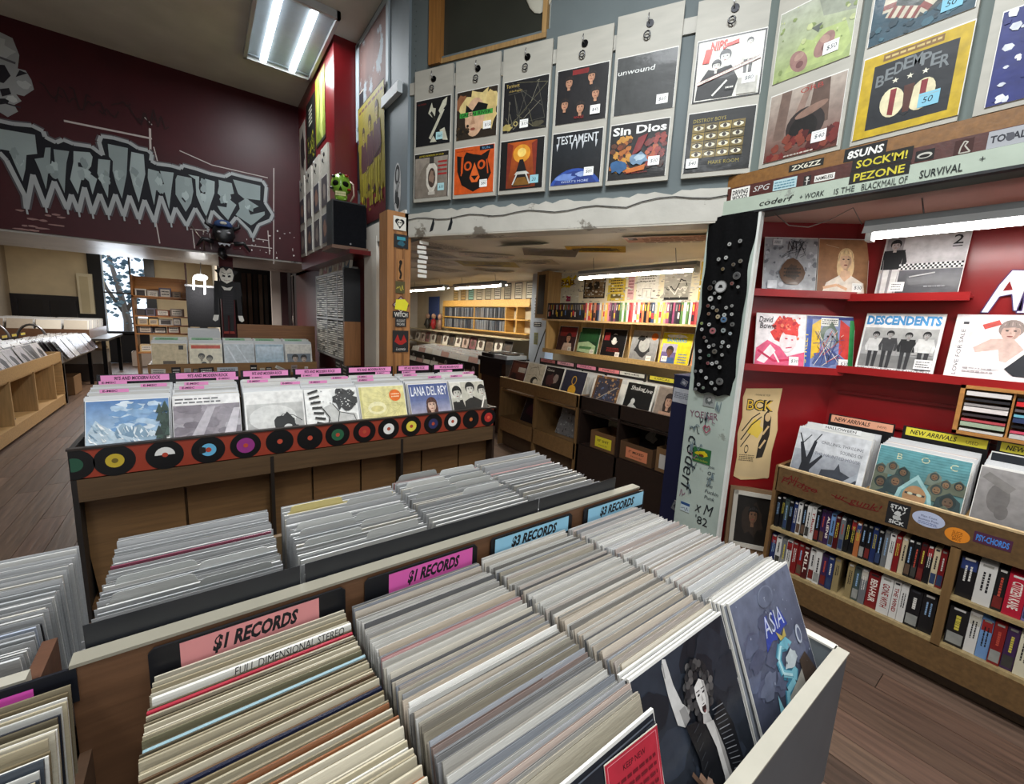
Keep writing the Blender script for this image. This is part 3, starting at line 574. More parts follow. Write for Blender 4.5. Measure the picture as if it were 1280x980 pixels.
# bin on the left with records both sides of its own board
t = thing('record_bin', 'dark brown record bin at the left with a pink label on black card', 'record bin', at(-0.4, 0.95, 0))
fixed(MB().box((-0.62, 0.93, 0.30), (-0.262, 0.955, 0.945), 'a7a294'), 'divider_board', M_PLAIN, t)
fixed(MB().box((-0.272, 0.955, 0.35), (-0.252, 1.06, 0.925), '5a3a28'), 'side_panel', M_WOODX, t)
fixed(MB().box((-0.62, 0.3, 0.60), (-0.215, 1.48, 0.62), '3c2c20'), 'bin_floor', M_WOODX, t)
fixed(MB().box((-0.232, 0.3, 0.30), (-0.215, 0.9, 0.62), '3c2c20').box((-0.272, 0.96, 0.30), (-0.252, 1.48, 0.70), '2c221c'), 'side_panel', M_WOODX, t)
for y in (0.34, 1.40): fixed(MB().box((-0.30, y, 0), (-0.25, y + 0.05, 0.6), '3c2c20'), 'leg', M_WOODZ, t)
o = MB().box((-0.56, 0.893, 0.90), (-0.197, 0.898, 0.962), '16181f').build('price_sign', M_BLACK, label='black card with a blank magenta label at the left edge', cat='sign')
a = Art(0.30, 0.038, bg='d84fb0'); a.build('sign_face', M_PAPER, o, M=Matrix.Translation((-0.395, 0.8925, 0.912)))
pack(-0.525, -0.195, 0.50, 0.872, 36, 0.95, TAN + SP[:4] + DRK[:2] * 2, False, (0.1, 0.3), 'worn sleeve packed spine up in front of the magenta label', 'records in front of the magenta label')
# ================================================================ middle rack with the vinyl stickers along its front
RY = 2.65
t = thing('record_rack', 'long record rack with 45 rpm labels along its orange front edge', 'record rack', at(0.65, 2.85, 0))
X0, X1 = -0.53, 1.83; KR = '7a5a38'
fixed(MB().box((X0, RY, 0.730), (X1, RY + 0.018, 0.874), '8f3420'), 'front_board', M_PLAIN, t)
fixed(MB().box((X0 - 0.004, RY - 0.006, 0.872), (X1 + 0.004, RY + 0.024, 0.882), '2a211c'), 'front_edge', M_PLAIN, t)
fixed(MB().box((X0, RY, 0.0), (X0 + 0.02, 3.12, 0.88), '1d1917'), 'end_panel', M_PLAIN, t)
fixed(MB().box((X1 - 0.02, RY, 0.0), (X1, 3.12, 0.88), '2a1d15'), 'end_panel', M_PLAIN, t)
fixed(MB().box((X0 + 0.02, RY + 0.018, 0.70), (X1 - 0.02, 3.12, 0.72), '4a3826'), 'bin_floor', M_WOODX, t)
fixed(MB().box((X0 + 0.02, 3.10, 0.0), (X1 - 0.02, 3.12, 1.0), KR), 'back_panel', M_WOODX, t)
fixed(MB().box((X0 + 0.02, RY + 0.02, 0.05), (X1 - 0.02, 3.10, 0.07), '5a4026'), 'lower_shelf', M_WOODX, t)
fixed(MB().box((X0 + 0.02, RY, 0.62), (X1 - 0.02, RY + 0.018, 0.735), '54402a'), 'apron', M_WOODX, t)
for x in (0.27, 1.05):
    fixed(MB().box((x, RY - 0.002, 0.05), (x + 0.018, 3.10, 0.72), '1d1712'), 'upright', M_PLAIN, t)
for x in (-0.13, 0.50, 0.80, 1.24, 1.55): fixed(MB().box((x, RY + 0.12, 0.07), (x + 0.012, 3.10, 0.70), '6e5233'), 'partition', M_WOODZ, t)
for x0, x1 in ((-0.51, -0.13), (-0.118, 0.27), (0.288, 0.5), (0.512, 0.8), (0.812, 1.05), (1.068, 1.24), (1.252, 1.55), (1.562, 1.81)):
    fixed(MB().prism([(x0, 0.3), (x0 + 0.02, 0.07), (x1 - 0.02, 0.07), (x1, 0.3), (x1, 0.62), (x0, 0.62)], RY + 0.09, RY + 0.102, '6b4f30'), 'shelf_backing', M_WOODX, t)
# 45 rpm discs stuck along the front board
LBL = [('1d4a36', 'dark green'), ('b9a02c', 'gold'), ('dcdcd8', 'half white'), ('5fa8cc', 'light blue'), ('8a2a78', 'purple'), ('b5432c', 'orange red'), ('b5432c', 'small orange'), ('1f5a3a', 'green'), ('a02a22', 'dark red'), ('e4e4e0', 'white'), ('e0cf48', 'yellow'), ('262a58', 'navy blue'), ('e8e6e2', 'bright white'), ('c0602c', 'dull orange'), ('b02620', 'vivid red')]
dpx = [(-0.50, 0.035), (-0.375, 0.066), (-0.19, 0.066), (-0.012, 0.064), (0.155, 0.064), (0.322, 0.062), (0.482, 0.062), (0.640, 0.063), (0.805, 0.063), (0.965, 0.063), (1.125, 0.063), (1.29, 0.062), (1.447, 0.062), (1.604, 0.062), (1.762, 0.060)]
for i, ((x, r), (c, nm)) in enumerate(zip(dpx, LBL)):
    r = r + 0.009
    mb = MB().disc((0, 0, 0), r, '0d0d0f', 'y', 32, 0.0018)
    if i == 0: x = -0.515; mb = MB().prism([(max(-0.014, r_ * math.cos(q * PI / 16)), r_ * math.sin(q * PI / 16)) for r_ in (0.072,) for q in range(-10, 11)], -0.0018, 0, '0d0d0f')
    o = mb.build('record_disc', M_BLACK, M=at(x, RY, 0.8035), label='black 45 disc with %s label stuck on the orange front board' % nm, cat='record', group='discs along the middle rack')
    lb = MB()
    if i == 0: lb.prism([(max(-0.012, 0.033 * math.cos(q * PI / 10)), 0.033 * math.sin(q * PI / 10)) for q in range(-6, 7)], -0.0024, -0.0018, c)
    elif nm == 'half white': lb.prism([(0.04 * math.cos(PI * k / 10), 0.04 * math.sin(PI * k / 10)) for k in range(11)], -0.0024, -0.0018, c).disc((0, -0.0024, 0), 0.012, 'a83c28', 'y', 14, 0.0006)
    elif nm == 'light blue':
        lb.disc((0, -0.0018, 0), 0.034, c, 'y', 22, 0.0006); lb.prism([(-0.04, -0.02), (-0.012, -0.012), (-0.012, 0.014), (-0.04, 0.022)], -0.003, -0.0024, '0d0d0f').disc((0, -0.0024, 0), 0.013, 'a83c28', 'y', 14, 0.0006)
    else:
        lb.disc((0, -0.0018, 0), {'gold': 0.034, 'purple': 0.043, 'small orange': 0.014, 'dull orange': 0.014, 'orange red': 0.014}.get(nm, 0.037), c, 'y', 22, 0.0006)
        if nm not in ('small orange', 'dull orange', 'orange red'): lb.disc((0, -0.0024, 0), 0.012, {'vivid red': 'd8553a', 'gold': '6a5a1a'}.get(nm, 'b0442c'), 'y', 14, 0.0006)
    lb.build('disc_label', M_PAPER, o)
# columns of records with pink divider tabs, a cover facing out at the front of each
def cv_mountain(a):
    a.grad(0, 0.4, 1, 1, 'a9c4da', '4c78ae'); r = random.Random(1)
    for i in range(34): a.blob(0.35 + 0.6 * r.random(), 0.52 + 0.42 * r.random() ** 1.4, 0.11, 0.05, r.choice(('bccfdf', 'a9c2d8', 'd0dbe4', '86a8ca', '6d95bf')), i)
    a.poly([(0.3, 0.45), (0.42, 0.62), (0.47, 0.58), (0.52, 0.53), (0.63, 0.58), (0.7, 0.5), (0.8, 0.46), (0.9, 0.4), (0.9, 0.2), (0.3, 0.2)], '8ba4b6')
    for i in range(26): x = 0.32 + 0.5 * r.random(); a.poly([(x, 0.6 - 0.3 * abs(x - 0.45) - 0.1 * r.random()), (x + 0.05, 0.4), (x + 0.02, 0.36), (x - 0.03, 0.42)], r.choice(('c9d6de', '6f8ca2', 'dfe6ea', '7f9aae')))
    a.poly([(0.0, 0.42), (0.03, 0.52), (0.07, 0.6), (0.11, 0.69), (0.15, 0.64), (0.19, 0.6), (0.25, 0.55), (0.33, 0.48), (0.42, 0.42), (0.55, 0.36), (0.7, 0.3), (0.7, 0.05), (0, 0.05)], 'b4c6d2')
    for i in range(60):
        x = 0.02 + 0.62 * r.random(); t = 0.68 - 0.62 * abs(x - 0.11) ** 0.8; y = 0.12 + (t - 0.14) * r.random(); w_ = 0.02 + 0.04 * r.random()
        a.poly([(x, y + w_ * 1.3), (x + w_ * 1.6, y - w_ * 0.6), (x + w_ * 0.6, y - w_ * 0.5)], r.choice(('eef1f1', 'e4eaec', '8aa2b4', '9cb4c4', '6d8aa0', 'f4f5f3')))
    a.poly([(0, 0.0), (0, 0.26), (0.14, 0.3), (0.3, 0.24), (0.5, 0.2), (0.75, 0.22), (1, 0.12), (1, 0)], 'dde3e0')
    for i in range(22): x = r.random(); a.line([(x, 0.06 + 0.2 * r.random()), (x + 0.16, 0.04 + 0.14 * r.random())], 0.012, r.choice(('b9c8d0', 'f0f2ee', 'c9d4d6')))
    for i in range(34):
        x = 0.86 + 0.16 * r.random(); y = 0.02 + 0.8 * r.random(); a.poly([(x - 0.05, y), (x + 0.05, y), (x, y + 0.16)], r.choice(('243a30', '1a2a24', '33493f', '2c4036')))
    for i in range(20):
        x = 0.02 + 0.3 * r.random() ** 1.3; a.poly([(x - 0.012, 0.0), (x + 0.012, 0.0), (x, 0.04 + 0.08 * r.random())], '33493f')
def cv_pavement(a):
    a.rect(0, 0, 1, 1, '8b838a'); r = random.Random(4)
    for i in range(40): a.blob(r.random(), r.random() * 0.85, 0.14, 0.07, r.choice(('9a939a', '6e666e', '7d757d', 'a8a2a8')), i)
    a.rect(0, 0.84, 1, 1, 'e6e4e2'); a.words(0.03, 0.86, 0.7, 0.98, '5a5a5c', 2, 2); a.poly([(0.1, 0), (0.5, 0.8), (0.62, 0.8), (0.3, 0)], 'b4aeb4'); a.poly([(0.62, 0), (0.9, 0.75), (1, 0.75), (0.85, 0)], 'c2bcc2')
def cv_hair(a):
    a.rect(0, 0, 1, 1, 'e4e3df'); a.grad(0.02, 0.0, 0.98, 0.78, '8a8a88', 'c2c2be'); a.ell(0.45, 0.5, 0.4, 0.25, 'd4d4d0'); a.blob(0.66, 0.36, 0.2, 0.22, '161616', 3); a.ell(0.70, 0.26, 0.09, 0.1, 'c8c8c4', rot=0.4)
    a.blob(0.80, 0.20, 0.1, 0.14, '1a1a1a', 5); a.ell(0.66, 0.27, 0.02, 0.012, '151515', 8); a.ell(0.72, 0.28, 0.02, 0.012, '151515', 8); a.line([(0.5, 0.45), (0.62, 0.56), (0.8, 0.52), (0.95, 0.4)], 0.012, '1a1a1a')
def cv_drawing(a):
    a.rect(0, 0, 1, 1, 'eeeeea'); a.speck(90, ['cfcfcc', '9a9a98'], 0.004, 0.02, 2); a.blob(0.74, 0.78, 0.26, 0.24, '3a3a3a', 2, 24); a.speck(60, ['e0e0dc', '151515'], 0.006, 0.02, 8, (0.55, 0.6, 0.98, 0.98))
    a.poly([(0.3, 0.6), (0.5, 0.7), (0.62, 0.5), (0.95, 0.45), (1, 0.1), (0.6, 0), (0.3, 0.05), (0.45, 0.3)], 'c2c2be'); a.line([(0.3, 0.6), (0.42, 0.4), (0.34, 0.1)], 0.02, '1a1a1a'); a.line([(0.5, 0.68), (0.62, 0.5), (0.55, 0.2), (0.62, 0)], 0.016, '222222'); a.line([(0.62, 0.5), (0.9, 0.42), (0.98, 0.1)], 0.014, '222222')
    for i in range(7): a.line([(0.05 + 0.02 * i, 0.92 - 0.1 * i), (0.24 + 0.02 * i, 0.98 - 0.12 * i)], 0.04, '1c1c1c')
def cv_cream(a):
    a.rect(0, 0, 1, 1, 'ddd596'); a.rect(0, 0, 0.05, 1, 'c8c080'); r = random.Random(6)
    for i in range(9): a.line([(r.random(), r.random()), (r.random(), r.random()), (r.random(), r.random())], 0.006, 'c3ba78')
    a.ell(0.35, 0.52, 0.2, 0.14, 'e8e2b4'); a.ell(0.35, 0.5, 0.14, 0.07, 'd2c886'); a.ell(0.78, 0.78, 0.135, c='dd6a1e', n=24); a.words(0.69, 0.72, 0.88, 0.84, 'f2d0a8', 2, 1)
def cv_lana(a):
    a.grad(0, 0, 1, 1, '7f86ac', '47588c'); a.grad(0, 0.3, 1, 0.6, 'a2a0b4', '69769f'); a.poly([(0, 0.2), (0.3, 0.3), (0.34, 0), (0, 0)], '3a4a40'); a.rect(0.78, 0.06, 1, 0.26, '5a5a66')
    a.head(0.52, 0.48, 0.13, 'd2b09c', '4a2a22', True); a.poly([(0.26, 0), (0.32, 0.2), (0.46, 0.28), (0.58, 0.28), (0.74, 0.18), (0.8, 0)], 'dedede'); a.poly([(0.47, 0.29), (0.57, 0.29), (0.52, 0.18)], 'd2b09c')
    a.text('LANA DEL REY', 0.04, 0.72, 0.22, 'e4e6ec', w=0.92, bold=0.01)
def cv_band(a):
    a.rect(0, 0, 1, 1, 'b9b7aa'); a.rect(0, 0.6, 0.3, 1, 'd8d6cc'); a.poly([(0, 0), (0.02, 0.5), (0.3, 0.55), (0.42, 0)], '141414'); a.poly([(0.3, 0), (0.36, 0.5), (0.62, 0.62), (0.84, 0.5), (0.9, 0)], '1a1a1a')
    a.head(0.17, 0.72, 0.13, 'c9c7be', '0f0f0f'); a.head(0.56, 0.80, 0.13, 'd0cec4', '0f0f0f'); a.head(0.9, 0.74, 0.12, 'c4c2b8', '141414'); a.poly([(0.84, 0.5), (1, 0.5), (1, 0), (0.78, 0)], '55534e'); a.line([(0.7, 0.05), (0.95, 0.6)], 0.04, 'e8e6de')
fronts = [(-0.49, -0.16, cv_mountain, 'cover with a painted snowy mountain landscape, first on the middle rack', 0.115), (-0.155, 0.145, cv_pavement, 'grey cover under crinkled plastic beside the snowy mountain cover', 0.115), (0.165, 0.475, cv_hair, 'grey photo cover of a face under loose dark hair on middle rack', 0.11), (0.475, 0.80, cv_drawing, 'black and white ink drawing cover left of the cream cover', 0.11), (0.80, 1.135, cv_cream, 'cream yellow cover with a round orange sticker on middle rack', 0.105), (1.15, 1.48, cv_lana, 'blue cover lettered with a singer name above a woman in white', 0.10), (1.49, 1.80, cv_band, 'black and white cover of a seated band at the rack right end', 0.10)]
ms = MB(); PINK = 'e892c6'; M2 = MB()
HDR = [(-0.455, -0.18), (-0.14, 0.14), (0.19, 0.43), (0.485, 0.765), (0.83, 1.13), (1.20, 1.44), (1.50, 1.755)]
def rack_card(lab, x0, x1, y, z, wtab, t0, tx, c, grp='pink tabbed divider cards on the middle rack', full=False):
    hw = (x1 - x0) / 2; o = MB()
    if full: o.box((-hw, 0, 0), (hw, 0.002, 0.36), '131316')
    else: o.box((-hw, 0, 0), (hw, 0.0015, 0.30), 'd2d1cd').box((-hw + t0, 0, 0.30), (-hw + t0 + wtab, 0.0015, 0.318), 'd8d7d3')
    o = o.build('divider_card', M_SPINE, M=at((x0 + x1) / 2, y, z - (0.36 if full else 0.318)), label=lab, cat='divider card', group=grp)
    a = Art(2 * hw - 0.03 if full else wtab, 0.034 if full else 0.018, bg=c)
    if tx: a.text(tx, 0.18 if full else 0.1, 0.2, 0.6, '2a1424', w=0.68 if full else 0.5, bold=0.03, shear=0.12)
    a.build('tab_label', M_PAPER, o, M=Matrix.Translation((0, -0.0004, 0.322)) if full else Matrix.Translation((-hw + t0 + wtab / 2, -0.0004, 0.30)))
ordn = ['first', 'second', 'third', 'fourth', 'fifth', 'sixth', 'seventh']
for k, ((x0, x1, cv, lab, vis), (h0, h1)) in enumerate(zip(fronts, HDR)):
    z0 = 0.882; t_ = 0.42; zt = z0 + 0.185
    c = (x0 + x1) / 2
    record(lab, cv, at(c, RY + 0.03 + 0.0, zt - 0.31 * math.cos(t_) + 0.0, 0, t_), size=min(0.315, x1 - x0), hgt=0.315, edge='e2e2de')
    r = random.Random(k)
    stuff_pack(M2, x0, x1, RY + 0.165, 3.05, 26, zt + 0.04, ['d9d8d4', 'cfcecb', 'e4e2dd', 'b9b8b6', 'c9bfb4', '8a8f98', '5a5c60'], (0.12, 0.36), -0.035)
    rack_card('black header card with a long pink genre label, %s column of the middle rack' % ordn[k], h0 - 0.02, h1 + 0.02, 3.075, 1.164 + (0.002 * k), 0, 0, "90'S AND MODERN ROCK", PINK, 'pink genre headers', True)
    for j in range(3): rack_card('white divider card with a short pink tab, %s column of the middle rack' % ordn[k], x0 + 0.01, x1 - 0.01, 3.03 - 0.07 * j - r.uniform(0, 0.015), 1.138 - 0.012 * j, 0.11, 0.02 + (0.0, 0.17, 0.02)[(j + k) % 3], 'E-MISC', PINK)
M2.build('packed_records', M_SPINE, kind='stuff', label='closely packed records standing in the columns of the middle rack', cat='record')
# ================================================================ upper walls: graffiti lettering, hanging boards, posters
SIL = [(-1.48, 3.16), (-1.43, 3.16), (-1.35, 3.16), (-1.23, 3.18), (-1.16, 3.15), (-1.15, 3.1), (-1.08, 3.07), (-1.03, 3.11), (-0.96, 3.09), (-0.83, 3.1), (-0.78, 3.06), (-0.75, 3.04), (-0.77, 3.16), (-0.75, 3.22), (-0.66, 3.23), (-0.54, 3.22), (-0.47, 3.18), (-0.39, 3.18), (-0.36, 3.15), (-0.37, 3.08), (-0.33, 3.06), (-0.2, 3.07), (-0.12, 3.06), (-0.1, 3.1), (0.02, 3.09), (0.14, 3.07), (0.29, 3.07), (0.35, 3.12), (0.5, 3.11), (0.67, 3.11), (0.71, 3.05), (0.69, 2.86), (0.77, 2.73), (0.74, 2.66), (0.61, 2.58), (0.54, 2.42), (0.51, 2.5), (0.38, 2.63), (0.3, 2.51), (0.15, 2.66), (0.09, 2.46), (-0.01, 2.66), (-0.1, 2.45), (-0.19, 2.63), (-0.24, 2.46), (-0.31, 2.73), (-0.38, 2.44), (-0.45, 2.66), (-0.51, 2.45), (-0.57, 2.68), (-0.63, 2.46), (-0.68, 2.67), (-0.75, 2.45), (-0.8, 2.65), (-0.87, 2.44), (-0.91, 2.69), (-0.97, 2.44), (-1.01, 2.6), (-1.05, 2.45), (-1.12, 2.7), (-1.2, 2.44), (-1.26, 2.73), (-1.33, 2.4), (-1.33, 2.52), (-1.42, 2.82), (-1.46, 2.88), (-1.5, 2.9)]
LET = [[(-1.49, 3.1), (-1.44, 3.1), (-1.2, 3.11), (-1.2, 2.93), (-1.28, 2.9), (-1.3, 2.76), (-1.33, 2.64), (-1.36, 2.75), (-1.4, 2.91), (-1.45, 2.91), (-1.5, 2.9)], [(-1.16, 3.01), (-1.12, 3.02), (-1.14, 2.83), (-1.1, 2.84), (-1.1, 3.01), (-0.98, 3.02), (-1.01, 2.9), (-1.03, 2.76), (-1.05, 2.59), (-1.1, 2.76), (-1.16, 2.77), (-1.19, 2.6), (-1.22, 2.77), (-1.25, 2.88), (-1.18, 2.91)], [(-0.97, 3.03), (-0.84, 3.05), (-0.82, 3.01), (-0.84, 2.91), (-0.88, 2.85), (-0.8, 2.79), (-0.85, 2.62), (-0.87, 2.75), (-0.92, 2.8), (-0.97, 2.6), (-1.02, 2.74), (-0.98, 2.92)], [(-0.79, 3.0), (-0.69, 3.01), (-0.71, 2.86), (-0.74, 2.61), (-0.78, 2.74), (-0.81, 2.85)], [(-0.71, 3.17), (-0.54, 3.17), (-0.57, 2.89), (-0.63, 2.62), (-0.67, 2.77), (-0.69, 2.9), (-0.68, 3.0), (-0.71, 3.04)], [(-0.53, 3.14), (-0.42, 3.14), (-0.42, 2.93), (-0.45, 2.81), (-0.5, 2.61), (-0.54, 2.79), (-0.56, 2.94)], [(-0.41, 3.0), (-0.31, 2.99), (-0.33, 2.86), (-0.27, 2.86), (-0.3, 3.0), (-0.17, 3.01), (-0.2, 2.84), (-0.24, 2.59), (-0.27, 2.77), (-0.35, 2.78), (-0.38, 2.61), (-0.4, 2.75), (-0.42, 2.9)], [(-0.16, 2.99), (-0.02, 2.99), (-0.01, 2.84), (-0.04, 2.7), (-0.1, 2.59), (-0.19, 2.77), (-0.18, 2.94)], [(-0.07, 3.02), (0.04, 3.02), (0.03, 2.89), (0.07, 2.73), (0.1, 2.87), (0.1, 3.01), (0.2, 3.0), (0.19, 2.86), (0.09, 2.57), (0.05, 2.65), (0.0, 2.8), (-0.0, 2.98)], [(0.22, 3.03), (0.36, 3.02), (0.38, 2.9), (0.28, 2.86), (0.4, 2.77), (0.3, 2.57), (0.22, 2.66), (0.19, 2.72), (0.29, 2.72), (0.3, 2.78), (0.2, 2.87), (0.22, 2.96)], [(0.35, 3.07), (0.66, 3.06), (0.65, 2.88), (0.49, 2.87), (0.63, 2.8), (0.51, 2.73), (0.53, 2.68), (0.7, 2.75), (0.7, 2.71), (0.56, 2.57), (0.53, 2.55), (0.36, 2.65), (0.41, 2.73), (0.4, 2.8), (0.47, 2.86), (0.4, 2.91)]]
HOLES = [[(-0.94, 2.92), (-0.89, 2.93), (-0.9, 2.88), (-0.94, 2.88)], [(-0.11, 2.81), (-0.07, 2.81), (-0.1, 2.7), (-0.13, 2.74)]]
SKULL = [(-1.5, 3.94), (-1.36, 3.93), (-1.29, 3.91), (-1.26, 3.78), (-1.28, 3.66), (-1.23, 3.66), (-1.2, 3.59), (-1.19, 3.51), (-1.26, 3.43), (-1.31, 3.43), (-1.28, 3.38), (-1.33, 3.33), (-1.31, 3.28), (-1.38, 3.21), (-1.43, 3.24), (-1.57, 3.2)]
SKD = [[(-1.44, 3.64), (-1.36, 3.66), (-1.33, 3.58), (-1.38, 3.5), (-1.45, 3.5)], [(-1.41, 3.44), (-1.35, 3.47), (-1.34, 3.42), (-1.4, 3.38)], [(-1.44, 3.35), (-1.35, 3.38), (-1.37, 3.33), (-1.45, 3.29)], [(-1.27, 3.65), (-1.22, 3.64), (-1.3, 3.58)]]
SCR = [[(-1.01, 3.29), (-0.35, 3.31)], [(-0.36, 3.41), (-0.37, 3.17)], [(-0.34, 3.23), (-0.3, 2.98)], [(-0.37, 2.46), (-0.35, 2.22)], [(-0.41, 3.52), (-0.34, 3.45)], [(-0.07, 2.42), (0.11, 2.43)], [(-0.05, 2.41), (-0.04, 2.21)], [(0.11, 2.4), (0.12, 2.22)], [(0.31, 2.32), (0.75, 2.32)], [(0.71, 2.53), (0.72, 2.24)], [(0.58, 2.41), (0.72, 2.41)], [(0.8, 3.29), (0.76, 2.13)], [(-0.12, 3.25), (0.17, 3.17), (0.73, 3.16)]]
def wall_art(): return Art(1.0, 1.0, y=0.0)
def unit(P, x0=-3.0, z0=2.0, s=5.0): return [((x - x0) / s, (z - z0) / s) for x, z in P]
class WArt(Art):
    "print straight onto a wall; coordinates in metres, x right and z up from the wall's own origin"
    def __init__(s, y=-0.002): super().__init__(1, 1, y=y)
    def _p(s, pts, c):
        s.y -= s.st; s.add([(x, s.y, z) for x, z in pts], [list(range(len(pts)))], c)
    def poly(s, pts, c): s._p(pts, c); return s
    def text(s, t, x, y, h, c, w=None, bold=0.0, shear=0.0, rot=0.0):
        vs, fs, asp = text_mesh(t, bold); w = w or asp * h; k, q = math.cos(rot), math.sin(rot); s.y -= s.st
        s.add([(x + (a * w + b * h * shear) * k - b * h * q, s.y, y + (a * w + b * h * shear) * q + b * h * k) for a, b in vs], fs, c); return s
g = WArt(-0.003)
g.line(SIL + SIL[:1], 0.062, '4f4a4e'); g.poly(SIL, '0c0d16'); g.line(SIL + SIL[:1], 0.034, '9fa3a4')
def shrink(P, k=0.9):
    cx = sum(p[0] for p in P) / len(P); cz = sum(p[1] for p in P) / len(P); return [(cx + (x - cx) * k, cz + (z - cz) * (k + 0.05)) for x, z in P]
for i, P in enumerate(LET): g.poly(shrink(P), ('8f9b9b', '869292', '98a4a4')[i % 3])
for P in HOLES: g.poly(P, '0c0d16')
r = random.Random(9)
for P in LET:
    cx = sum(p[0] for p in P) / len(P); cz = sum(p[1] for p in P) / len(P)
    for i in range(3): g.blob(cx + r.uniform(-0.03, 0.03), cz + r.uniform(-0.08, 0.1), 0.03, 0.05, ('7f8b8b', 'a4b0b0', '8d9999')[i], r.random())
for x, z in [p for p in SIL if p[1] < 2.58]: g.line([(x, z + 0.02), (x + 0.005, z - 0.05)], 0.014, '9fa3a4')
g.build('graffiti_lettering', M_PAINT, M=at(0, YT, 0), label='silver and black dripping graffiti letters sprayed on the maroon bulkhead', cat='graffiti')
g = WArt(-0.003); g.poly(SKULL, '8d8f8f'); g.blob(-1.42, 3.8, 0.12, 0.1, 'a5a7a7', 2)
for P in SKD: g.poly(P, '16121a')
g.blob(-1.25, 3.53, 0.05, 0.04, 'a9abab', 1); g.blob(-1.34, 3.38, 0.04, 0.03, 'b0b2b2', 4); g.line([(-1.4, 3.33), (-1.29, 3.32)], 0.012, '26222a'); g.line([(-1.42, 3.72), (-1.29, 3.70)], 0.02, '4a484c')
g.build('spray_portrait', M_PAINT, M=at(0, YT, 0), label='grey spray painted face at the upper left of the bulkhead', cat='graffiti')
g = WArt(-0.0025)
for i, P in enumerate(SCR): g.line(P, 0.018 if i < 2 else 0.01, 'b5aaa6')
for i in range(34): g.blob(r.uniform(0.0, 1.02), r.uniform(2.2, 2.55), r.uniform(0.003, 0.012), r.uniform(0.003, 0.012), 'cfc8c4', r.random(), 6)
for i in range(12): g.blob(r.uniform(-1.4, -1.1), r.uniform(2.2, 2.45), r.uniform(0.02, 0.07), 0.01, '8a6a66', r.random(), 8)
for i in range(9): g.scrib(-1.15 + 0.1 * i, 3.42, -1.0 + 0.1 * i, 3.62, '24060a', 0.012, i, 5)
g.build('paint_chips', M_PAINT, M=at(0, YT, 0), kind='stuff', label='pale scratches and chips in the maroon bulkhead paint', cat='paint')
# ceiling troffer in view
t = thing('ceiling_light', 'recessed fluorescent ceiling light with bright tubes over the hall', 'light', at(0.76, 4.75, 4.05))
fr = MB()
for a, b in (((-0.31, -0.62, -0.03), (-0.28, 0.62, 0.03)), ((0.28, -0.62, -0.03), (0.31, 0.62, 0.03)), ((-0.31, -0.62, -0.03), (0.31, -0.59, 0.03)), ((-0.31, 0.59, -0.03), (0.31, 0.62, 0.03))): fr.box(a, b, 'b8bcbe')
fr.build('frame', M_PLAIN, t); MB().box((-0.28, -0.59, 0.0), (0.28, 0.59, 0.028), '9aa8b2').build('reflector', M_PLAIN, t)
for x in (-0.14, 0.12):
    MB().tube([(x, -0.57, -0.004), (x, 0.57, -0.004)], 0.03, 'ffffff', 10).build('tube', M_TROFFER, t)
for y in (-0.56, 0.56): MB().box((-0.27, y - 0.02, -0.01), (0.27, y + 0.02, 0.02), '8d9aa2').build('lamp_holder', M_PLAIN, t)
# wooden display boards with records, slanted wall (x along it) and right wall
def hook(p):
    h = MB().disc((0, -0.004, 0.03), 0.012, '1c1c1e', 'y', 12, 0.006)
    h.tube([(0, -0.008, 0.03), (0, -0.03, 0.03), (0, -0.04, 0.045), (0, -0.034, 0.068)], 0.0032, '2a2a2c', 6); h.build('hook', M_METAL, p)
    h = MB().tube([(0.011 * math.sin(q * PI / 5) - 0.004, -0.018, -0.018 + 0.011 * math.cos(q * PI / 5)) for q in range(11)] , 0.0026, '3a3a3c', 5).tube([(-0.004, -0.018, -0.028), (-0.002, -0.01, -0.036), (0, 0, -0.036)], 0.0026, '3a3a3c', 5); h.build('screw_eye', M_METAL, p)
def board(M, w, hgt, label, hk=True):
    o = MB().box((-w / 2, -0.018, 0), (w / 2, 0, hgt), 'a9a69b').build('display_board', M_BOARD, M=M, label=label, cat='board', group='white display boards')
    if hk: hook_at = thing_hook(o, hgt)
    return o
def thing_hook(o, hgt):
    for mb, nm in hook_parts(hgt): mb.build(nm, M_METAL, o)
def hook_parts(hgt):
    z = hgt - 0.075
    a_ = MB().disc((0.004, -0.018, z), 0.02, '1c1c1e', 'y', 12, 0.006); a_.tube([(0.0, -0.02, z + 0.002), (-0.002, -0.035, z + 0.004), (-0.004, -0.042, z + 0.02), (-0.004, -0.036, z + 0.045)], 0.003, '9a9a9c', 6)
    z -= 0.06
    b_ = MB().tube([(0.017 * math.sin(q * PI / 5) - 0.006, -0.032, z + 0.017 * math.cos(q * PI / 5)) for q in range(11)], 0.004, '4a4a4c', 5).tube([(-0.006, -0.032, z - 0.017), (-0.003, -0.028, z - 0.02), (0, -0.018, z - 0.022)], 0.0028, '4a4a4c', 5)
    return ((a_, 'hook'), (b_, 'screw_eye'))
M_BOARD = material('worn_white_board', 0.55, 0.1, 5.0, (1, 1, 4), 0.1, wear=('a8a398', 0.66, 6.0))
rl = MB().box((0.0, -0.012, 3.165), (LA, 0, 3.245), 'aaa79d'); struct(rl, 'trim_6', M_BOARD, M=MA)
def face_grey(a, cx, cy, r, skin='c98f68', hair='1a1210'): a.head(cx, cy, r, skin, hair)
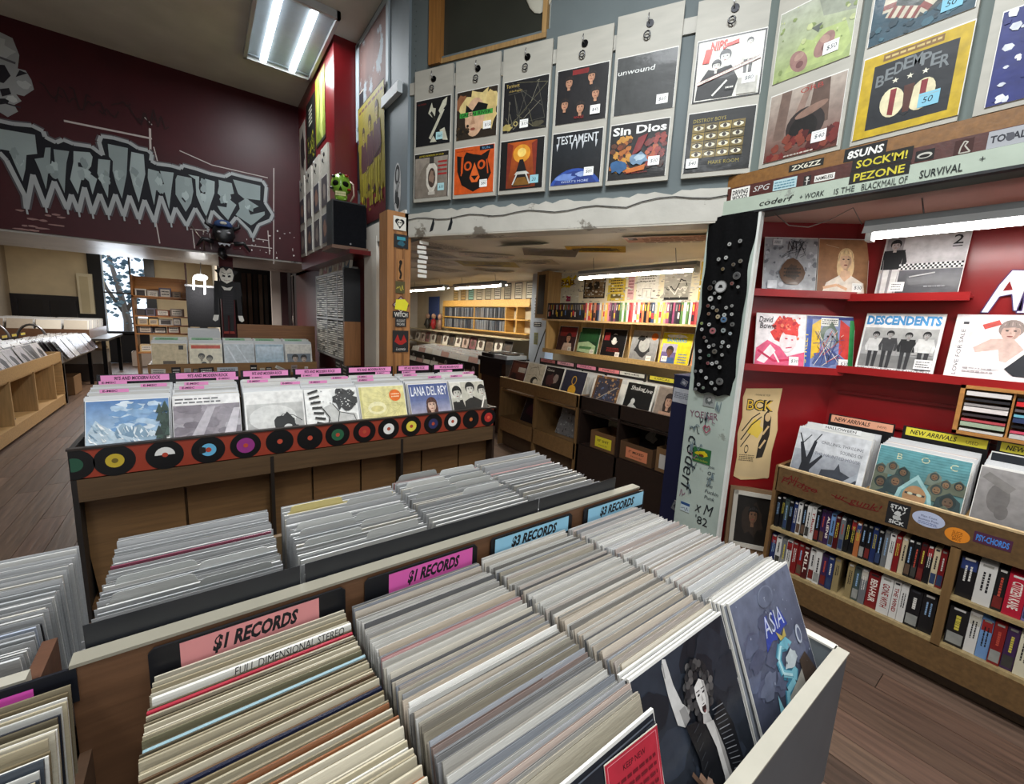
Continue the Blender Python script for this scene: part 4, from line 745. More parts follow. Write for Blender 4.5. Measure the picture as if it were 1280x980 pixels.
def b1u(a):
    a.rect(0, 0, 1, 1, '131417'); c = 'c4c2ae'
    a.poly([(0.36, 0.7), (0.46, 0.92), (0.5, 0.8), (0.58, 0.78), (0.56, 0.62), (0.48, 0.6)], c); a.poly([(0.66, 0.72), (0.78, 0.92), (0.9, 0.98), (0.88, 0.82), (0.78, 0.72), (0.7, 0.66)], c)
    a.line([(0.44, 0.72), (0.86, 0.12)], 0.06, '22231f'); a.line([(0.8, 0.74), (0.42, 0.14)], 0.07, c); a.poly([(0.42, 0.06), (0.62, 0.06), (0.52, 0.2)], c); a.poly([(0.7, 0.3), (0.84, 0.34), (0.94, 0.06), (0.8, 0.08)], c); a.text('THE UNSEEN', 0.04, 0.9, 0.03, '8a2a22')
def b1l(a):
    a.rect(0, 0, 1, 1, '23211c'); a.grad(0.02, 0, 0.98, 0.9, '6f665c', '958c80'); a.ell(0.5, 0.0, 0.46, 0.8, '7c7368'); a.text('JAMES WARREN IN DUB', 0.14, 0.91, 0.05, 'c8b434', w=0.72); a.rect(0.45, 0.74, 0.58, 0.9, '3d3a36')
    a.poly([(0.36, 0.3), (0.36, 0.66), (0.44, 0.76), (0.6, 0.76), (0.68, 0.66), (0.68, 0.3), (0.58, 0.12), (0.46, 0.12)], 'cfc9bc'); a.ell(0.52, 0.44, 0.11, 0.22, '4a3c34'); a.blob(0.52, 0.46, 0.08, 0.16, '8a7262', 2); a.rect(0.42, 0.06, 0.62, 0.13, 'bdb6aa')
    for i in range(4): a.rect(0.7, 0.76 - i * 0.09, 0.96, 0.8 - i * 0.09, 'a02c2c')
def b2u(a):
    a.rect(0, 0, 1, 1, '2c241c'); a.blob(0.12, 0.75, 0.16, 0.2, '8a5a3c', 2); a.blob(0.56, 0.62, 0.46, 0.42, 'd8c283', 5, 22); a.blob(0.85, 0.6, 0.16, 0.4, 'cdb476', 8); a.ell(0.46, 0.44, 0.24, 0.4, 'cfa888', rot=-0.1)
    a.poly([(0.22, 0.5), (0.24, 0.72), (0.4, 0.58), (0.54, 0.74), (0.78, 0.66), (0.74, 0.52), (0.5, 0.5)], '0f0e10'); a.rect(0.08, 0.46, 0.9, 0.56, '3c9a3e'); a.rect(0.3, 0.46, 0.4, 0.56, 'cfa888'); a.text('GREEN RIVER', 0.1, 0.475, 0.07, '143a1c', w=0.76, bold=0.02)
    a.poly([(0.42, 0.5), (0.36, 0.3), (0.48, 0.3)], 'b88e70'); a.ell(0.42, 0.2, 0.06, 0.03, '8c4a3c'); a.speck(30, ['1c1812', '4a3a26'], 0.01, 0.05, 3, (0, 0, 0.3, 0.3))
def b2l(a):
    a.rect(0, 0, 1, 1, 'c8521c'); a.rect(0.64, 0.9, 0.98, 0.99, '111826'); a.text('RUN.', 0.7, 0.92, 0.045, '6aa0c8', w=0.2); a.words(0.05, 0.9, 0.5, 0.95, 'a03a14', 1, 2); k = '15100e'
    a.poly([(0.06, 0.84), (0.24, 0.8), (0.3, 0.9), (0.48, 0.84), (0.68, 0.8), (0.9, 0.9), (0.84, 0.7), (0.94, 0.4), (0.8, 0.16), (0.5, 0.04), (0.2, 0.2), (0.08, 0.5)], k)
    for q in (-1, 1): a.ell(0.52 + q * 0.17, 0.6, 0.1, 0.1, 'c8521c'); a.ell(0.52 + q * 0.17, 0.6, 0.05, 0.06, k); a.line([(0.52 + q * 0.3, 0.7), (0.52 + q * 0.34, 0.4)], 0.03, 'c8521c')
    a.poly([(0.4, 0.34), (0.52, 0.66), (0.66, 0.34), (0.6, 0.24), (0.46, 0.24)], 'd8642a'); a.poly([(0.44, 0.38), (0.62, 0.38), (0.53, 0.28)], k); a.poly([(0.18, 0.8), (0.24, 0.8), (0.22, 0.44), (0.17, 0.5)], 'c8521c')
def b3u(a):
    a.rect(0, 0, 1, 1, '17171a'); a.text('Torment', 0.05, 0.88, 0.07, 'b8a05a', w=0.3); a.text('of the Pregnant', 0.12, 0.78, 0.05, 'b8a05a', w=0.3); rq = random.Random(5)
    for i in range(12): a.line([(rq.random(), rq.random() * 0.7), (rq.random(), rq.random()), (rq.random(), rq.random())], 0.008, rq.choice(('8a8674', '5a584e', '6e6a52')))
    a.blob(0.1, 0.1, 0.12, 0.08, 'a8985a', 2); a.ell(0.3, 0.16, 0.05, 0.05, 'b4a46a'); a.ell(0.3, 0.16, 0.03, c='17171a'); a.blob(0.8, 0.1, 0.14, 0.06, '4a4636', 5)
def b3l(a):
    a.rect(0, 0, 1, 1, '131213'); a.grad(0.16, 0.03, 0.84, 0.96, '6a2c12', 'b0521c'); a.ell(0.5, 0.72, 0.2, 0.18, 'd8922c'); a.ell(0.5, 0.74, 0.1, 0.09, 'f0d070'); a.poly([(0.16, 0.03), (0.16, 0.96), (0.3, 0.9), (0.24, 0.4)], '7a2c1c'); a.poly([(0.84, 0.03), (0.84, 0.96), (0.72, 0.9), (0.78, 0.4)], '7a2c1c')
    a.poly([(0.3, 0.06), (0.46, 0.6), (0.54, 0.6), (0.74, 0.06)], '181416'); a.poly([(0.4, 0.36), (0.62, 0.36), (0.7, 0.3), (0.34, 0.3)], 'c2c0b8'); a.poly([(0.32, 0.08), (0.42, 0.24), (0.6, 0.24), (0.72, 0.08)], '7a5420')
    for q in (-1, 1): a.line([(0.51 + q * 0.2, 0.1), (0.51 + q * 0.1, 0.32)], 0.03, 'c8c6c0')
def b4u(a):
    a.rect(0, 0, 1, 1, '121013'); a.rect(0.3, 0.88, 0.62, 0.97, '7a1c1c')
    for cx, cy, s in ((0.24, 0.76, 0.085), (0.68, 0.8, 0.085), (0.78, 0.48, 0.085), (0.18, 0.36, 0.085), (0.5, 0.26, 0.09)): a.head(cx, cy, s, 'b8876a', '1c1412')
    a.text('WHOLE', 0.38, 0.06, 0.05, '9a2020', w=0.2)
def b4l(a):
    a.rect(0, 0, 1, 1, '0f1216'); a.grad(0, 0.3, 1, 0.8, '0f1216', '1a2026'); a.text('TESTAMENT', 0.08, 0.78, 0.16, 'cfd3d6', w=0.84, bold=0.012)
    for x in (0.1, 0.4, 0.5, 0.62, 0.88): a.poly([(x - 0.02, 0.8), (x + 0.03, 0.8), (x, 0.66)], 'c4c8cc')
    a.ell(0.5, -0.2, 0.56, 0.5, '2b4a9a', 30); a.ell(0.5, -0.22, 0.5, 0.47, '24397c', 30); a.blob(0.3, 0.14, 0.2, 0.08, '6a86c4', 2); a.blob(0.66, 0.18, 0.16, 0.05, '8aa0d0', 6); a.text("WHAT'S MORE", 0.22, 0.03, 0.045, 'b8c4e0', w=0.56)
def b5u(a):
    a.rect(0, 0, 1, 1, '2e302f'); a.grad(0, 0.5, 1, 1, '2e302f', '393b3a'); a.text('unwound', 0.02, 0.7, 0.09, 'd6d8d4', w=0.62, bold=0.006, shear=0.15)
def b5l(a):
    a.rect(0, 0, 1, 1, '0f0e0f'); a.text('Sin Dios', 0.04, 0.8, 0.15, 'e6e6e2', w=0.92, bold=0.03); rq = random.Random(3)
    for i in range(46): a.blob(0.05 + 0.32 * rq.random(), 0.16 + 0.58 * rq.random(), 0.05, 0.05, rq.choice(('a8642c', '7a3a20', 'c08a3c', '5a3420')), i)
    for i in range(40): a.blob(0.66 + 0.3 * rq.random(), 0.2 + 0.54 * rq.random(), 0.05, 0.05, rq.choice(('8a2c22', '6a2420', 'a8502c', '3a2620')), i)
    a.poly([(0.4, 0.4), (0.5, 0.72), (0.66, 0.78), (0.56, 0.5)], '7a2426'); a.blob(0.54, 0.34, 0.16, 0.12, '6a86a0', 3); a.blob(0.54, 0.36, 0.1, 0.06, 'a8bcc8', 5); a.blob(0.18, 0.24, 0.2, 0.12, '2f5a86', 8); a.poly([(0.3, 0.16), (0.66, 0.24), (0.64, 0.14), (0.34, 0.1)], 'c06a2c'); a.text('ruido anticapitalista', 0.3, 0.08, 0.04, '8a2420', w=0.4)
def b6u(a):
    a.rect(0, 0, 1, 1, '1a1a1a'); a.rect(0.025, 0.025, 0.975, 0.975, 'dcdad0'); a.poly([(0.04, 0.04), (0.06, 0.3), (0.2, 0.52), (0.4, 0.46), (0.5, 0.2), (0.46, 0.04)], '1c1c1c'); a.head(0.32, 0.56, 0.07, 'd4d2c8', '141414'); a.head(0.44, 0.68, 0.085, 'd8d6cc', '141414')
    a.poly([(0.3, 0.04), (0.34, 0.5), (0.54, 0.54), (0.66, 0.3), (0.6, 0.04)], '161616'); a.person(0.78, 0.3, 0.6, 'cfcdc3', '1a1a1a', 'c8c6bc', '3a3a38'); a.rect(0.66, 0.04, 0.94, 0.3, 'b4b2a8')
    a.text('NIPS', 0.2, 0.8, 0.15, 'd8301e', w=0.24, bold=0.03, shear=0.1); a.poly([(0.1, 0.62), (0.2, 0.62), (0.24, 0.84), (0.14, 0.84)], 'd8301e'); a.poly([(0.44, 0.88), (0.62, 0.92), (0.62, 0.86), (0.44, 0.83)], 'd8301e')
    a.line([(0.05, 0.30), (0.95, 0.58)], 0.05, '8a3028'); a.line([(0.05, 0.30), (0.95, 0.58)], 0.038, 'd8d6cc'); a.text('THE NIPS ONLY THE END OF THE BEGINNING', 0.09, 0.3, 0.02, '5a2420', w=0.84, rot=0.3); a.line([(0.3, 0.08), (0.5, 0.3)], 0.03, 'e4e2d8'); a.rect(0.48, 0.14, 0.62, 0.22, '1a1a1a'); a.words(0.49, 0.15, 0.61, 0.21, 'e0ded4', 1, 2)
def b6l(a):
    a.rect(0, 0, 1, 1, '0f100f'); a.text('DESTROY BOYS', 0.08, 0.84, 0.06, '9a8a34', w=0.5); a.text('MAKE ROOM', 0.38, 0.12, 0.06, '9a8a34', w=0.46)
    for i in range(4):
        for j in range(4):
            x, y = 0.08 + 0.2 * i, 0.24 + 0.145 * j; a.rect(x, y, x + 0.19, y + 0.135, ('8a7430', '6e5c26', '7c6a34', '5a4c22')[(i + 2 * j) % 4]); a.ell(x + 0.095, y + 0.065, 0.075, 0.036, 'd8d2b8', 14); a.ell(x + 0.095, y + 0.067, 0.03, 0.034, '2c2018', 10); a.line([(x + 0.02, y + 0.085), (x + 0.095, y + 0.115), (x + 0.17, y + 0.085)], 0.014, '241c10')
def b7u(a):
    a.grad(0, 0, 1, 1, '95a568', 'a9ad9c'); a.poly([(0.5, 1), (1, 1), (1, 0.6), (0.6, 0.7)], '8f9484'); a.poly([(0.16, 0.1), (0.36, 0.5), (0.5, 0.42), (0.6, 0.52), (0.9, 0.5), (1, 0.2), (0.9, 0.05)], 'a4b374')
    for cx, cy, q in ((0.34, 0.2, 0.5), (0.66, 0.3, -0.5)): a.ell(cx, cy, 0.11, 0.17, '93716a', 18, q); a.ell(cx + 0.02, cy - 0.05, 0.05, 0.05, '6e4c4a'); a.ell(cx, cy + 0.07, 0.07, 0.05, 'a8897c', 12, q)
    a.poly([(0.46, 0.6), (0.56, 0.5), (0.6, 0.62)], '5a5f58'); a.speck(26, ['b8c08c', '7f8e5a'], 0.01, 0.05, 3)
def b7l(a):
    a.grad(0, 0, 1, 1, '5a2c22', 'a89c90'); a.poly([(0.1, 0.3), (0.16, 1), (0.3, 1), (0.26, 0.3)], '6e5a50'); a.poly([(0.34, 0.5), (0.5, 1), (0.58, 1), (0.44, 0.4)], '8a7266'); a.poly([(0.56, 0.36), (0.6, 1), (0.8, 1), (0.84, 0.4)], '5a463c')
    a.ell(0.54, 0.42, 0.26, 0.26, '2a2220'); a.ell(0.52, 0.38, 0.19, 0.2, '15110f'); a.ell(0.6, 0.62, 0.22, 0.06, '84685a', 20, 0.3); a.text('ORB', 0.42, 0.9, 0.07, '9a3a34', w=0.3); rq = random.Random(2)
    for i in range(30): a.blob(rq.random(), 0.02 + 0.28 * rq.random() ** 2, 0.06, 0.07, rq.choice(('6a2420', '4a1a18', '7a3a2c')), i)
    a.words(0.3, 0.0, 0.7, 0.05, 'c0b4a8', 1, 4)
def b8u(a):
    a.rect(0, 0, 1, 1, '20404e'); a.ell(0.5, 0.6, 0.34, 0.46, '2c3430'); a.blob(0.5, 0.66, 0.28, 0.34, '3a4038', 4); P = [(0.2, 0.9), (0.17, 0.36), (0.5, 0.2), (0.86, 0.56), (0.9, 0.9)]
    a.line(P, 0.13, 'b8b09c')
    for (x0, y0), (x1, y1) in zip(P, P[1:]):
        for k in range(4): u, v = (k + 0.3) / 4, (k + 0.75) / 4; a.line([(x0 + (x1 - x0) * u, y0 + (y1 - y0) * u), (x0 + (x1 - x0) * v, y0 + (y1 - y0) * v)], 0.13, '7a3c34')
    a.speck(20, ['305866', '183440'], 0.02, 0.07, 6, (0, 0, 1, 0.2))
def b8l(a):
    a.rect(0, 0, 1, 1, 'b79a14'); a.rect(0.12, 0.09, 0.9, 0.87, '171b20'); a.rect(0.2, 0.9, 0.76, 0.98, '7a5a2a'); a.words(0.22, 0.91, 0.74, 0.97, 'c0aa6a', 1, 3)
    for k, ch in enumerate('BEDEMPER'): q = k / 7; a.text(ch, 0.16 + 0.6 * q, 0.6 + 0.12 * math.sin(q * PI), 0.14, '6e7476', w=0.085, bold=0.02)
    a.poly([(0.3, 0.6), (0.5, 0.68), (0.72, 0.6), (0.74, 0.34), (0.5, 0.16), (0.28, 0.34)], '171b20'); a.ell(0.36, 0.36, 0.12, 0.18, 'd4cba6', 18, 0.15); a.ell(0.64, 0.36, 0.12, 0.18, 'd4cba6', 18, -0.15); a.poly([(0.46, 0.52), (0.56, 0.52), (0.54, 0.2), (0.48, 0.2)], '4a2418')
    for x in (0.33, 0.62): a.poly([(x, 0.22), (x + 0.055, 0.2), (x + 0.06, 0.52), (x, 0.52)], '7a2226')
    for x in (0.36, 0.5, 0.64): a.poly([(x + 0.035 * (1 if k % 2 else 0.42) * math.sin(k * PI / 5), 0.62 + 0.035 * (1 if k % 2 else 0.42) * -math.cos(k * PI / 5)) for k in range(10)], 'd8d4c0')
def b9(a):
    a.rect(0, 0, 1, 1, '222a6a'); a.speck(46, ['c8ccd4', 'dfe2e6', '222a6a'], 0.02, 0.06, 4); a.blob(0.62, 0.48, 0.26, 0.42, '5a3028', 5, 20); a.blob(0.7, 0.62, 0.2, 0.2, '2c5a66', 3); a.blob(0.6, 0.3, 0.2, 0.2, '7a4a3c', 9)
SL = ('the leftmost white board', 'the second white board', 'the third white board', 'the fourth white board', 'the fifth white board', 'the sixth white board')
names = [('black cover of two pale crossed bones, upper record on ', 'brown cover of a white lantern shape, lower record on '), ('blond face in dark glasses on a cover, upper record on ', 'orange cover of a black cat face, lower record on '), ('black cover of thin branches, upper record on ', 'dark cover with a glowing orange archway, lower record on '), ('black cover of five faces in the dark, upper record on ', 'black cover with a blue planet edge, lower record on '), ('plain charcoal cover with small white lettering, upper record on ', 'black cover with big white lettering over red crowd, lower record on '), ('white punk band cover with red lettering, upper record on ', 'black cover with a grid of eyes, lower record on ')]
ups = [b1u, b2u, b3u, b4u, b5u, b6u]; los = [b1l, b2l, b3l, b4l, b5l, b6l]
bs_ = [(0.062, 0.388), (0.412, 0.758), (0.778, 1.118), (1.148, 1.495), (1.515, 1.875), (1.945, 2.30)]
prU = [('$60', 0.6, 0.1, 'a9d4d8'), ('$150', 0.68, 0.16, 'f0f0ec'), ('$150', 0.4, 0.06, 'f0f0ec'), ('$45', 0.7, 0.1, 'f0f0ec'), ('$60', 0.72, 0.1, 'f0f0ec'), ('$80', 0.72, 0.2, 'f0f0ec')]
prL = [('$50', 0.7, 0.14, 'a9d4d8'), ('$80', 0.66, 0.12, 'f0f0ec'), ('20', 0.72, 0.1, '8fc4d0'), ('$85', 0.68, 0.14, 'f0f0ec'), ('$30', 0.7, 0.2, 'f0f0ec'), ('$40', 0.03, 0.08, 'f0f0ec')]
for k, (s0, s1) in enumerate(bs_):
    c, w_ = (s0 + s1) / 2, s1 - s0; z0 = 2.405; top = 3.30 if k != 4 else 3.325
    board(MA @ at(c, -0.014, z0), w_, top - z0, 'white painted display board on the slanted grey wall, ' + ('leftmost of the row', 'second from the left', 'third from the left', 'fourth from the left', 'fifth from the left', 'sixth from the left')[k])
    sz = w_ * 0.93
    record(names[k][0] + SL[k], ups[k], MA @ at(c + 0.003, -0.034, z0 + 0.385, 0, 0.0), size=sz, hgt=0.313, price=prU[k], group='records on the white boards')
    record(names[k][1] + SL[k], los[k], MA @ at(c - 0.004, -0.034, z0 + 0.025, 0, 0.0), size=sz, hgt=0.313, price=prL[k], group='records on the white boards')
RB = [(1.125, 0.775), (0.74, 0.405), (0.365, -0.0)]
for k, (ya, yb) in enumerate(RB):
    c, w_ = (ya + yb) / 2, ya - yb; M = at(XW, c, 2.405, RX)
    board(M, w_, 0.98, 'tall white display board on the right wall, ' + ('holding the pale green cover', 'holding the yellow bordered shield cover', 'holding the blue and white mottled cover')[k])
    u_, l_ = ((b7u, b7l), (b8u, b8l), (None, b9))[k]
    if u_: record(('pale green cover of two hooves, upper record on the right wall board', 'teal cover with a red striped ribbon, upper record on the right wall')[k], u_, at(XW - 0.022, c, 2.80 - 0.002, RX), size=0.318, price=(('$50', 0.66, 0.14, 'e8e8e4'), ('50', 0.7, 0.08, '7fb8cc'))[k], group='records on the white boards')
    record(('dusty brown cover of a broken tower, lower record on the right wall', 'yellow bordered cover with a striped shield, lower record on the right wall', 'navy and white mottled cover cut by the right frame edge')[k], l_, at(XW - 0.022, c - 0.004, 2.425, RX), size=0.318 if k != 1 else 0.33, price=(('$40', 0.66, 0.12, 'e8e8e4'), ('50', 0.62, 0.2, '7fb8cc'), None)[k], group='records on the white boards')
# ledge under the right wall boards, stickers and ink on it
struct(MB().box((XW - 0.022, -3.0, 2.335), (XW, 1.275, 2.40), '7d5526').box((XW - 0.028, -3.0, 2.27), (XW, 1.27, 2.335), '4a2018'), 'trim_7', M_WOODX)
struct(MB().box((XW - 0.034, -3.0, 2.195), (XW, 1.285, 2.27), 'aab6a6').box((XW - 0.036, -3.0, 2.185), (XW, 1.285, 2.196), '15171a'), 'trim_8', M_GRAFF)
def sticker(label, y0, y1, z0, z1, fn, bg, x=None, rot=0.0, M=None):
    w_, h_ = abs(y0 - y1), z1 - z0
    M = M or at((x or XW - 0.0285), (y0 + y1) / 2, z0, RX) @ Matrix.Rotation(rot, 4, 'Y')
    o = MB().box((-w_ / 2, -0.0006, 0), (w_ / 2, 0, h_), bg).build('sticker', M_PAPER, M=M, label=label, cat='sticker')
    a = Art(w_ * 0.98, h_ * 0.96, y=-0.0008); fn(a); a.build('sticker_print', M_PRINT, o); return o
def tx(s, c, w=0.86, h=0.6, b=0.02, sh=0.0): return lambda a: a.text(s, 0.07, (1 - h) / 2, h, c, w=w, bold=b, shear=sh)
sticker('white sticker with black lettering at the left end of the ledge', 1.245, 1.15, 2.262, 2.328, lambda a: (a.text('DRIVING', 0.06, 0.5, 0.4, '101010', w=0.86, bold=0.03), a.text('WOODS', 0.06, 0.08, 0.38, '101010', w=0.86, bold=0.03)), 'e4e2da')
sticker('silver scrawled tag beside the white lettered sticker', 1.14, 1.045, 2.285, 2.325, tx('SPG', 'c8c8c4', 0.8, 0.7, 0.0, 0.3), '4a2018')
sticker('pale blue sticker on the ledge', 1.035, 0.93, 2.275, 2.325, lambda a: a.words(0.05, 0.1, 0.95, 0.9, '5a8494', 3, 2), 'a9c4c8')
sticker('black sticker with white symbols on the upper ledge', 0.975, 0.83, 2.352, 2.385, tx('ZX6ZZ', 'd8d4c0', 0.86, 0.7), '15150f', XW - 0.0225)
sticker('small black skeleton sticker on the ledge', 0.90, 0.87, 2.27, 2.315, lambda a: (a.ell(0.5, 0.8, 0.22, 0.16, 'c4c2ba', 10), a.line([(0.5, 0.7), (0.5, 0.1)], 0.1, 'c4c2ba'), a.line([(0.15, 0.5), (0.85, 0.5)], 0.06, 'c4c2ba')), '1b1412')
sticker('white nameplate sticker with black letters on the ledge', 0.855, 0.775, 2.278, 2.306, tx('NAMELESS', '111111', 0.86, 0.6), 'dcdad2')
sticker('black sticker lettered with white suns wording', 0.752, 0.605, 2.34, 2.395, tx('8SUNS', 'e8e6de', 0.86, 0.64, 0.03, 0.1), '111214', XW - 0.0225)
sticker('black sticker lettered in yellow, sock wording', 0.715, 0.515, 2.292, 2.345, tx("SOCK'M!", 'c9bc3c', 0.86, 0.66), '15130f')
sticker('black sticker lettered in yellow, pez wording', 0.715, 0.515, 2.236, 2.288, tx('PEZONE', 'c9bc3c', 0.86, 0.66), '15130f', XW - 0.0345)
sticker('black oval fish sticker on the ledge', 0.505, 0.45, 2.278, 2.318, lambda a: (a.ell(0.5, 0.5, 0.42, 0.3, 'b8b6ac'), a.ell(0.5, 0.45, 0.3, 0.16, '15120f')), '15120f')
sticker('silver bird outline sticker on the ledge', 0.395, 0.345, 2.272, 2.326, lambda a: a.line([(0.3, 0.1), (0.35, 0.5), (0.5, 0.9), (0.7, 0.8), (0.55, 0.6), (0.75, 0.3), (0.9, 0.1), (0.3, 0.1)], 0.08, 'b4b0a4'), '3a1a14')
sticker('large silver sticker with dark skull lettering at the ledge right end', 0.31, 0.20, 2.272, 2.332, lambda a: (a.text('TOTALS', 0.05, 0.3, 0.45, '33343a', w=0.9, bold=0.03), a.ell(0.5, 0.5, 0.1, 0.25, '55565c')), 'a2a4a8')
g = WArt(-0.0015)
g.text('coderf', 0.0, 2.212, 0.026, '15171a', w=0.15, shear=0.35); g.text('+ WORK', 0.185, 2.208, 0.024, '2a3030', w=0.10, shear=0.1); g.text('IS THE', 0.325, 2.204, 0.025, '2a3030', w=0.075); g.text('BLACKMAIL OF', 0.425, 2.201, 0.027, '2a3030', w=0.15); g.text('SURVIVAL', 0.61, 2.208, 0.03, '2a3030', w=0.12, bold=0.01); g.text('+', 0.77, 2.232, 0.015, '2a3030')
g.build('slogan_lettering', M_PRINT, M=at(XW - 0.035, 1.09, 0, RX), label='hand inked slogan along the pale green beam over the alcove', cat='lettering', kind='stuff')
# grey wall by the doorway: poster, handle rail, sticker
def yellow_poster(a):
    a.grad(0, 0, 1, 1, '75681a', '8f8228'); a.grad(0, 0, 1, 0.22, '4a1418', '6a1c22'); a.rect(0, 0.93, 1, 1, '96881f'); a.words(0.05, 0.93, 0.95, 0.98, '5a2a1a', 1, 3)
    for k, cx in enumerate((0.22, 0.48, 0.75)): a.person(cx, 0.14, 0.66 + 0.05 * k, '9a8a4a', '3a2416', '4a2a30', '958a2a')
    a.speck(40, ['b0a22c', '7a6a1c', '3a1c20'], 0.01, 0.05, 4, (0.05, 0.1, 0.95, 0.3)); a.line([(0.3, 0.42), (0.95, 0.56)], 0.008, '241a10')
poster('band_poster', 'tall yellow poster of standing figures on the grey wall by the doorway', 'poster', yellow_poster, 0.70, 1.05, at(1.285, 3.97, 2.39, RX) @ Matrix.Rotation(0.02, 4, 'X'), edge='1c1a14')
def purple_p(a): a.rect(0, 0, 1, 1, '1c1822'); a.ell(0.5, 0.6, 0.4, 0.14, '7a6aa8'); a.ell(0.4, 0.45, 0.2, 0.06, 'b4a83a'); a.rect(0.0, 0.75, 1, 0.84, '8a9298')
poster('dark_poster', 'narrow dark purple poster tucked behind the yellow poster', 'poster', purple_p, 0.2, 0.85, at(1.29, 4.34, 2.75, RX))
MB().box((-0.19, -0.045, 0), (0.17, -0.005, 0.075), 'c9d0d2').build('rail_block', M_PAINT, M=at(1.3, 3.47, 3.22, RX) @ Matrix.Rotation(0.02, 4, 'Y'), label='short pale grey wooden rail on the grey wall above the poster', cat='rail')
def oval(a): a.ell(0.5, 0.5, 0.46, 0.5, 'c2c4c4'); a.ell(0.5, 0.76, 0.3, 0.2, '2a2c2e'); a.ell(0.5, 0.76, 0.16, 0.12, 'a0a2a2'); a.ell(0.42, 0.35, 0.22, 0.16, '3a3c3e'); a.ell(0.6, 0.2, 0.2, 0.12, '2c2e30'); a.ell(0.5, 0.52, 0.14, 0.1, '888a8a'); a.line([(0.2, 0.2), (0.8, 0.6)], 0.03, '1c1c1e')
a = Art(0.17, 0.38); oval(a); a.build('cutout_sticker', M_PRINT, M=at(1.298, 3.40, 2.37, RX), label='black and white oval cut-out sticker near the grey wall corner', cat='sticker')
# bulkhead side wall: three posters, four display boards, speaker with the green skull
def pA(a): a.rect(0, 0, 1, 1, '7a2226'); a.rect(0.05, 0.03, 0.95, 0.97, 'aaa49a'); a.blob(0.5, 0.5, 0.3, 0.35, '2a2022', 3)
def pB(a): a.rect(0, 0, 1, 1, '0f100d'); a.words(0.3, 0.6, 0.7, 0.9, 'b8b8a8', 5, 3); a.speck(50, ['8a8a1c', 'b0ac2c'], 0.01, 0.04, 5, (0.1, 0.08, 0.9, 0.45))
def pC(a): a.grad(0, 0, 1, 1, '58641a', '7f8626'); a.blob(0.5, 0.5, 0.35, 0.45, '8a9048', 3); a.line([(0.3, 0.1), (0.45, 0.6), (0.4, 0.95)], 0.05, '3a4a14'); a.line([(0.7, 0.05), (0.6, 0.5), (0.75, 0.95)], 0.05, 'a4a86a'); a.rect(0, 0, 1, 0.05, '16180c')
for nm, fn, y, w_, z, lab in (('red_poster', pA, 5.98, 0.42, 3.14, 'red bordered poster nearest the corner on the bulkhead side wall'), ('black_poster', pB, 5.5, 0.46, 3.22, 'black poster with yellow specks between two others on the bulkhead'), ('green_poster', pC, 5.02, 0.42, 3.30, 'yellow green poster on the bulkhead side wall')):
    poster(nm, lab, 'poster', fn, w_, 0.68, at(1.085, y, z, RX), edge='15130f')
for k, (y, w_) in enumerate(((6.02, 0.30), (5.6, 0.30), (5.2, 0.30), (4.82, 0.29))):
    M = at(1.088, y, 2.24, RX); o = board(M, w_, 0.94 + 0.01 * k, 'pale display board on the red bulkhead, ' + ('nearest the dark corner', 'second from the dark corner', 'third from the dark corner', 'nearest the black speaker')[k], True)
    for j, z in ((0, 0.03), (1, 0.40)): record('faded %s sleeve on the bulkhead board %s' % (('lower', 'upper')[j], ('nearest the dark corner', 'second from the dark corner', 'third from the dark corner', 'nearest the black speaker')[k]), (lambda q: lambda a: (a.rect(0, 0, 1, 1, ('4a4648', '6a5a50', '3a3c44', '746a66')[q % 4]), a.blob(0.5, 0.5, 0.3, 0.3, ('8a8078', '2a2628', '8a6a5a', 'a8a098')[q % 4], q)))(2 * k + j + j), at(1.088 - 0.021, y, 2.24 + z, RX), size=w_ * 0.9, hgt=0.29, group='records on the bulkhead boards')
t = thing('speaker', 'black loudspeaker on the bulkhead ledge below the green skull', 'speaker', at(1.135, 4.36, 2.16))
MB().box((-0.155, -0.22, 0), (0.155, 0, 0.40), '0e0f11').build('cabinet', M_BLACK, t); MB().box((-0.145, -0.226, 0.012), (0.145, -0.22, 0.388), '15161a').build('grille', M_FABRIC, t); MB().disc((0.0, -0.226, 0.03), 0.008, 'a8aab0', 'y', 10, 0.002).build('badge', M_METAL, t)
struct(MB().box((0.96, 4.08, 2.13), (1.31, 4.47, 2.16), '6a4c3a'), 'trim_9', M_WOODX)
sk_ = thing('skull_ornament', 'bright green painted skull with dark markings on the black loudspeaker', 'ornament', at(1.08, 4.22, 2.56, -0.3))
def skf(d):
    q = 1.0
    if d.z < -0.2: q *= 1 - 0.28 * min(1, (-d.z - 0.2) * 2) * (1 if d.y > -0.2 else 0.45)
    if d.y < 0 and -0.15 < d.z < 0.3 and 0.2 < abs(d.x) < 0.62: q *= 0.86
    return q
MB().ball((0, 0, 0.135), (0.088, 0.115, 0.115), '7fae3a', 26, 20, fn=skf).build('cranium', M_GLOSS, sk_)
MB().ball((0, -0.055, 0.035), (0.056, 0.055, 0.042), '86b43e', 16, 10, None, None).box((-0.04, -0.09, 0.0), (0.04, 0.0, 0.03), '86b43e', Matrix.Rotation(-0.08, 4, 'X')).build('jaw', M_GLOSS, sk_)
for x in (-0.038, 0.038): MB().ball((x, -0.088, 0.14), (0.03, 0.026, 0.026), '14160c', 12, 8).build('eye_socket', M_FABRIC, sk_)
MB().prism([(-0.014, 0.085), (0.014, 0.085), (0, 0.12)], -0.112, -0.09, '191a0e').build('nose_cavity', M_FABRIC, sk_)
for r_ in range(2):
    for k in range(6): MB().box((-0.042 + k * 0.0145, -0.114, 0.033 + 0.02 * r_), (-0.030 + k * 0.0145, -0.10, 0.05 + 0.02 * r_), 'c8c48a').build('tooth', M_GLOSS, sk_)
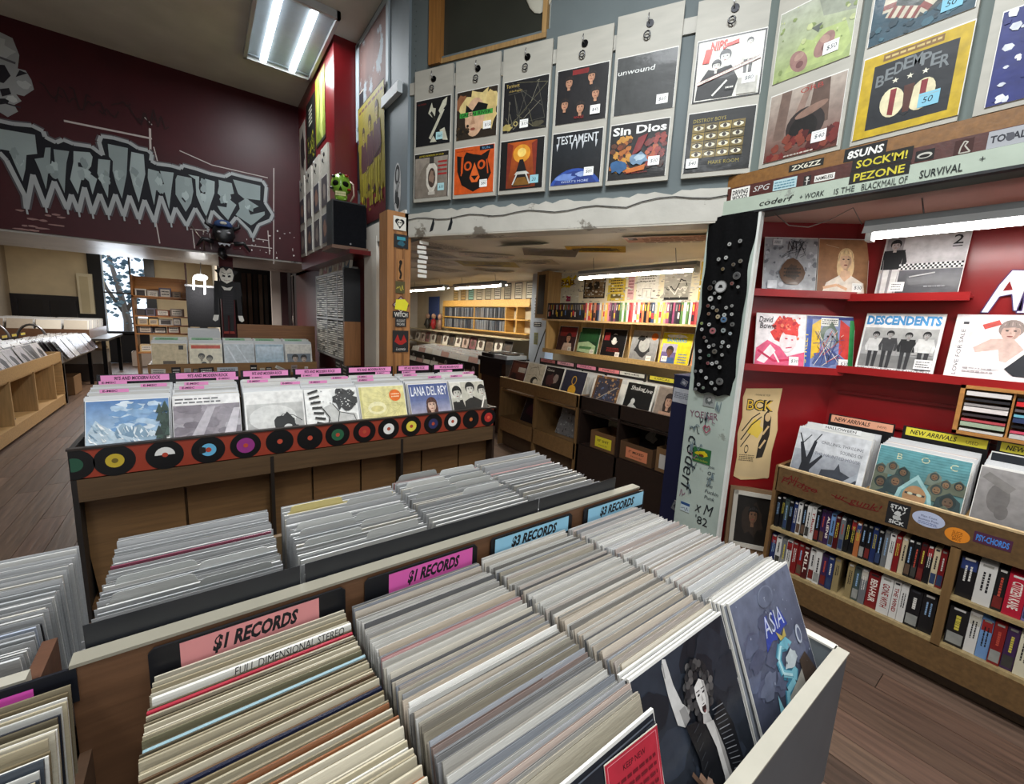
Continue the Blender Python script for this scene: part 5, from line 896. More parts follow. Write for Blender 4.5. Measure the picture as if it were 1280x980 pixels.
for k, (x, z, c) in enumerate(((-0.06, 0.2, '1c1a12'), (0.05, 0.215, 'a8301e'), (0.0, 0.225, '1c1a12'), (0.07, 0.10, 'a8301e'), (-0.075, 0.10, '1c1a12'))): MB().ball((x, -0.075, z), (0.018, 0.024, 0.01), c, 8, 6).build('marking', M_GLOSS, sk_)
for k in range(3): MB().tube([(0.07, 0.02, 0.2), (0.105, 0.02 - 0.03 * k, 0.16), (0.11, -0.02 * k, 0.07), (0.08, -0.03, 0.01)], 0.008, 'b09a8a', 6).build('cord', M_PLAIN, sk_)
# ================================================================ arrivals alcove on the right
def area_at(name, loc, sx, sy, power, color, rx=0): return area(name, loc, (rx, 0, 0), sx, sy, power, color)
def tube_light(x, y0, y1, z, label, power, color, em, wid=0.14, tilt=0.0):
    t = thing('tube_light', label, 'light', at(x, (y0 + y1) / 2, z)); L_ = abs(y1 - y0); h = L_ / 2
    MB().box((-wid / 2, -h, 0.012), (wid / 2, h, 0.055), '85898b').add([(-wid / 2 - 0.02, -h, -0.005), (-wid / 2, -h, 0.03), (-wid / 2, h, 0.03), (-wid / 2 - 0.02, h, -0.005)], [(0, 1, 2, 3)], 'd4d6d6').add([(wid / 2 + 0.02, -h, -0.005), (wid / 2, -h, 0.03), (wid / 2, h, 0.03), (wid / 2 + 0.02, h, -0.005)], [(3, 2, 1, 0)], 'd4d6d6').build('housing', M_GLOSS, t)
    MB().tube([(0, -h + 0.02, -0.006), (0, h - 0.02, -0.006)], 0.018, 'ffffff', 10).build('tube', em, t)
    for k in (-1, 1): MB().box((-0.03, k * (h - 0.012) - 0.012, -0.03), (0.03, k * (h - 0.012) + 0.012, 0.02), 'b8bab8').build('lamp_holder', M_PLAIN, t)
    for k in (-0.7, 0.7): MB().tube([(0, k * h, 0.05), (0, k * h + 0.02, 2.19 - z)], 0.003, '8a8a88', 5).build('hanger', M_METAL, t)
    area_at('tube_glow', (x, (y0 + y1) / 2, z - 0.035), 0.06, L_ * 0.95, power, color); return t
tube_light(2.6, -0.6, 0.68, 2.052, 'bright fluorescent tube hung in front of the red arrivals wall', 7, (1, 0.97, 0.93), M_TUBE)
MB().tube([(2.45, 1.05, 2.19), (2.47, 0.98, 2.12), (2.5, 0.9, 2.105), (2.52, 0.82, 2.13), (2.55, 0.74, 2.18), (2.57, 0.7, 2.1)], 0.0025, '8a8078', 5).build('drooping_wire', M_PLAIN, label='thin drooping cord under the alcove soffit by the tube light', cat='wire')
REDS = '8e1a1c'
def wall_shelf(label, M, w_, z, d=0.10):
    t = thing('wall_shelf', label, 'shelf', M @ at(0, 0, z))
    MB().box((0, -d, -0.012), (w_, 0, 0), REDS).build('shelf_board', M_GLOSS, t); MB().box((0, -d - 0.012, -0.028), (w_, -d, 0.012), REDS).build('front_lip', M_GLOSS, t); return t
wall_shelf('short red ledge up on the slanted wall, left of the corner', ML, 0.70, 1.80); wall_shelf('short red ledge lower on the slanted wall, above the comic poster', ML, 0.70, 1.37)
MR = at(XA, 0.80, 0, RX)
wall_shelf('upper red ledge on the arrivals wall under the checkered cover', MR, 0.465, 1.79); wall_shelf('long lower red ledge on the arrivals wall under the blue lettered cover', MR, 1.6, 1.39)
def cvA(a):
    a.rect(0, 0, 1, 1, 'a4a6aa'); a.speck(60, ['8a8c92', 'bcbec2', '6e7076'], 0.02, 0.07, 3); rq = random.Random(2)
    for i in range(22): a.line([(0.3 + 0.5 * rq.random(), 0.62 + 0.36 * rq.random()), (0.3 + 0.5 * rq.random(), 0.62 + 0.36 * rq.random())], 0.008, '3a3c42')
    a.text('NTX', 0.44, 0.78, 0.16, '2a2c30', w=0.3); a.blob(0.54, 0.36, 0.24, 0.26, '5c3f28', 6, 12, 0.2); a.blob(0.54, 0.36, 0.12, 0.16, '3c2818', 2); a.words(0.38, 0.26, 0.7, 0.46, '1f140c', 3, 5); a.rect(0.14, 0.86, 0.32, 0.97, 'd4d6d8'); a.words(0.16, 0.88, 0.3, 0.95, '4a4c50', 2, 1); a.rect(0.08, 0.05, 0.26, 0.2, 'c4c6c8')
def cvB(a):
    a.grad(0, 0, 1, 1, '7a5234', 'a87a54'); a.head(0.55, 0.62, 0.15, 'd8b090', 'e0c090', True); a.poly([(0.1, 0), (0.18, 0.2), (0.44, 0.34), (0.66, 0.34), (0.92, 0.2), (0.95, 0)], 'e2d6c8'); a.poly([(0.46, 0.42), (0.64, 0.42), (0.66, 0.32), (0.54, 0.22), (0.44, 0.32)], 'd8b090'); a.line([(0.12, 0.1), (0.4, 0.16), (0.6, 0.08)], 0.05, 'd4a884'); a.line([(0.14, 0.9), (0.4, 0.84)], 0.01, 'c8a888')
def cvC(a):
    a.rect(0, 0, 1, 1, 'c4bfc0'); a.grad(0, 0.46, 1, 1, 'b4aeb0', 'cac6c6'); a.rect(0.02, 0.0, 0.24, 1, '8f8a8c'); a.person(0.14, 0.02, 0.92, 'b8a8a4', '141416', '17171a', 'd8d4d2'); a.rect(0.26, 0.0, 1, 0.42, '3c3b40'); a.grad(0.26, 0.2, 1, 0.42, '3c3b40', '55545a')
    for i in range(28):
        for j in range(3):
            if (i + j) % 2: a.rect(0.24 + 0.027 * i, 0.43 + 0.032 * j, 0.267 + 0.027 * i, 0.462 + 0.032 * j, '1c1c20')
            else: a.rect(0.24 + 0.027 * i, 0.43 + 0.032 * j, 0.267 + 0.027 * i, 0.462 + 0.032 * j, 'dcdada')
    a.text('2', 0.83, 0.8, 0.15, '17171a', w=0.11, bold=0.01); a.rect(0.83, 0.76, 0.94, 0.775, '17171a'); a.words(0.6, 0.12, 0.86, 0.15, 'a8a8ac', 1, 2); a.line([(0.4, 0.3), (0.7, 0.36)], 0.02, 'a8a6a8'); a.rect(0.18, 0.06, 0.36, 0.22, 'e6e4e2'); a.words(0.2, 0.08, 0.34, 0.2, '7a787a', 3, 1)
def cvD(a):
    a.rect(0, 0, 1, 1, 'e8e0e0'); P = 'c22a50'; a.blob(0.62, 0.72, 0.3, 0.26, 'd23a34', 3, 24); a.speck(50, ['e87a5a', 'b0202c'], 0.01, 0.04, 2, (0.4, 0.52, 0.88, 0.96)); a.ell(0.66, 0.5, 0.17, 0.22, 'ead4d4', rot=-0.2); a.poly([(0.5, 0.7), (0.8, 0.72), (0.82, 0.6), (0.6, 0.62)], 'd23a34')
    a.poly([(0.0, 0.0), (0.02, 0.34), (0.24, 0.5), (0.5, 0.38), (0.66, 0.2), (1, 0.3), (1, 0)], 'd85a7c'); a.poly([(0.04, 0.1), (0.3, 0.42), (0.42, 0.3), (0.2, 0.05)], 'efdede'); a.line([(0.05, 0.3), (0.4, 0.1), (0.7, 0.14)], 0.04, P); a.line([(0.3, 0.4), (0.5, 0.08)], 0.03, 'efdede'); a.ell(0.62, 0.54, 0.03, 0.014, P, 8); a.ell(0.74, 0.52, 0.025, 0.012, P, 8); a.line([(0.62, 0.36), (0.74, 0.38)], 0.018, P)
    a.text('David', 0.05, 0.84, 0.11, '15101a', w=0.27, shear=0.1); a.text('Bowie', 0.07, 0.72, 0.11, '15101a', w=0.33, shear=0.1)
def cvE(a):
    a.rect(0, 0, 1, 1, '7a86b0'); a.poly([(0, 0.75), (0.3, 0.95), (0.3, 0.3), (0, 0.1)], 'd8b02c'); a.poly([(1, 0.75), (0.7, 0.95), (0.7, 0.3), (1, 0.1)], 'c83a34'); a.rect(0.0, 0.94, 1, 1, '2c3a7c'); a.rect(0, 0, 0.12, 0.94, '33509a'); a.rect(0.9, 0, 1, 0.94, '2c8a4a'); a.text('STREET', 0.03, 0.1, 0.08, 'e8d03c', w=0.7, rot=PI / 2 * 0.98); a.rect(0.3, 0.82, 0.66, 0.97, 'e4e2da'); a.words(0.32, 0.84, 0.64, 0.95, '22222a', 3, 1)
    a.blob(0.5, 0.62, 0.2, 0.26, '5a6a5a', 3); a.ell(0.5, 0.58, 0.13, 0.2, '8f96a0'); a.blob(0.42, 0.2, 0.3, 0.2, '4a5a8a', 7); rq = random.Random(8)
    for i in range(40): a.line([(0.14 + 0.72 * rq.random(), 0.05 + 0.7 * rq.random()), (0.14 + 0.72 * rq.random(), 0.05 + 0.7 * rq.random())], 0.008, rq.choice(('1c1c26', 'e0d8c8', 'c84a3a', '3c4a8a')))
    for q in (0.45, 0.55): a.ell(q, 0.62, 0.025, 0.02, '14141c', 8)
def cvF(a):
    a.rect(0, 0, 1, 1, 'e8e6e4'); a.text('DESCENDENTS', 0.02, 0.81, 0.165, '3f8cc4', w=0.95, bold=0.05); a.grad(0.02, 0.06, 0.97, 0.76, '8a8a8a', 'b4b4b2'); a.rect(0.02, 0.06, 0.97, 0.28, '7c7c7a')
    for k, cx in enumerate((0.19, 0.38, 0.62, 0.84)): a.person(cx, 0.06, 0.62 + 0.02 * (k % 2), 'a8a6a4', '1a1a1c', ('d4d4d2', '3c3c3e', '1e1e20', 'd0d0ce')[k], '2e2e30')
    a.text('EVERYTHING SUCKS ONCE AND AGAIN', 0.03, 0.012, 0.035, '4a3a34', w=0.93, bold=0.02); a.rect(0.76, 0.08, 0.97, 0.24, 'e8e6e4'); a.words(0.78, 0.1, 0.95, 0.22, '6a6a6a', 3, 2)
def cvG(a):
    a.rect(0, 0, 1, 1, 'e2dcdc'); a.text('LOVE FOR SALE', 0.12, 0.06, 0.045, '2a2a2e', w=0.72, rot=PI / 2); a.rect(0.08, 0.86, 0.14, 0.9, '3a3a3e'); a.line([(0.3, 0.82), (0.46, 0.9)], 0.08, 'b8443c'); a.head(0.58, 0.76, 0.12, 'c4a498', '8a7a74'); a.poly([(0.24, 0.5), (0.4, 0.64), (0.62, 0.66), (0.74, 0.5), (0.6, 0.3), (0.3, 0.36)], 'c8aca2'); a.head(0.9, 0.66, 0.11, 'c8a89c', '3a3432'); a.poly([(0.6, 0.2), (0.8, 0.5), (1, 0.52), (1, 0.1), (0.7, 0.1)], '1e2026'); a.poly([(0.24, 0.14), (0.2, 0.4), (0.5, 0.48), (0.56, 0.18)], 'ece8e6'); a.ell(0.95, 0.2, 0.12, c='7fc0b4'); a.words(0.18, 0.1, 0.5, 0.2, 'a8a0a0', 2, 2)
for s, z, fn, lab, wd in ((0.385, 1.80, cvA, 'silver cover with a brown torn emblem on the upper slanted ledge', 0.285), (0.665, 1.80, cvB, 'tan cover of a blond singer in white on the upper slanted ledge', 0.265), (0.39, 1.37, cvD, 'white and crimson portrait cover lettered at top left, lower slanted ledge', 0.275), (0.66, 1.37, cvE, 'multicoloured comic style cover on the lower slanted ledge', 0.262)):
    record(lab, fn, ML @ at(s - 0.03, -0.085, z + 0.002, 0, 0.16), size=wd, hgt=0.312, price=('$30', 0.7, 0.04, 'eceae6') if fn in (cvB, cvD, cvE) else None)
record('grey cover with a checkered band and a large 2 on the arrivals wall', cvC, at(XA - 0.085, 0.537, 1.792, RX, 0.17), size=0.315)
record('white cover with blue capitals above four standing men', cvF, at(XA - 0.085, 0.566, 1.392, RX, 0.20), size=0.315)
record('white cover of two men with lettering up its side, lower ledge', cvG, at(XA - 0.085, 0.215, 1.392, RX, 0.20), size=0.315)
# white cut-out letters
for k, (P, y) in enumerate((([(0.0, 0.0), (0.025, 0.0), (0.05, 0.075), (0.085, 0.085), (0.10, 0.01), (0.125, 0.01), (0.12, 0.19), (0.07, 0.195), (0.04, 0.13)], 0.30), ([(0.0, 0.0), (0.03, 0.0), (0.05, 0.08), (0.09, 0.01), (0.12, 0.02), (0.09, 0.1), (0.11, 0.16), (0.08, 0.2), (0.02, 0.19)], 0.19))):
    o = MB().prism([(x * 1.0, z) for x, z in P], -0.012, 0.0, 'e6e4ea').build('wall_letter', M_PAINT, M=at(XA, y, 1.71, RX), label='white cut-out letter %s on the red arrivals wall' % ('A' if k == 0 else 'R cut by the frame edge'), cat='letter')
    a = WArt(-0.0125); Q = [(x, z) for x, z in P]; a.line([(x, z) for x, z in Q] + [Q[0]], 0.004, '4a3a6a'); a.poly([(0.055, 0.1), (0.085, 0.105), (0.07, 0.145)], '82161a'); a.build('letter_outline', M_PRINT, o)
# wooden rack of discs
t = thing('disc_rack', 'honey wooden wall rack holding two stacks of disc cases', 'rack', at(XA, 0.30, 1.13, RX))
fr = MB()
for a_, b_ in (((0, -0.12, 0), (0.34, 0, 0.016)), ((0, -0.12, 0.22), (0.34, 0, 0.236)), ((0, -0.12, 0), (0.016, 0, 0.236)), ((0.324, -0.12, 0), (0.34, 0, 0.236)), ((0.165, -0.11, 0.016), (0.172, 0, 0.22)), ((0, -0.01, 0), (0.34, 0, 0.236))): fr.box(a_, b_, 'a8743c')
fr.build('frame', M_WOODX, t)
dc = ['c9c4c0', '2a2a2e', '8f8a88', 'd4ccc8', '3a3236', 'b04a50', '9aa890', 'c8c4be', '22242a', 'c02c30', '5a5456', '6aa8b8', '2e3a5a', '17181c', 'c04a60', 'b8b4b0']
for k in range(16):
    cx = 0.022 if k < 8 else 0.178; z = 0.018 + 0.0245 * (7 - k % 8)
    MB().box((0, -0.117, 0), (0.138, -0.012, 0.011 if k % 3 else 0.02), dc[k]).build('disc_case', M_GLOSS, M=at(XA, 0.30, 1.13, RX) @ at(cx, 0, z), label=('%s disc case lying in the honey wooden rack, %s stack, %s from top' % ({'c': 'pale', 'd': 'pale', '2': 'black', '8': 'grey', '3': 'dark', 'b': 'reddish', '9': 'sage', '5': 'grey', '6': 'teal', '1': 'black'}[dc[k][0]], 'left' if k < 8 else 'right', ordn[k % 8] if k % 8 < 7 else 'eighth')), cat='disc', group='disc cases in the honey rack')
# arrivals bin with the tape shelves below
BX = 2.60
t = thing('arrivals_bin', 'wooden arrivals bin with two rows of video tapes under its record trough', 'record bin', at(BX, 0.2, 0, RX)); TW = '8a6a3e'
def bpart(name, y0, y1, x0, x1, z0, z1, c, m=None): fixed(MB().box((x0, min(y0, y1), z0), (x1, max(y0, y1), z1), c), name, m or M_WOODX, t)
bpart('trough_front', 0.905, -0.9, BX, BX + 0.018, 0.675, 0.815, '634a2c'); bpart('trough_edge', 0.906, -0.9, BX - 0.002, BX + 0.02, 0.815, 0.824, 'cbb084')
bpart('side_panel', 0.918, 0.90, BX, XA, 0.0, 0.82, '755734'); bpart('upright', 0.196, 0.166, BX, BX + 0.25, 0.2, 0.68, '755834', M_WOODZ)
bpart('shelf', 0.90, -0.9, BX + 0.004, BX + 0.26, 0.437, 0.455, 'a08a60'); bpart('shelf', 0.90, -0.9, BX + 0.004, BX + 0.26, 0.205, 0.222, 'a08a60')
bpart('lower_board', 0.90, -0.9, BX, BX + 0.018, 0.075, 0.205, '664c2c'); bpart('plinth', 0.90, -0.9, BX + 0.06, BX + 0.08, 0.0, 0.075, '3a2a1a'); bpart('shelf_back', 0.90, -0.9, BX + 0.26, BX + 0.27, 0.2, 0.7, '2a2018'); bpart('trough_floor', 0.90, -0.9, BX + 0.018, XA - 0.01, 0.68, 0.69, '7a5a34')
for y in (0.53, 0.178): bpart('trough_divider', y + 0.006, y - 0.006, BX + 0.018, XA - 0.03, 0.69, 0.80, 'b08a54')
# red scrawl and stickers on the trough front
g = WArt(-0.001); g.text('All', 0.045, 0.75, 0.035, '6a1c1c', w=0.05, shear=0.3); g.text('Fridge', 0.02, 0.718, 0.042, '6a1c1c', w=0.17, shear=0.35); g.text('ur gunk!', 0.27, 0.72, 0.045, '6a1c1c', w=0.18, shear=0.35)
g.line([(0.03, 0.765), (0.10, 0.76), (0.2, 0.735)], 0.004, '6a1c1c'); g.line([(0.26, 0.745), (0.35, 0.725), (0.45, 0.73)], 0.004, '6a1c1c'); g.build('scrawl_lettering', M_PRINT, M=at(BX, 0.905, 0, RX), label='dark red handwriting scrawled on the arrivals bin front', cat='lettering')
def bst(label, y0, y1, z0, z1, fn, bg, shape=None):
    w_, h_ = y0 - y1, z1 - z0; M = at(BX - 0.0006, (y0 + y1) / 2, z0, RX); o = MB()
    if shape: o.prism([(w_ / 2 * math.cos(k * PI / 12), h_ / 2 + h_ / 2 * math.sin(k * PI / 12)) for k in range(24)], -0.0006, 0, bg)
    else: o.box((-w_ / 2, -0.0006, 0), (w_ / 2, 0, h_), bg)
    o = o.build('sticker', M_PAPER, M=M, label=label, cat='sticker'); a = Art(w_ * 0.98, h_ * 0.96, y=-0.0008); fn(a); a.build('sticker_print', M_PRINT, o)
bst('square black sticker with a white skeletal figure on the bin front', 0.423, 0.343, 0.69, 0.80, lambda a: (a.text('STAY', 0.12, 0.76, 0.18, 'd8d8d4', w=0.76, bold=0.03), a.text('SICK', 0.16, 0.06, 0.17, 'd8d8d4', w=0.7, bold=0.03), a.blob(0.5, 0.56, 0.16, 0.14, 'c8c8c4', 2), a.blob(0.5, 0.36, 0.2, 0.12, 'b8b8b4', 3), a.line([(0.3, 0.6), (0.2, 0.72)], 0.04, 'c8c8c4'), a.line([(0.7, 0.6), (0.8, 0.72)], 0.04, 'c8c8c4')), '101012')
bst('pale blue oval sticker lettered in navy on the bin front', 0.335, 0.228, 0.728, 0.80, lambda a: (a.text('Main Coast', 0.26, 0.62, 0.14, '2a3460', w=0.5), a.text('Business Press', 0.2, 0.40, 0.14, '2a3460', w=0.62), a.words(0.2, 0.14, 0.8, 0.34, '6a76a0', 2, 2)), 'b8c0d8', 1)
bst('orange oval sticker with brown lettering on the bin front', 0.225, 0.148, 0.70, 0.765, lambda a: (a.text('SLICK', 0.3, 0.6, 0.2, '6a3208', w=0.42), a.text('DISC', 0.3, 0.34, 0.22, '6a3208', w=0.4), a.text('BROS', 0.34, 0.12, 0.18, '6a3208', w=0.34)), 'e0861c', 1)
bst('dark red sticker with bright blue lettering on the bin front', 0.14, 0.034, 0.728, 0.776, lambda a: a.text('PSY-CHORDS', 0.06, 0.2, 0.6, '4a8ad8', w=0.88, bold=0.03), '4a1c3a')
# records in the trough, genre signs at the back
MT = at(0, 0, 0, RX)                                    # trough frame: x = -world y, y = world x
ts = MB()
stuff_pack(ts, -0.875, -0.545, 2.765, 2.90, 26, 1.045, ['d8d6d2', 'c9c6c0', 'e2e0dc', 'c0a8a0', 'b4b0b8'], (0.08, 0.2), -0.005, MT)
stuff_pack(ts, -0.515, -0.188, 2.765, 2.91, 30, 1.045, ['dedcd8', 'cfccc8', 'e6e4e0', 'c8b8ae'], (0.08, 0.2), -0.012, MT)
stuff_pack(ts, -0.165, 0.16, 2.775, 2.91, 28, 1.06, ['dedcd8', 'cfccc8', 'e6e4e0', 'b8b4b0'], (0.08, 0.2), -0.02, MT)
ts.build('packed_records', M_SPINE, kind='stuff', label='closely packed new records standing in the arrivals trough', cat='record')
def cvH(a):
    a.rect(0, 0, 1, 1, 'c9cbce'); a.grad(0, 0, 1, 0.62, '5a5e66', 'a9adb4'); a.text('CHILLING, THRILLING', 0.36, 0.78, 0.055, '4a4c54', w=0.58); a.text('SOUNDS OF', 0.64, 0.68, 0.055, '4a4c54', w=0.3); a.text('THE HAUNTED HOUSE', 0.3, 0.58, 0.055, '6a6c74', w=0.62)
    a.poly([(0.1, 0), (0.14, 0.4), (0.06, 0.74), (0.1, 0.76), (0.2, 0.5), (0.26, 0.82), (0.3, 0.8), (0.26, 0.4), (0.4, 0.6), (0.42, 0.57), (0.28, 0.3), (0.3, 0)], '26282e'); a.line([(0.1, 0.74), (0.03, 0.9)], 0.02, '26282e'); a.line([(0.27, 0.8), (0.34, 0.95)], 0.016, '26282e'); a.line([(0.08, 0.7), (0.2, 0.9)], 0.014, '26282e')
    a.poly([(0.4, 0.0), (0.44, 0.36), (0.62, 0.4), (0.66, 0.52), (0.7, 0.4), (0.95, 0.3), (1, 0)], '3c4048'); a.poly([(0.62, 0.1), (0.98, 0.5), (1, 0.42), (0.7, 0.06)], '9ea4ac'); a.rect(0.93, 0, 1, 1, 'd0d2d4')
def cvI(a):
    a.grad(0, 0, 1, 1, '4a5a4e', '5f9aa0'); a.text('B', 0.22, 0.83, 0.09, 'd0cfa8'); a.text('O', 0.49, 0.85, 0.09, 'd0cfa8'); a.text('C', 0.8, 0.83, 0.09, 'd0cfa8')
    for i in range(10): a.line([(0, 0.98 - 0.04 * i), (0.5, 0.96 - 0.04 * i), (1, 0.98 - 0.04 * i)], 0.008, '4a8288')
    rq = random.Random(4)
    for cx, cy, s in ((0.07, 0.62, 0.07), (0.2, 0.7, 0.06), (0.33, 0.64, 0.065), (0.67, 0.68, 0.06), (0.8, 0.6, 0.06), (0.93, 0.62, 0.06), (0.1, 0.42, 0.085), (0.27, 0.48, 0.085), (0.72, 0.5, 0.075), (0.86, 0.36, 0.1), (0.14, 0.15, 0.12), (0.84, 0.12, 0.13)):
        a.poly([(cx - s * 1.5, cy - s * 2.2), (cx - s * 1.2, cy + s * 0.4), (cx, cy + s * 1.5), (cx + s * 1.2, cy + s * 0.4), (cx + s * 1.5, cy - s * 2.2)], rq.choice(('33443f', '5c6252', '2c3c3e', '6a7468'))); a.ell(cx, cy + s * 0.1, s * 0.85, s * 1.05, rq.choice(('24302f', '3a4340'))); a.ell(cx, cy, s * 0.55, s * 0.72, rq.choice(('6f5640', '7d6248', '5d4a3a'))); a.ell(cx - s * 0.25, cy + s * 0.1, s * 0.12, s * 0.1, '1c1814', 6); a.ell(cx + s * 0.25, cy + s * 0.1, s * 0.12, s * 0.1, '1c1814', 6); a.line([(cx - s * 0.3, cy - s * 0.4), (cx + s * 0.3, cy - s * 0.4)], s * 0.15, '4a2c22')
    a.poly([(0.26, 0.0), (0.32, 0.4), (0.5, 0.66), (0.68, 0.4), (0.76, 0.0)], '8fb4b4'); a.poly([(0.32, 0.05), (0.36, 0.38), (0.5, 0.58), (0.64, 0.38), (0.7, 0.05)], '5f8888'); a.ell(0.51, 0.32, 0.13, 0.17, 'a07a56'); a.line([(0.4, 0.36), (0.62, 0.36)], 0.03, '3c3a38')
    for q in (-0.05, 0.05): a.ell(0.51 + q, 0.36, 0.03, 0.02, 'b4b8a0', 10)
    a.line([(0.46, 0.24), (0.57, 0.24)], 0.02, '5a3224')
def cvJ(a):
    a.grad(0, 0, 1, 1, '6e6a68', '8d8987'); a.ell(0.2, 0.62, 0.1, 0.2, '676361', 16); a.ell(0.25, 0.45, 0.06, 0.1, '625e5c', 16); a.line([(0.05, 0.9), (0.3, 0.75)], 0.1, '76726f'); a.ell(0.62, 0.7, 0.2, 0.05, '3a3634', 18, -0.12); a.ell(0.64, 0.68, 0.14, 0.03, '8f8b88', 14, -0.12); a.ell(0.64, 0.68, 0.04, 0.03, '1c1a1a', 10); a.line([(0.44, 0.84), (0.6, 0.9), (0.85, 0.82)], 0.05, '4a4644'); a.line([(0.6, 0.3), (0.85, 0.26), (1, 0.3)], 0.03, '3c3836'); a.ell(0.8, 0.24, 0.16, 0.03, '5a5453', 14, -0.1)
record('grey haunted tree cover facing out at the left of the arrivals bin', cvH, at(BX + 0.035, 0.705, 0.735, RX, 0.24), size=0.325)
o = MB().box((-0.15, 0, 0), (0.15, 0.0015, 0.30), 'dcdcd8').build('divider_card', M_SPINE, M=at(2.735, 0.70, 0.775, RX, 0.1), label='white divider card with handwritten holiday tab in the arrivals bin', cat='divider card')
a = Art(0.17, 0.026, bg='e6e6e4'); a.text('HALLOWEEN', 0.08, 0.2, 0.55, '25252a', w=0.8, bold=0.01); a.build('tab_label', M_PAPER, o, M=Matrix.Translation((0.01, -0.001, 0.277)))
record('teal cover crowded with hooded faces in the arrivals bin', cvI, at(BX + 0.035, 0.353, 0.735, RX, 0.26), size=0.318)
record('grey close-up face cover at the right of the arrivals bin', cvJ, at(BX + 0.035, 0.005, 0.72, RX, 0.26), size=0.33)
record('dark cover with pale lettering standing behind the grey face cover', lambda a: (a.rect(0, 0, 1, 1, '22262c'), a.text('Tom', 0.52, 0.84, 0.1, 'd4d2c8', w=0.3)), at(2.80, 0.0, 0.775, RX, 0.1), size=0.315)
for lab, y0, y1, z0, c, s_, sub in (('peach arrivals sign on black card above the haunted tree cover', 0.79, 0.515, 1.066, 'e0a080', 'NEW ARRIVALS', '(NEW)'), ('yellow arrivals sign on black card above the hooded faces cover', 0.465, 0.18, 1.07, 'd8cc3a', 'NEW ARRIVALS', ''), ('yellow arrivals sign cut by the right frame edge', 0.14, -0.14, 1.075, 'cfc43a', 'NEW ARRIVALS', '')):
    w_ = y0 - y1; o = MB().box((-w_ / 2 - 0.012, 0, -0.3), (w_ / 2 + 0.006, 0.004, 0.05), '141417').build('arrivals_sign', M_BLACK, M=at(2.935, (y0 + y1) / 2, z0, RX), label=lab, cat='sign')
    a = Art(w_, 0.042, bg=c); a.text(s_, 0.06, 0.22, 0.56, '14100c', w=0.58, bold=0.02, shear=0.15); a.text(sub or 'USED', 0.76, 0.22, 0.4, '4a3a1c', w=0.14); a.build('sign_face', M_PAPER, o, M=Matrix.Translation((0, -0.0005, 0.003)))
# video tapes
NM = {'k': ('16171a', 'black'), 'w': ('cfccc6', 'white'), 'g': ('6a6c6e', 'grey'), 'r': ('7a1c1e', 'red'), 'd': ('4a1418', 'dark red'), 'b': ('22305a', 'navy blue'), 'l': ('6a8cb8', 'light blue'), 'o': ('a8643a', 'orange brown'), 'p': ('3a2448', 'dark purple'), 'v': ('75689a', 'lavender'), 't': ('8f7e58', 'tan'), 'e': ('c4b494', 'beige'), 'i': ('cfc8ae', 'ivory'), 's': ('3f4c48', 'green grey'), 'c': ('b01c34', 'crimson'), 'y': ('8a7a2c', 'olive')}
_tm = {}
ordl = ordn + ['eighth', 'ninth', 'tenth', 'eleventh', 'twelfth', 'thirteenth', 'fourteenth', 'fifteenth', 'sixteenth', 'seventeenth', 'eighteenth', 'nineteenth', 'twentieth'] + ['twenty-' + q for q in ordn] + ['twenty-eighth', 'twenty-ninth', 'thirtieth', 'thirty-first', 'thirty-second']
tr = random.Random(21)
def tape(M, code, label, wd, words=None, group=None, hh=0.188):
    c, nm = NM[code]
    k = (code, round(wd, 3), hh)
    if k not in _tm: _tm[k] = MB().box((0, 0, 0), (wd, 0.104, hh), c).mesh('video_tape', M_GLOSS)
    o = bpy.data.objects.new('video_tape', _tm[k]); COL.objects.link(o); o.matrix_world = M; tag(o, label, 'tape', group)
    a = Art(hh, wd, y=-0.0003); light = code in 'wielvty'; ink = '1c1a1e' if light else tr.choice(('d8d4cc', 'c8b84a', 'b84a3a', '8aa8c8'))
    q = tr.random()
    if words: a.text(words, 0.16, 0.22, 0.56, 'e8dcd0' if not light else '8a1c1c', w=0.66, bold=0.02)
    else:
        if q < 0.4: a.rect(0.66, 0.08, 0.94, 0.92, tr.choice(('5a4638', '2e3c5a', '8a8a84', '6a2420', '3c3a36')))
        if q > 0.75: a.rect(0.04, 0.05, 0.3, 0.95, tr.choice(('8a2424', '2c3a6a', 'b4aea0', '2a2a2c')))
        a.words(0.2, 0.22, 0.2 + 0.3 + 0.2 * tr.random(), 0.8, ink, 1 if q < 0.5 else 2, int(q * 99))
    a.rect(0.02, 0.2, 0.07, 0.8, tr.choice(('d0cec8', '8a8880', '303034')))
    a.build('spine_lettering', M_PRINT, o, M=Matrix.Translation((wd / 2, 0, hh / 2)) @ Matrix.Rotation(PI / 2, 4, 'Y') @ Matrix.Translation((0, 0, -wd / 2)))
def tape_row(codes, y0, y1, z, rowname, special={}):
    n = sum(1.7 if ch.isupper() else 1 for ch in codes); w1 = (y0 - y1) / n; y = y0
    for i, ch in enumerate(codes):
        wd = w1 * (1.7 if ch.isupper() else 1)
        if ch != '_': tape(at(BX + 0.02 + tr.uniform(0, 0.012), y, z, RX), ch.lower(), '%s video tape, %s from the left in the %s' % (NM[ch.lower()][1], ordl[i], rowname), wd - 0.0015, special.get(i), 'tapes in the ' + rowname, tr.choice((0.186, 0.188, 0.182)))
        y -= wd
tape_row('kkskbwkwwkppldgkkokkbkgwrekkdke' + 'r', 0.893, 0.20, 0.4555, 'upper left tape row', {8: 'T.Bank', 11: 'ALIENS'})
tape_row('bwgwrrdwwpbt_tsgRWwwKK', 0.893, 0.20, 0.2225, 'lower left tape row', {16: 'BEN-HUR', 17: 'GONE WITH', 18: 'THE WIND', 6: 'KILL'})
tape_row('KWkCvikgrbwk', 0.16, -0.28, 0.4555, 'upper right tape row', {3: 'CITIZEN KANE'})
tape_row('KwlrpikryWk', 0.16, -0.28, 0.2225, 'lower right tape row', {})
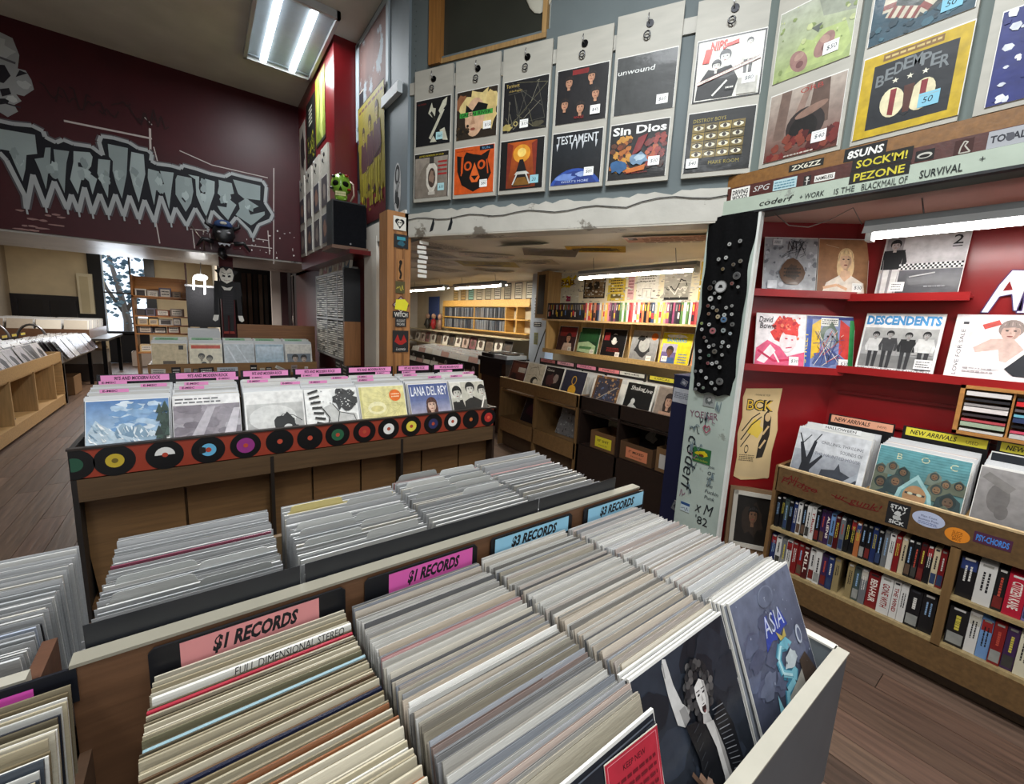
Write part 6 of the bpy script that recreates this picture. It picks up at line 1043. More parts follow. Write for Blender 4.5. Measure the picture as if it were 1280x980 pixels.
# comic poster, framed picture and box by the slanted wall
def bck(a):
    a.rect(0, 0, 1, 1, 'd8bc8a'); a.grad(0, 0, 1, 0.3, 'cdb488', 'd8bc8a'); a.text('BCK', 0.08, 0.76, 0.13, '1c160e', w=0.78, bold=0.07); a.text('BCK', 0.1, 0.77, 0.11, 'dcb43a', w=0.74, bold=0.0); a.text('I WANNA BE YOUR', 0.28, 0.93, 0.022, '2a2418', w=0.44)
    a.blob(0.42, 0.56, 0.2, 0.12, 'e0c04a', 2); k = '241c14'; a.line([(0.04, 0.52), (0.3, 0.68), (0.5, 0.74)], 0.012, k); a.line([(0.04, 0.42), (0.3, 0.6), (0.56, 0.7)], 0.012, k); a.line([(0.06, 0.34), (0.3, 0.5)], 0.01, k); a.poly([(0.62, 0.72), (0.72, 0.78), (0.84, 0.7), (0.86, 0.5), (0.8, 0.36), (0.74, 0.24), (0.56, 0.22), (0.58, 0.4), (0.66, 0.5)], k); a.ell(0.74, 0.7, 0.08, 0.05, 'd0b080'); a.line([(0.66, 0.5), (0.8, 0.6)], 0.02, 'd0b080'); a.line([(0.62, 0.34), (0.76, 0.44)], 0.02, 'd0b080'); a.ell(0.24, 0.32, 0.06, 0.05, k); a.ell(0.24, 0.32, 0.045, 0.035, 'd8bc8a'); a.words(0.06, 0.18, 0.5, 0.26, '5a4c34', 4, 3)
o = MB().prism([(-0.105, 0.02), (-0.06, 0.0), (0.03, 0.012), (0.105, 0.03), (0.1, 0.2), (0.115, 0.34), (0.1, 0.45), (0.108, 0.6), (-0.1, 0.585), (-0.112, 0.53), (-0.1, 0.4), (-0.115, 0.3), (-0.1, 0.15)], -0.0012, 0, 'd6ba88').build('comic_poster', M_PAPER, M=ML @ at(0.335, -0.002, 0.635), label='worn tan poster with yellow lettering on the slanted red wall', cat='poster')
a = Art(0.20, 0.56, y=-0.0014); bck(a); a.build('print', M_PAPER, o, M=Matrix.Translation((0, 0, 0.024)))
t = thing('framed_picture', 'dark framed picture leaning in a cardboard sleeve below the tan poster', 'picture', ML @ at(0.34, -0.10, 0.20, -0.25, 0.12))
MB().box((-0.14, 0, 0), (0.14, 0.05, 0.40), '7a6044').build('cardboard_sleeve', M_PAPER, t)
fr = MB()
for a_, b_ in (((-0.12, -0.012, 0.03), (-0.095, 0, 0.38)), ((0.095, -0.012, 0.03), (0.12, 0, 0.38)), ((-0.12, -0.012, 0.03), (0.12, 0, 0.055)), ((-0.12, -0.012, 0.355), (0.12, 0, 0.38))): fr.box(a_, b_, 'b8b2a6')
fr.build('frame', M_PLAIN, t); a = Art(0.2, 0.31); a.rect(0, 0, 1, 1, '17130f'); a.blob(0.5, 0.5, 0.3, 0.35, '2c221a', 3); a.head(0.5, 0.6, 0.14, '6a4c38', '15110e'); a.build('picture_print', M_COVER, t, M=Matrix.Translation((0, 0, 0.05)))
MB().box((-0.2, -0.24, 0.0), (0.16, -0.02, 0.2), '7c5c38').build('cardboard_box', M_PAPER, M=ML @ at(0.36, -0.03, 0.0), label='cardboard box on the floor below the framed picture', cat='box')
MB().tube([(0, 0, 0), (0.03, 0.02, 0.3)], 0.035, 'c8c2b4', 12).build('paper_roll', M_PAPER, M=ML @ at(0.50, -0.20, 0.2), label='rolled white paper leaning beside the framed picture', cat='roll')
# black cloth with badges hanging on the pillar
MC = at(PX0 - 0.012, (PY0 + PY1) / 2, 0, RX)
def cloth():
    m = MB(); nx, nz = 14, 26; vs = []; cr = random.Random(2)
    for j in range(nz + 1):
        z = 1.20 + (2.19 - 1.20) * j / nz; half = 0.124 + 0.004 * math.sin(j * 0.9) + (0.012 * (j - 18) / 8 if j > 18 else 0) - (0.012 if j < 3 else 0)
        for i in range(nx + 1):
            u = i / nx * 2 - 1; zz = z + (0.008 * math.sin(i * 1.1) if j == 0 else 0)
            vs.append((u * half + 0.005 * math.sin(j * 0.6), -0.006 - 0.010 * math.cos(u * 4.5 + j * 0.15) ** 2 + (0.02 * abs(u) ** 3), zz))
    fs = [(j * (nx + 1) + i, j * (nx + 1) + i + 1, (j + 1) * (nx + 1) + i + 1, (j + 1) * (nx + 1) + i) for j in range(nz) for i in range(nx)]
    return m.add(vs, fs, '0b0b0c', None, True)
cl = cloth().build('badge_cloth', M_FABRIC, M=MC, label='black cloth strip hung on the pillar, covered with pin badges', cat='cloth')
bp = [(0.02, 2.03, .011, 'a8a8a4'), (0.075, 2.04, .011, '8a8a88'), (-0.03, 1.955, .011, '9a9a96'), (0.01, 1.96, .011, 'b4b4b0'), (0.0, 1.90, .01, '6a5a3c'), (0.055, 1.92, .01, '5a5042'), (0.09, 1.935, .011, '6a6458'), (0.08, 1.86, .02, '4a4a4a'), (0.0, 1.805, .034, 'b0b0ae'), (-0.04, 1.83, .01, '3c3c3c'), (-0.06, 1.80, .014, '3a2c24'), (0.06, 1.82, .010, '7a4a44'), (0.095, 1.80, .009, 'a0a09c'), (-0.05, 1.74, .016, 'b8b8b4'), (0.0, 1.745, .011, 'b4b4b0'), (-0.03, 1.77, .009, '8a8a88'), (-0.06, 1.70, .010, '6a3a34'), (-0.03, 1.69, .011, '8a8a88'), (0.045, 1.69, .010, 'a4a4a0'), (0.075, 1.70, .009, '8a8a86'), (-0.005, 1.675, .011, '7a6a50'), (-0.05, 1.655, .01, '7a5a48'), (0.04, 1.65, .012, 'b0b4b0'), (0.005, 1.64, .013, 'a89878'), (0.04, 1.625, .018, '4a6a8a'), (0.08, 1.655, .01, 'a8a8a4'), (-0.085, 1.60, .009, '8a9a5a'), (-0.04, 1.595, .011, 'b8b8b6'), (-0.08, 1.565, .011, 'b0b0ae'), (-0.015, 1.56, .019, '9a5a5e'), (0.045, 1.565, .014, '8a9494'), (0.085, 1.55, .010, '9aa4a8'), (0.09, 1.60, .012, '5a5a58'), (-0.06, 1.52, .009, '5a3a34'), (-0.045, 1.50, .009, '8a8a86'), (0.05, 1.50, .012, 'a8acac'), (0.0, 1.48, .010, '7a7a78'), (0.085, 1.48, .010, 'c0c0be'), (-0.025, 1.47, .011, 'b4b4b2'), (0.045, 1.475, .009, '7a7c7c'), (-0.075, 1.44, .011, 'b0b0ae'), (0.01, 1.445, .014, '5a544c'), (0.055, 1.43, .010, '9a9a98'), (-0.02, 1.42, .009, '4a6a5a'), (-0.07, 1.40, .010, '8a8a86'), (-0.02, 1.375, .010, '8a4a4e'), (0.005, 1.375, .011, 'c4c4c2'), (0.03, 1.385, .011, '9a9a98'), (0.05, 1.36, .011, 'a8a8a4'), (-0.055, 1.325, .011, 'b4b4b2'), (-0.09, 1.32, .009, '7a7a78'), (-0.02, 1.29, .011, 'b8b8b6'), (0.015, 1.265, .012, 'a4a8a4'), (0.06, 1.28, .02, '5a5a58'), (-0.06, 1.245, .011, 'a8a8a6'), (-0.03, 1.23, .009, '7a8a7a'), (0.04, 1.235, .010, '8a8c8a'), (-0.075, 1.215, .009, '7a7a7a')]
bm_ = {}
bnames = {'b': 'pale silver', 'a': 'pale grey', '8': 'grey', '9': 'grey', '6': 'brownish', '5': 'dark', '4': 'dark', '3': 'near black', '7': 'dull coloured', 'c': 'bright white'}
for k, (x, z, r_, c) in enumerate(bp):
    key = (r_, c)
    if key not in bm_:
        m = MB().disc((0, 0, 0), r_, '6a6a68', 'y', 16, 0.003).disc((0, -0.003, 0), r_ * 0.86, c, 'y', 16, 0.001); m.prism([(-r_ * 0.4, -r_ * 0.2), (r_ * 0.4, -r_ * 0.2), (r_ * 0.2, r_ * 0.3), (-r_ * 0.2, r_ * 0.3)], -0.0045, -0.004, '1c1c1e'); bm_[key] = m.mesh('pin_badge', M_GLOSS)
    o = bpy.data.objects.new('pin_badge', bm_[key]); COL.objects.link(o); o.parent = cl; o.matrix_local = Matrix.Translation((x, -0.022, z))
bst2 = lambda label, x0, x1, z0, z1, fn, bg: (lambda o: (fn_build(o, fn, abs(x1 - x0), z1 - z0)))(MB().box((-abs(x1 - x0) / 2, -0.0008, 0), (abs(x1 - x0) / 2, 0, z1 - z0), bg).build('sticker', M_PAPER, M=at(PX0 - 0.003, (x0 + x1) / 2, z0, RX), label=label, cat='sticker'))
def fn_build(o, fn, w_, h_): a = Art(w_ * 0.98, h_ * 0.97, y=-0.001); fn(a); a.build('sticker_print', M_PRINT, o)
bst2('green sticker with a yellow map shape on the pillar', 1.285, 1.175, 0.775, 0.865, lambda a: (a.blob(0.55, 0.66, 0.34, 0.2, 'c8b41c', 4), a.blob(0.3, 0.62, 0.2, 0.14, 'b8a41c', 2), a.blob(0.5, 0.52, 0.16, 0.1, '5a2c1c', 3), a.text('back stickers', 0.12, 0.12, 0.14, 'a8b03c', w=0.76)), '1f5a2c')
bst2('faded photo sticker under the badge cloth', 1.26, 1.19, 1.12, 1.19, lambda a: (a.blob(0.5, 0.5, 0.35, 0.35, '5a5e5c', 3), a.blob(0.5, 0.6, 0.16, 0.18, 'b0b2ae', 5)), '8c908c')
bst2('blue and white name sticker low on the pillar', 1.325, 1.265, 0.44, 0.50, lambda a: (a.rect(0, 0.7, 1, 1, '2a4a7a'), a.scrib(0.1, 0.1, 0.9, 0.6, '2a3a5a', 0.04, 3)), 'b8c4c8')
# ================================================================ records room seen under the slanted wall
tube_light(3.02, 1.78, 3.02, 2.02, 'bright tube light over the tape shelf in the records room', 11, (1, 0.94, 0.82), M_TUBEW, 0.045)
tube_light(3.32, 4.75, 6.1, 2.04, 'nearer of the two tube lights at the far end of the records room', 12, (1, 0.95, 0.84), M_TUBEW, 0.10)
tube_light(3.25, 6.3, 7.8, 2.04, 'farther of the two tube lights at the far end of the records room', 12, (1, 0.95, 0.84), M_TUBEW, 0.10)
WR = 3.62; MRR = at(0, 0, 0, RX)
t = thing('wall_shelving', 'pale wooden wall shelving with tapes on top and covers below', 'shelf', at(3.4, 2.9, 0, RX))
def spart(name, y0, y1, x0, x1, z0, z1, c, m=None): fixed(MB().box((x0, y0, z0), (x1, y1, z1), c), name, m or M_WOODX, t)
spart('back_panel', 1.78, 3.92, 3.60, 3.615, 1.2, 1.6, 'd0b07c'); spart('top_shelf', 1.78, 4.0, 3.40, 3.60, 1.585, 1.605, 'c0a070'); spart('lower_shelf', 1.78, 3.92, 3.38, 3.60, 1.20, 1.222, 'c8a872'); spart('lower_lip', 1.78, 3.92, 3.37, 3.38, 1.20, 1.25, 'b89660'); spart('end_panel', 3.90, 3.92, 3.40, 3.60, 1.2, 1.6, 'b89660', M_WOODZ)
for y in (3.42, 3.08, 2.72, 2.36, 2.0): spart('upright', y, y + 0.02, 3.52, 3.60, 1.222, 1.585, 'c4a26c', M_WOODZ)
fixed(MB().box((3.40, 3.92, 1.61), (3.62, 4.14, 2.18), '9a7a4e').box((3.395, 3.98, 1.66), (3.40, 4.10, 2.14), '2c2418'), 'box_column', M_WOODZ, t)
tcols = ['26262a', '2e2a2c', '1f2226', '2a2c30']; ccol = ['c05050', 'd8d4ca', '2c2c34', '8a4a6a', 'd8b050', '3a4a6a', 'c87a50', 'e0dcd0', 'a03038', '5a8048', '38303a', 'd88a90', 'b8b4ac', '24242a', 'cc4a40']
hue = {'c0': 'coral', 'd8': 'pale', '2c': 'black', '8a': 'plum', '3a': 'blue', 'c8': 'orange', 'e0': 'white', 'a0': 'red', '5a': 'green', '38': 'charcoal', 'b8': 'grey', '24': 'black', 'cc': 'red', '26': 'black', '2e': 'black', '1f': 'black', '2a': 'black'}
y = 3.97; k = 0; _sh = {}
while y > 1.85:
    wd = 0.025 if k % 3 else 0.031; c = tr.choice(tcols) if k < 25 else ccol[(k * 7 + k // 5) % len(ccol)]
    key = (c, wd)
    if key not in _sh: _sh[key] = MB().box((0, 0, 0), (wd - 0.003, 0.12, 0.19), c).mesh('video_tape', M_GLOSS)
    o = bpy.data.objects.new('video_tape', _sh[key]); COL.objects.link(o); o.matrix_world = at(3.41 + tr.uniform(0, 0.01), y, 1.606, RX) @ Matrix.Rotation(tr.choice((0, 0, 0.02)), 4, 'Y')
    tag(o, '%s tape case standing on the pale top shelf of the records room, %s section' % (hue[c[:2]], 'left black' if k < 25 else ('middle coloured' if k < 55 else 'right coloured')), 'tape', '%s tape cases in the %s section' % (hue[c[:2]], 'left black' if k < 25 else ('middle coloured' if k < 55 else 'right coloured')))
    a = Art(wd - 0.004, 0.18, y=-0.0004); q = tr.random()
    if q < 0.6: a.rect(0.1, 0.1 + 0.3 * q, 0.9, 0.4 + 0.3 * q, tr.choice(('e0dccc', 'c83a3a', 'd8b83c', '2a2a30', '5a7ab0')))
    a.rect(0.3, 0.6, 0.7, 0.92, tr.choice(('d8d4ca', '8a8a88', 'e0c040', 'b04a4a'))); a.build('spine_lettering', M_PRINT, o, M=Matrix.Translation(((wd - 0.003) / 2, 0, 0.005)))
    y -= wd; k += 1
def simple(bg, parts):
    def f(a):
        a.rect(0, 0, 1, 1, bg)
        for p in parts: getattr(a, p[0])(*p[1:])
    return f
LS = [(3.81, 3.47, simple('3a2426', [('rect', 0.1, 0.62, 0.98, 0.96, '7a2424'), ('head', 0.6, 0.56, 0.14, 'c09478', '1c1414', True), ('poly', [(0.3, 0), (0.4, 0.36), (0.8, 0.36), (0.9, 0)], 'c8b0a0')]), 'red and black portrait cover, first on the lower wall shelf'),
      (3.44, 3.13, simple('1c3c26', [('rect', 0.05, 0.5, 0.9, 0.96, '26522e'), ('poly', [(0, 0.1), (0, 0.42), (0.5, 0.5), (0.9, 0.34), (0.9, 0.04)], 'a8c098'), ('rect', 0.1, 0.2, 0.7, 0.3, '4a7a4c'), ('rect', 0.94, 0, 1, 1, '2a5a34')]), 'green cover of a lit building, second on the lower wall shelf'),
      (3.09, 2.76, simple('141214', [('rect', 0.06, 0.6, 0.3, 0.88, '8a2428'), ('ell', 0.52, 0.66, 0.14, 0.2, 'd8d4d0'), ('ell', 0.52, 0.7, 0.2, 0.12, '0c0a0c'), ('ell', 0.52, 0.6, 0.09, 0.13, 'e0dcd8'), ('words', 0.25, 0.2, 0.8, 0.36, '8a2c24', 3, 2)]), 'black cover with a pale face in a hood, third on the wall shelf'),
      (2.70, 2.38, simple('8a8a8a', [('grad', 0, 0, 1, 1, '7c7c7e', 'a4a4a4'), ('blob', 0.46, 0.5, 0.32, 0.34, '2a2a2c', 4), ('ell', 0.5, 0.55, 0.2, 0.24, 'a8a8a6'), ('blob', 0.36, 0.76, 0.14, 0.1, '1c1c1e', 2), ('ell', 0.84, 0.84, 0.12, 0.12, 'd8702c')]), 'grey cover with a dark circle figure and an orange sticker'),
      (2.36, 2.03, simple('d8c81c', [('rect', 0.05, 0.05, 0.55, 0.66, '6a5a8a'), ('rect', 0.05, 0.4, 0.55, 0.66, 'a8a0b8'), ('head', 0.33, 0.42, 0.12, '6a4430', '16100e'), ('poly', [(0.1, 0.05), (0.16, 0.24), (0.5, 0.24), (0.55, 0.05)], '3a5a8a'), ('text', 'SANDERS', 0.16, 0.72, 0.12, '2c8ac0', 0.66, 0.02), ('blob', 0.5, 0.9, 0.35, 0.06, 'e0e4e6', 3), ('words', 0.64, 0.08, 0.92, 0.4, '5a7ab0', 4, 2)]), 'bright yellow cover with a man portrait on the wall shelf'),
      (2.01, 1.72, simple('c87a44', [('speck', 60, ['e0b080', 'a83c2c', 'd8c8a0', '6a3a2c'], 0.02, 0.09, 4), ('ell', 0.5, 0.5, 0.2, 0.28, 'd8a070')]), 'busy orange patterned cover at the right end of the wall shelf')]
for k, (y0, y1, fn, lab) in enumerate(LS): record(lab, fn, at(3.47, (y0 + y1) / 2, 1.224, RX, 0.2), size=0.31, price=('$20', 0.66, 0.05, 'e8e6e0') if k in (0, 1, 2, 3) else (('$20', 0.1, 0.1, 'e8e6e0') if k == 4 else None))
# papered wall above, posters
a = WArt(0.0); pw = random.Random(12)
for i in range(420): a.blob(-4.1 + 2.3 * pw.random(), 1.78 + 0.42 * pw.random(), pw.uniform(0.005, 0.03), pw.uniform(0.004, 0.012), pw.choice(('b8b4a8', 'd0ccc0', 'a09c90', 'e8e6dc', '8a867c')), i, 7)
a.build('wallpaper_print', M_PAPER, M=at(WR - 0.002, 0, 0, RX), kind='stuff', label='doodle covered white paper above the tape shelf', cat='paper')
for y0, y1, z0, z1, fn, lab in (
    (4.03, 3.60, 1.80, 2.17, simple('d4cfbc', [('blob', 0.5, 0.7, 0.34, 0.2, 'd8b820', 3), ('line', [(0.1, 0.35), (0.35, 0.7), (0.5, 0.55), (0.85, 0.9)], 0.09, 'd8b820'), ('text', 'BAB', 0.2, 0.6, 0.2, '6a4a14', 0.6, 0.03), ('rect', 0.5, 0.08, 0.68, 0.26, 'a02450')]), 'white sheet with yellow painted lettering above the black tapes'),
    (3.53, 3.20, 1.86, 2.13, simple('2c2018', [('rect', 0.06, 0.07, 0.94, 0.93, '8a7250'), ('rect', 0.1, 0.12, 0.9, 0.5, '6a5238'), ('blob', 0.3, 0.5, 0.12, 0.2, '241c14', 2), ('blob', 0.6, 0.52, 0.14, 0.2, '241c14', 5)]), 'tilted dark framed picture of figures above the tapes'),
    (3.16, 2.92, 1.83, 2.12, simple('d8bc4a', [('words', 0.15, 0.3, 0.85, 0.9, '4a3c1c', 6, 3), ('rect', 0.2, 0.1, 0.8, 0.25, '6a5a2c')]), 'yellow printed flyer above the tape shelf'),
    (2.89, 2.81, 1.84, 2.10, simple('d8a8a8', [('words', 0.1, 0.2, 0.9, 0.8, '8a4a5a', 5, 2)]), 'narrow pink flyer beside the yellow flyer'),
    (2.78, 2.52, 1.83, 2.13, simple('e8e4da', [('words', 0.15, 0.6, 0.85, 0.92, '6a665c', 4, 3), ('line', [(0.3, 0.1), (0.3, 0.4), (0.7, 0.4), (0.7, 0.1)], 0.012, '5a5a58'), ('line', [(0.5, 0.1), (0.5, 0.4)], 0.012, '5a5a58')]), 'white flyer with a line drawing above the tapes'),
    (2.46, 2.18, 1.82, 2.13, simple('b8b4aa', [('grad', 0.04, 0.04, 0.96, 0.96, '8a867c', 'c8c4ba'), ('scrib', 0.1, 0.3, 0.9, 0.7, '2a2824', 0.03, 4), ('scrib', 0.1, 0.2, 0.9, 0.5, 'e0dcd2', 0.03, 6), ('rect', 0.04, 0.04, 0.96, 0.12, '1c1a18')]), 'grey drawn flyer above the tape shelf'),
    (2.10, 1.86, 1.82, 2.17, simple('c8a838', [('words', 0.12, 0.5, 0.88, 0.9, '4a3a14', 5, 5), ('rect', 0.1, 0.1, 0.9, 0.4, 'd8c060')]), 'dark yellow flyer by the pillar above the tape shelf')):
    poster('flyer', lab, 'flyer', fn, y0 - y1, z1 - z0, at(WR - 0.006, (y0 + y1) / 2, z0, RX))
# pillar papers
for y0, y1, z0, z1, lab, c in ((4.44, 4.24, 1.62, 1.92, 'pale sheet of small print on the blue grey pillar', 'c4ccd4'), (4.42, 4.26, 1.5, 1.56, 'black label with white lettering on the blue grey pillar', '15161a'), (4.40, 4.32, 1.26, 1.42, 'olive strip on the blue grey pillar', '8a8a5a')):
    poster('notice', lab, 'notice', lambda a: (a.rect(0, 0, 1, 1, c), a.words(0.1, 0.1, 0.9, 0.9, 'd8d8d4' if c == '15161a' else '5a626c', 2 if c == '15161a' else 6, 2)), y0 - y1, z1 - z0, at(WR - 0.003, (y0 + y1) / 2, z0, RX))
o = MB().tube([(0.05 * math.cos(k * PI / 8), 0, 0.07 * math.sin(k * PI / 8)) for k in range(17)], 0.006, '2a2c30', 6).build('cable_loop', M_BLACK, M=at(WR - 0.01, 4.33, 2.06, RX), label='loop of dark cable on the blue grey pillar top', cat='cable')
MB().tube([(WR - 0.01, 4.1, 2.19), (WR - 0.03, 4.1, 1.55), (WR - 0.12, 4.16, 1.2), (WR - 0.15, 4.2, 1.0)], 0.008, '141416', 6).build('cable', M_BLACK, label='black cable hanging beside the shelving end', cat='cable')
# browser bins along the right wall: pale left half, dark right half
FX = 2.95
def room_bin(label, y0, y1, cw, cd_, z0, zt, cols):
    t = thing('record_rack', label, 'record rack', at(FX, (y0 + y1) / 2, 0, RX))
    def p(n, a, b, c, m=M_WOODX): fixed(MB().box(a, b, c), n, m, t)
    p('front_board', (FX, y0, 0.74), (FX + 0.02, y1, zt), cw); p('bottom_board', (FX, y0, 0.0 if cd_ else 0.2), (FX + 0.02, y1, z0), cw); p('top_edge', (FX - 0.002, y0, zt), (FX + 0.022, y1, zt + 0.006), 'd0b88c' if not cd_ else '2a1c14')
    p('trough_floor', (FX + 0.02, y0, 0.70), (3.4, y1, 0.72), cw); p('shelf', (FX + 0.01, y0, z0 - 0.02), (3.4, y1, z0), cw); p('back_panel', (3.38, y0, 0), (3.4, y1, 1.0), 'c4bca8' if cd_ else cw)
    for y in cols: p('upright', (FX, y - 0.012, 0.0), (3.38, y + 0.012, zt), cw, M_WOODZ)
    if not cd_: p('plinth', (FX + 0.06, y0, 0.0), (FX + 0.08, y1, 0.2), '4a3826')
room_bin('pale wooden record rack with two open cubbies in the records room', 2.84, 4.21, '7a5c38', 0, 0.37, 0.862, (2.855, 3.52, 4.195))
room_bin('dark brown record rack holding cardboard boxes in the records room', 1.80, 2.825, '241812', 1, 0.38, 0.862, (1.815, 2.33, 2.81))
fs_ = [(4.11, 3.79, simple('4a2620', [('rect', 0.1, 0.5, 0.9, 0.9, '6a3a2c'), ('rect', 0.5, 0.55, 0.95, 0.75, 'c8c0b4'), ('blob', 0.3, 0.3, 0.2, 0.2, '2a1a16', 2)]), 'dark red cover at the left end of the room racks'),
       (3.79, 3.48, simple('c0b8a4', [('line', [(0.2, 0.8), (0.6, 0.9), (0.8, 0.6)], 0.02, '6a6458'), ('ell', 0.55, 0.32, 0.2, 0.18, '26241f'), ('ell', 0.62, 0.3, 0.12, 0.12, 'c8c0ae'), ('line', [(0.1, 0.5), (0.5, 0.6), (0.9, 0.4)], 0.012, '7a7468')]), 'cream line drawn cover second on the room racks'),
       (3.47, 3.18, simple('1c1718', [('blob', 0.4, 0.5, 0.25, 0.25, '4a2a2a', 3), ('blob', 0.66, 0.56, 0.14, 0.2, '8a7a72', 5), ('text', 'Gene', 0.08, 0.82, 0.1, 'c8c0b4', 0.4)]), 'dark figure cover third on the room racks'),
       (3.16, 2.85, simple('2b2c3c', [('ell', 0.5, 0.3, 0.18, 0.2, 'c8982c'), ('ell', 0.5, 0.66, 0.11, 0.16, 'c8982c'), ('ell', 0.5, 0.66, 0.08, 0.13, '2b2c3c')]), 'navy cover with a gold lute shape on the room racks'),
       (2.76, 2.38, simple('6a4a2c', [('rect', 0.08, 0.08, 0.92, 0.92, '3a3a48'), ('speck', 70, ['8a6a4a', '5a6a8a', 'a8845a', '2a2a34'], 0.02, 0.06, 5), ('line', [(0.2, 0.2), (0.9, 0.7)], 0.03, 'a8a090')]), 'brown framed mosaic cover on the dark room rack'),
       (2.36, 2.05, simple('d4d4ce', [('rect', 0.05, 0.05, 0.95, 0.95, '131314'), ('text', 'Shake', 0.18, 0.74, 0.13, 'd8d8d4', 0.42, 0.01, 0.2), ('text', 'Live', 0.6, 0.72, 0.12, 'd8d8d4', 0.3, 0.01, 0.3), ('poly', [(0.15, 0.1), (0.3, 0.36), (0.42, 0.3), (0.7, 0.12)], 'b8b8b4'), ('ell', 0.36, 0.4, 0.07, 0.09, 'c8c8c4')]), 'black cover with white script and border on the dark room rack'),
       (2.03, 1.80, simple('a8988a', [('rect', 0.04, 0.04, 0.96, 0.96, '8a7c70'), ('head', 0.52, 0.6, 0.16, 'b08a74', '2a1c18', True), ('poly', [(0.15, 0.05), (0.25, 0.3), (0.8, 0.3), (0.9, 0.05)], 'b08a74')]), 'portrait of a long haired woman on the dark room rack')]
for y0, y1, fn, lab in fs_: record(lab, fn, at(FX + 0.03, (y0 + y1) / 2, 0.80, RX, 0.3), size=min(0.31, y0 - y1), hgt=0.30)
ms = MB()
for y0, y1 in ((4.18, 3.80), (3.79, 3.5), (3.48, 3.18), (3.16, 2.85), (2.8, 2.36), (2.35, 2.04), (2.03, 1.83)): stuff_pack(ms, -y0, -y1, FX + 0.16, 3.33, 16, 1.06, ['d8d6d0', 'c8c6c0', 'e4e2dc', 'b8b0a4'], (0.12, 0.28), -0.03, MRR)
ms.build('packed_records', M_SPINE, kind='stuff', label='closely packed records standing in the room racks along the tape shelf', cat='record')
for k, (y0, y1, c, s_) in enumerate(((3.88, 3.62, 'b86a6a', 'rose'), (3.58, 3.31, 'e0a4b0', 'pale pink'), (3.26, 2.98, 'e08aa4', 'mid pink'), (2.94, 2.67, 'dc8088', 'salmon'), (2.66, 2.37, 'd4d4cc', 'white'), (2.31, 2.04, 'd8cc3c', 'yellow'))):
    o = MB().box((-(y0 - y1) / 2 - 0.02, 0, -0.25), ((y0 - y1) / 2 + 0.02, 0.003, 0.042), '1a181a').build('genre_sign', M_BLACK, M=at(3.32, (y0 + y1) / 2, 1.085, RX), label='black card with a %s genre label in the room racks' % s_, cat='sign')
    a = Art(y0 - y1, 0.036, bg=c); a.text(('HARDCORE', 'PUNK A-C', 'PUNK D-K', 'PUNK L-Z', 'METAL & MORE', 'LOCAL')[k], 0.2, 0.25, 0.5, '2a1c20', w=0.6, bold=0.01); a.build('sign_face', M_PAPER, o)
# contents of the cubbies
for lab, x, y, z, w_, d_, h_, c, lc, tx_ in (('cardboard carton with a yellow handwritten label in the dark rack', 2.99, 2.53, 0.38, 0.30, 0.3, 0.17, '6a4a2a', 'd8c82c', '10" SHIT'), ('cardboard carton with an orange label in the dark rack', 2.99, 2.15, 0.38, 0.34, 0.3, 0.16, '5a3e24', 'd8835c', '1" MIXED'), ('tall cardboard box at the right of the dark rack', 2.99, 1.88, 0.38, 0.13, 0.3, 0.2, '7a5a38', 'c8c4bc', '')):
    t = thing('carton', lab, 'box', at(x, y, z + 0.002, RX)); hw = w_ / 2
    for nm, a_, b_ in (('front_side', (-hw, 0, 0), (hw, 0.006, h_)), ('back_side', (-hw, d_ - 0.006, 0), (hw, d_, h_)), ('left_side', (-hw, 0.006, 0), (-hw + 0.006, d_ - 0.006, h_)), ('right_side', (hw - 0.006, 0.006, 0), (hw, d_ - 0.006, h_)), ('bottom', (-hw + 0.006, 0.006, 0), (hw - 0.006, d_ - 0.006, 0.006))): MB().box(a_, b_, c).build(nm, M_PAPER, t)
    a = Art(w_ * 0.66, h_ * 0.6, bg=lc)
    if tx_: a.text(tx_, 0.14, 0.52, 0.24, '2a2010', w=0.7, bold=0.02); a.text('records', 0.25, 0.18, 0.15, '4a3a1c', w=0.5)
    a.build('carton_label', M_PAPER, t, M=Matrix.Translation((0.01, 0, h_ * 0.15)))
record('dark glossy sleeve leaning in the left open cubby', simple('1a171a', [('blob', 0.5, 0.5, 0.3, 0.3, '3a1c28', 2)]), at(3.05, 3.74, 0.375, RX, 0.35), size=0.3)
record('grey patterned sleeve leaning in the right open cubby', simple('6a6866', [('speck', 80, ['9a9896', '3a3836', '7a7876'], 0.01, 0.05, 3)]), at(3.05, 3.1, 0.375, RX, 0.35), size=0.31)
record('plum sleeve half hidden beside the grey patterned sleeve', simple('5a2434', [('words', 0.1, 0.2, 0.9, 0.8, 'c8a0a8', 3, 2)]), at(3.14, 2.97, 0.375, RX, 0.3), size=0.28)
record('dark sleeve standing behind the orange labelled carton', simple('17181a', [('blob', 0.5, 0.6, 0.2, 0.2, '8a8a88', 2)]), at(3.25, 2.2, 0.385, RX, 0.15), size=0.3)
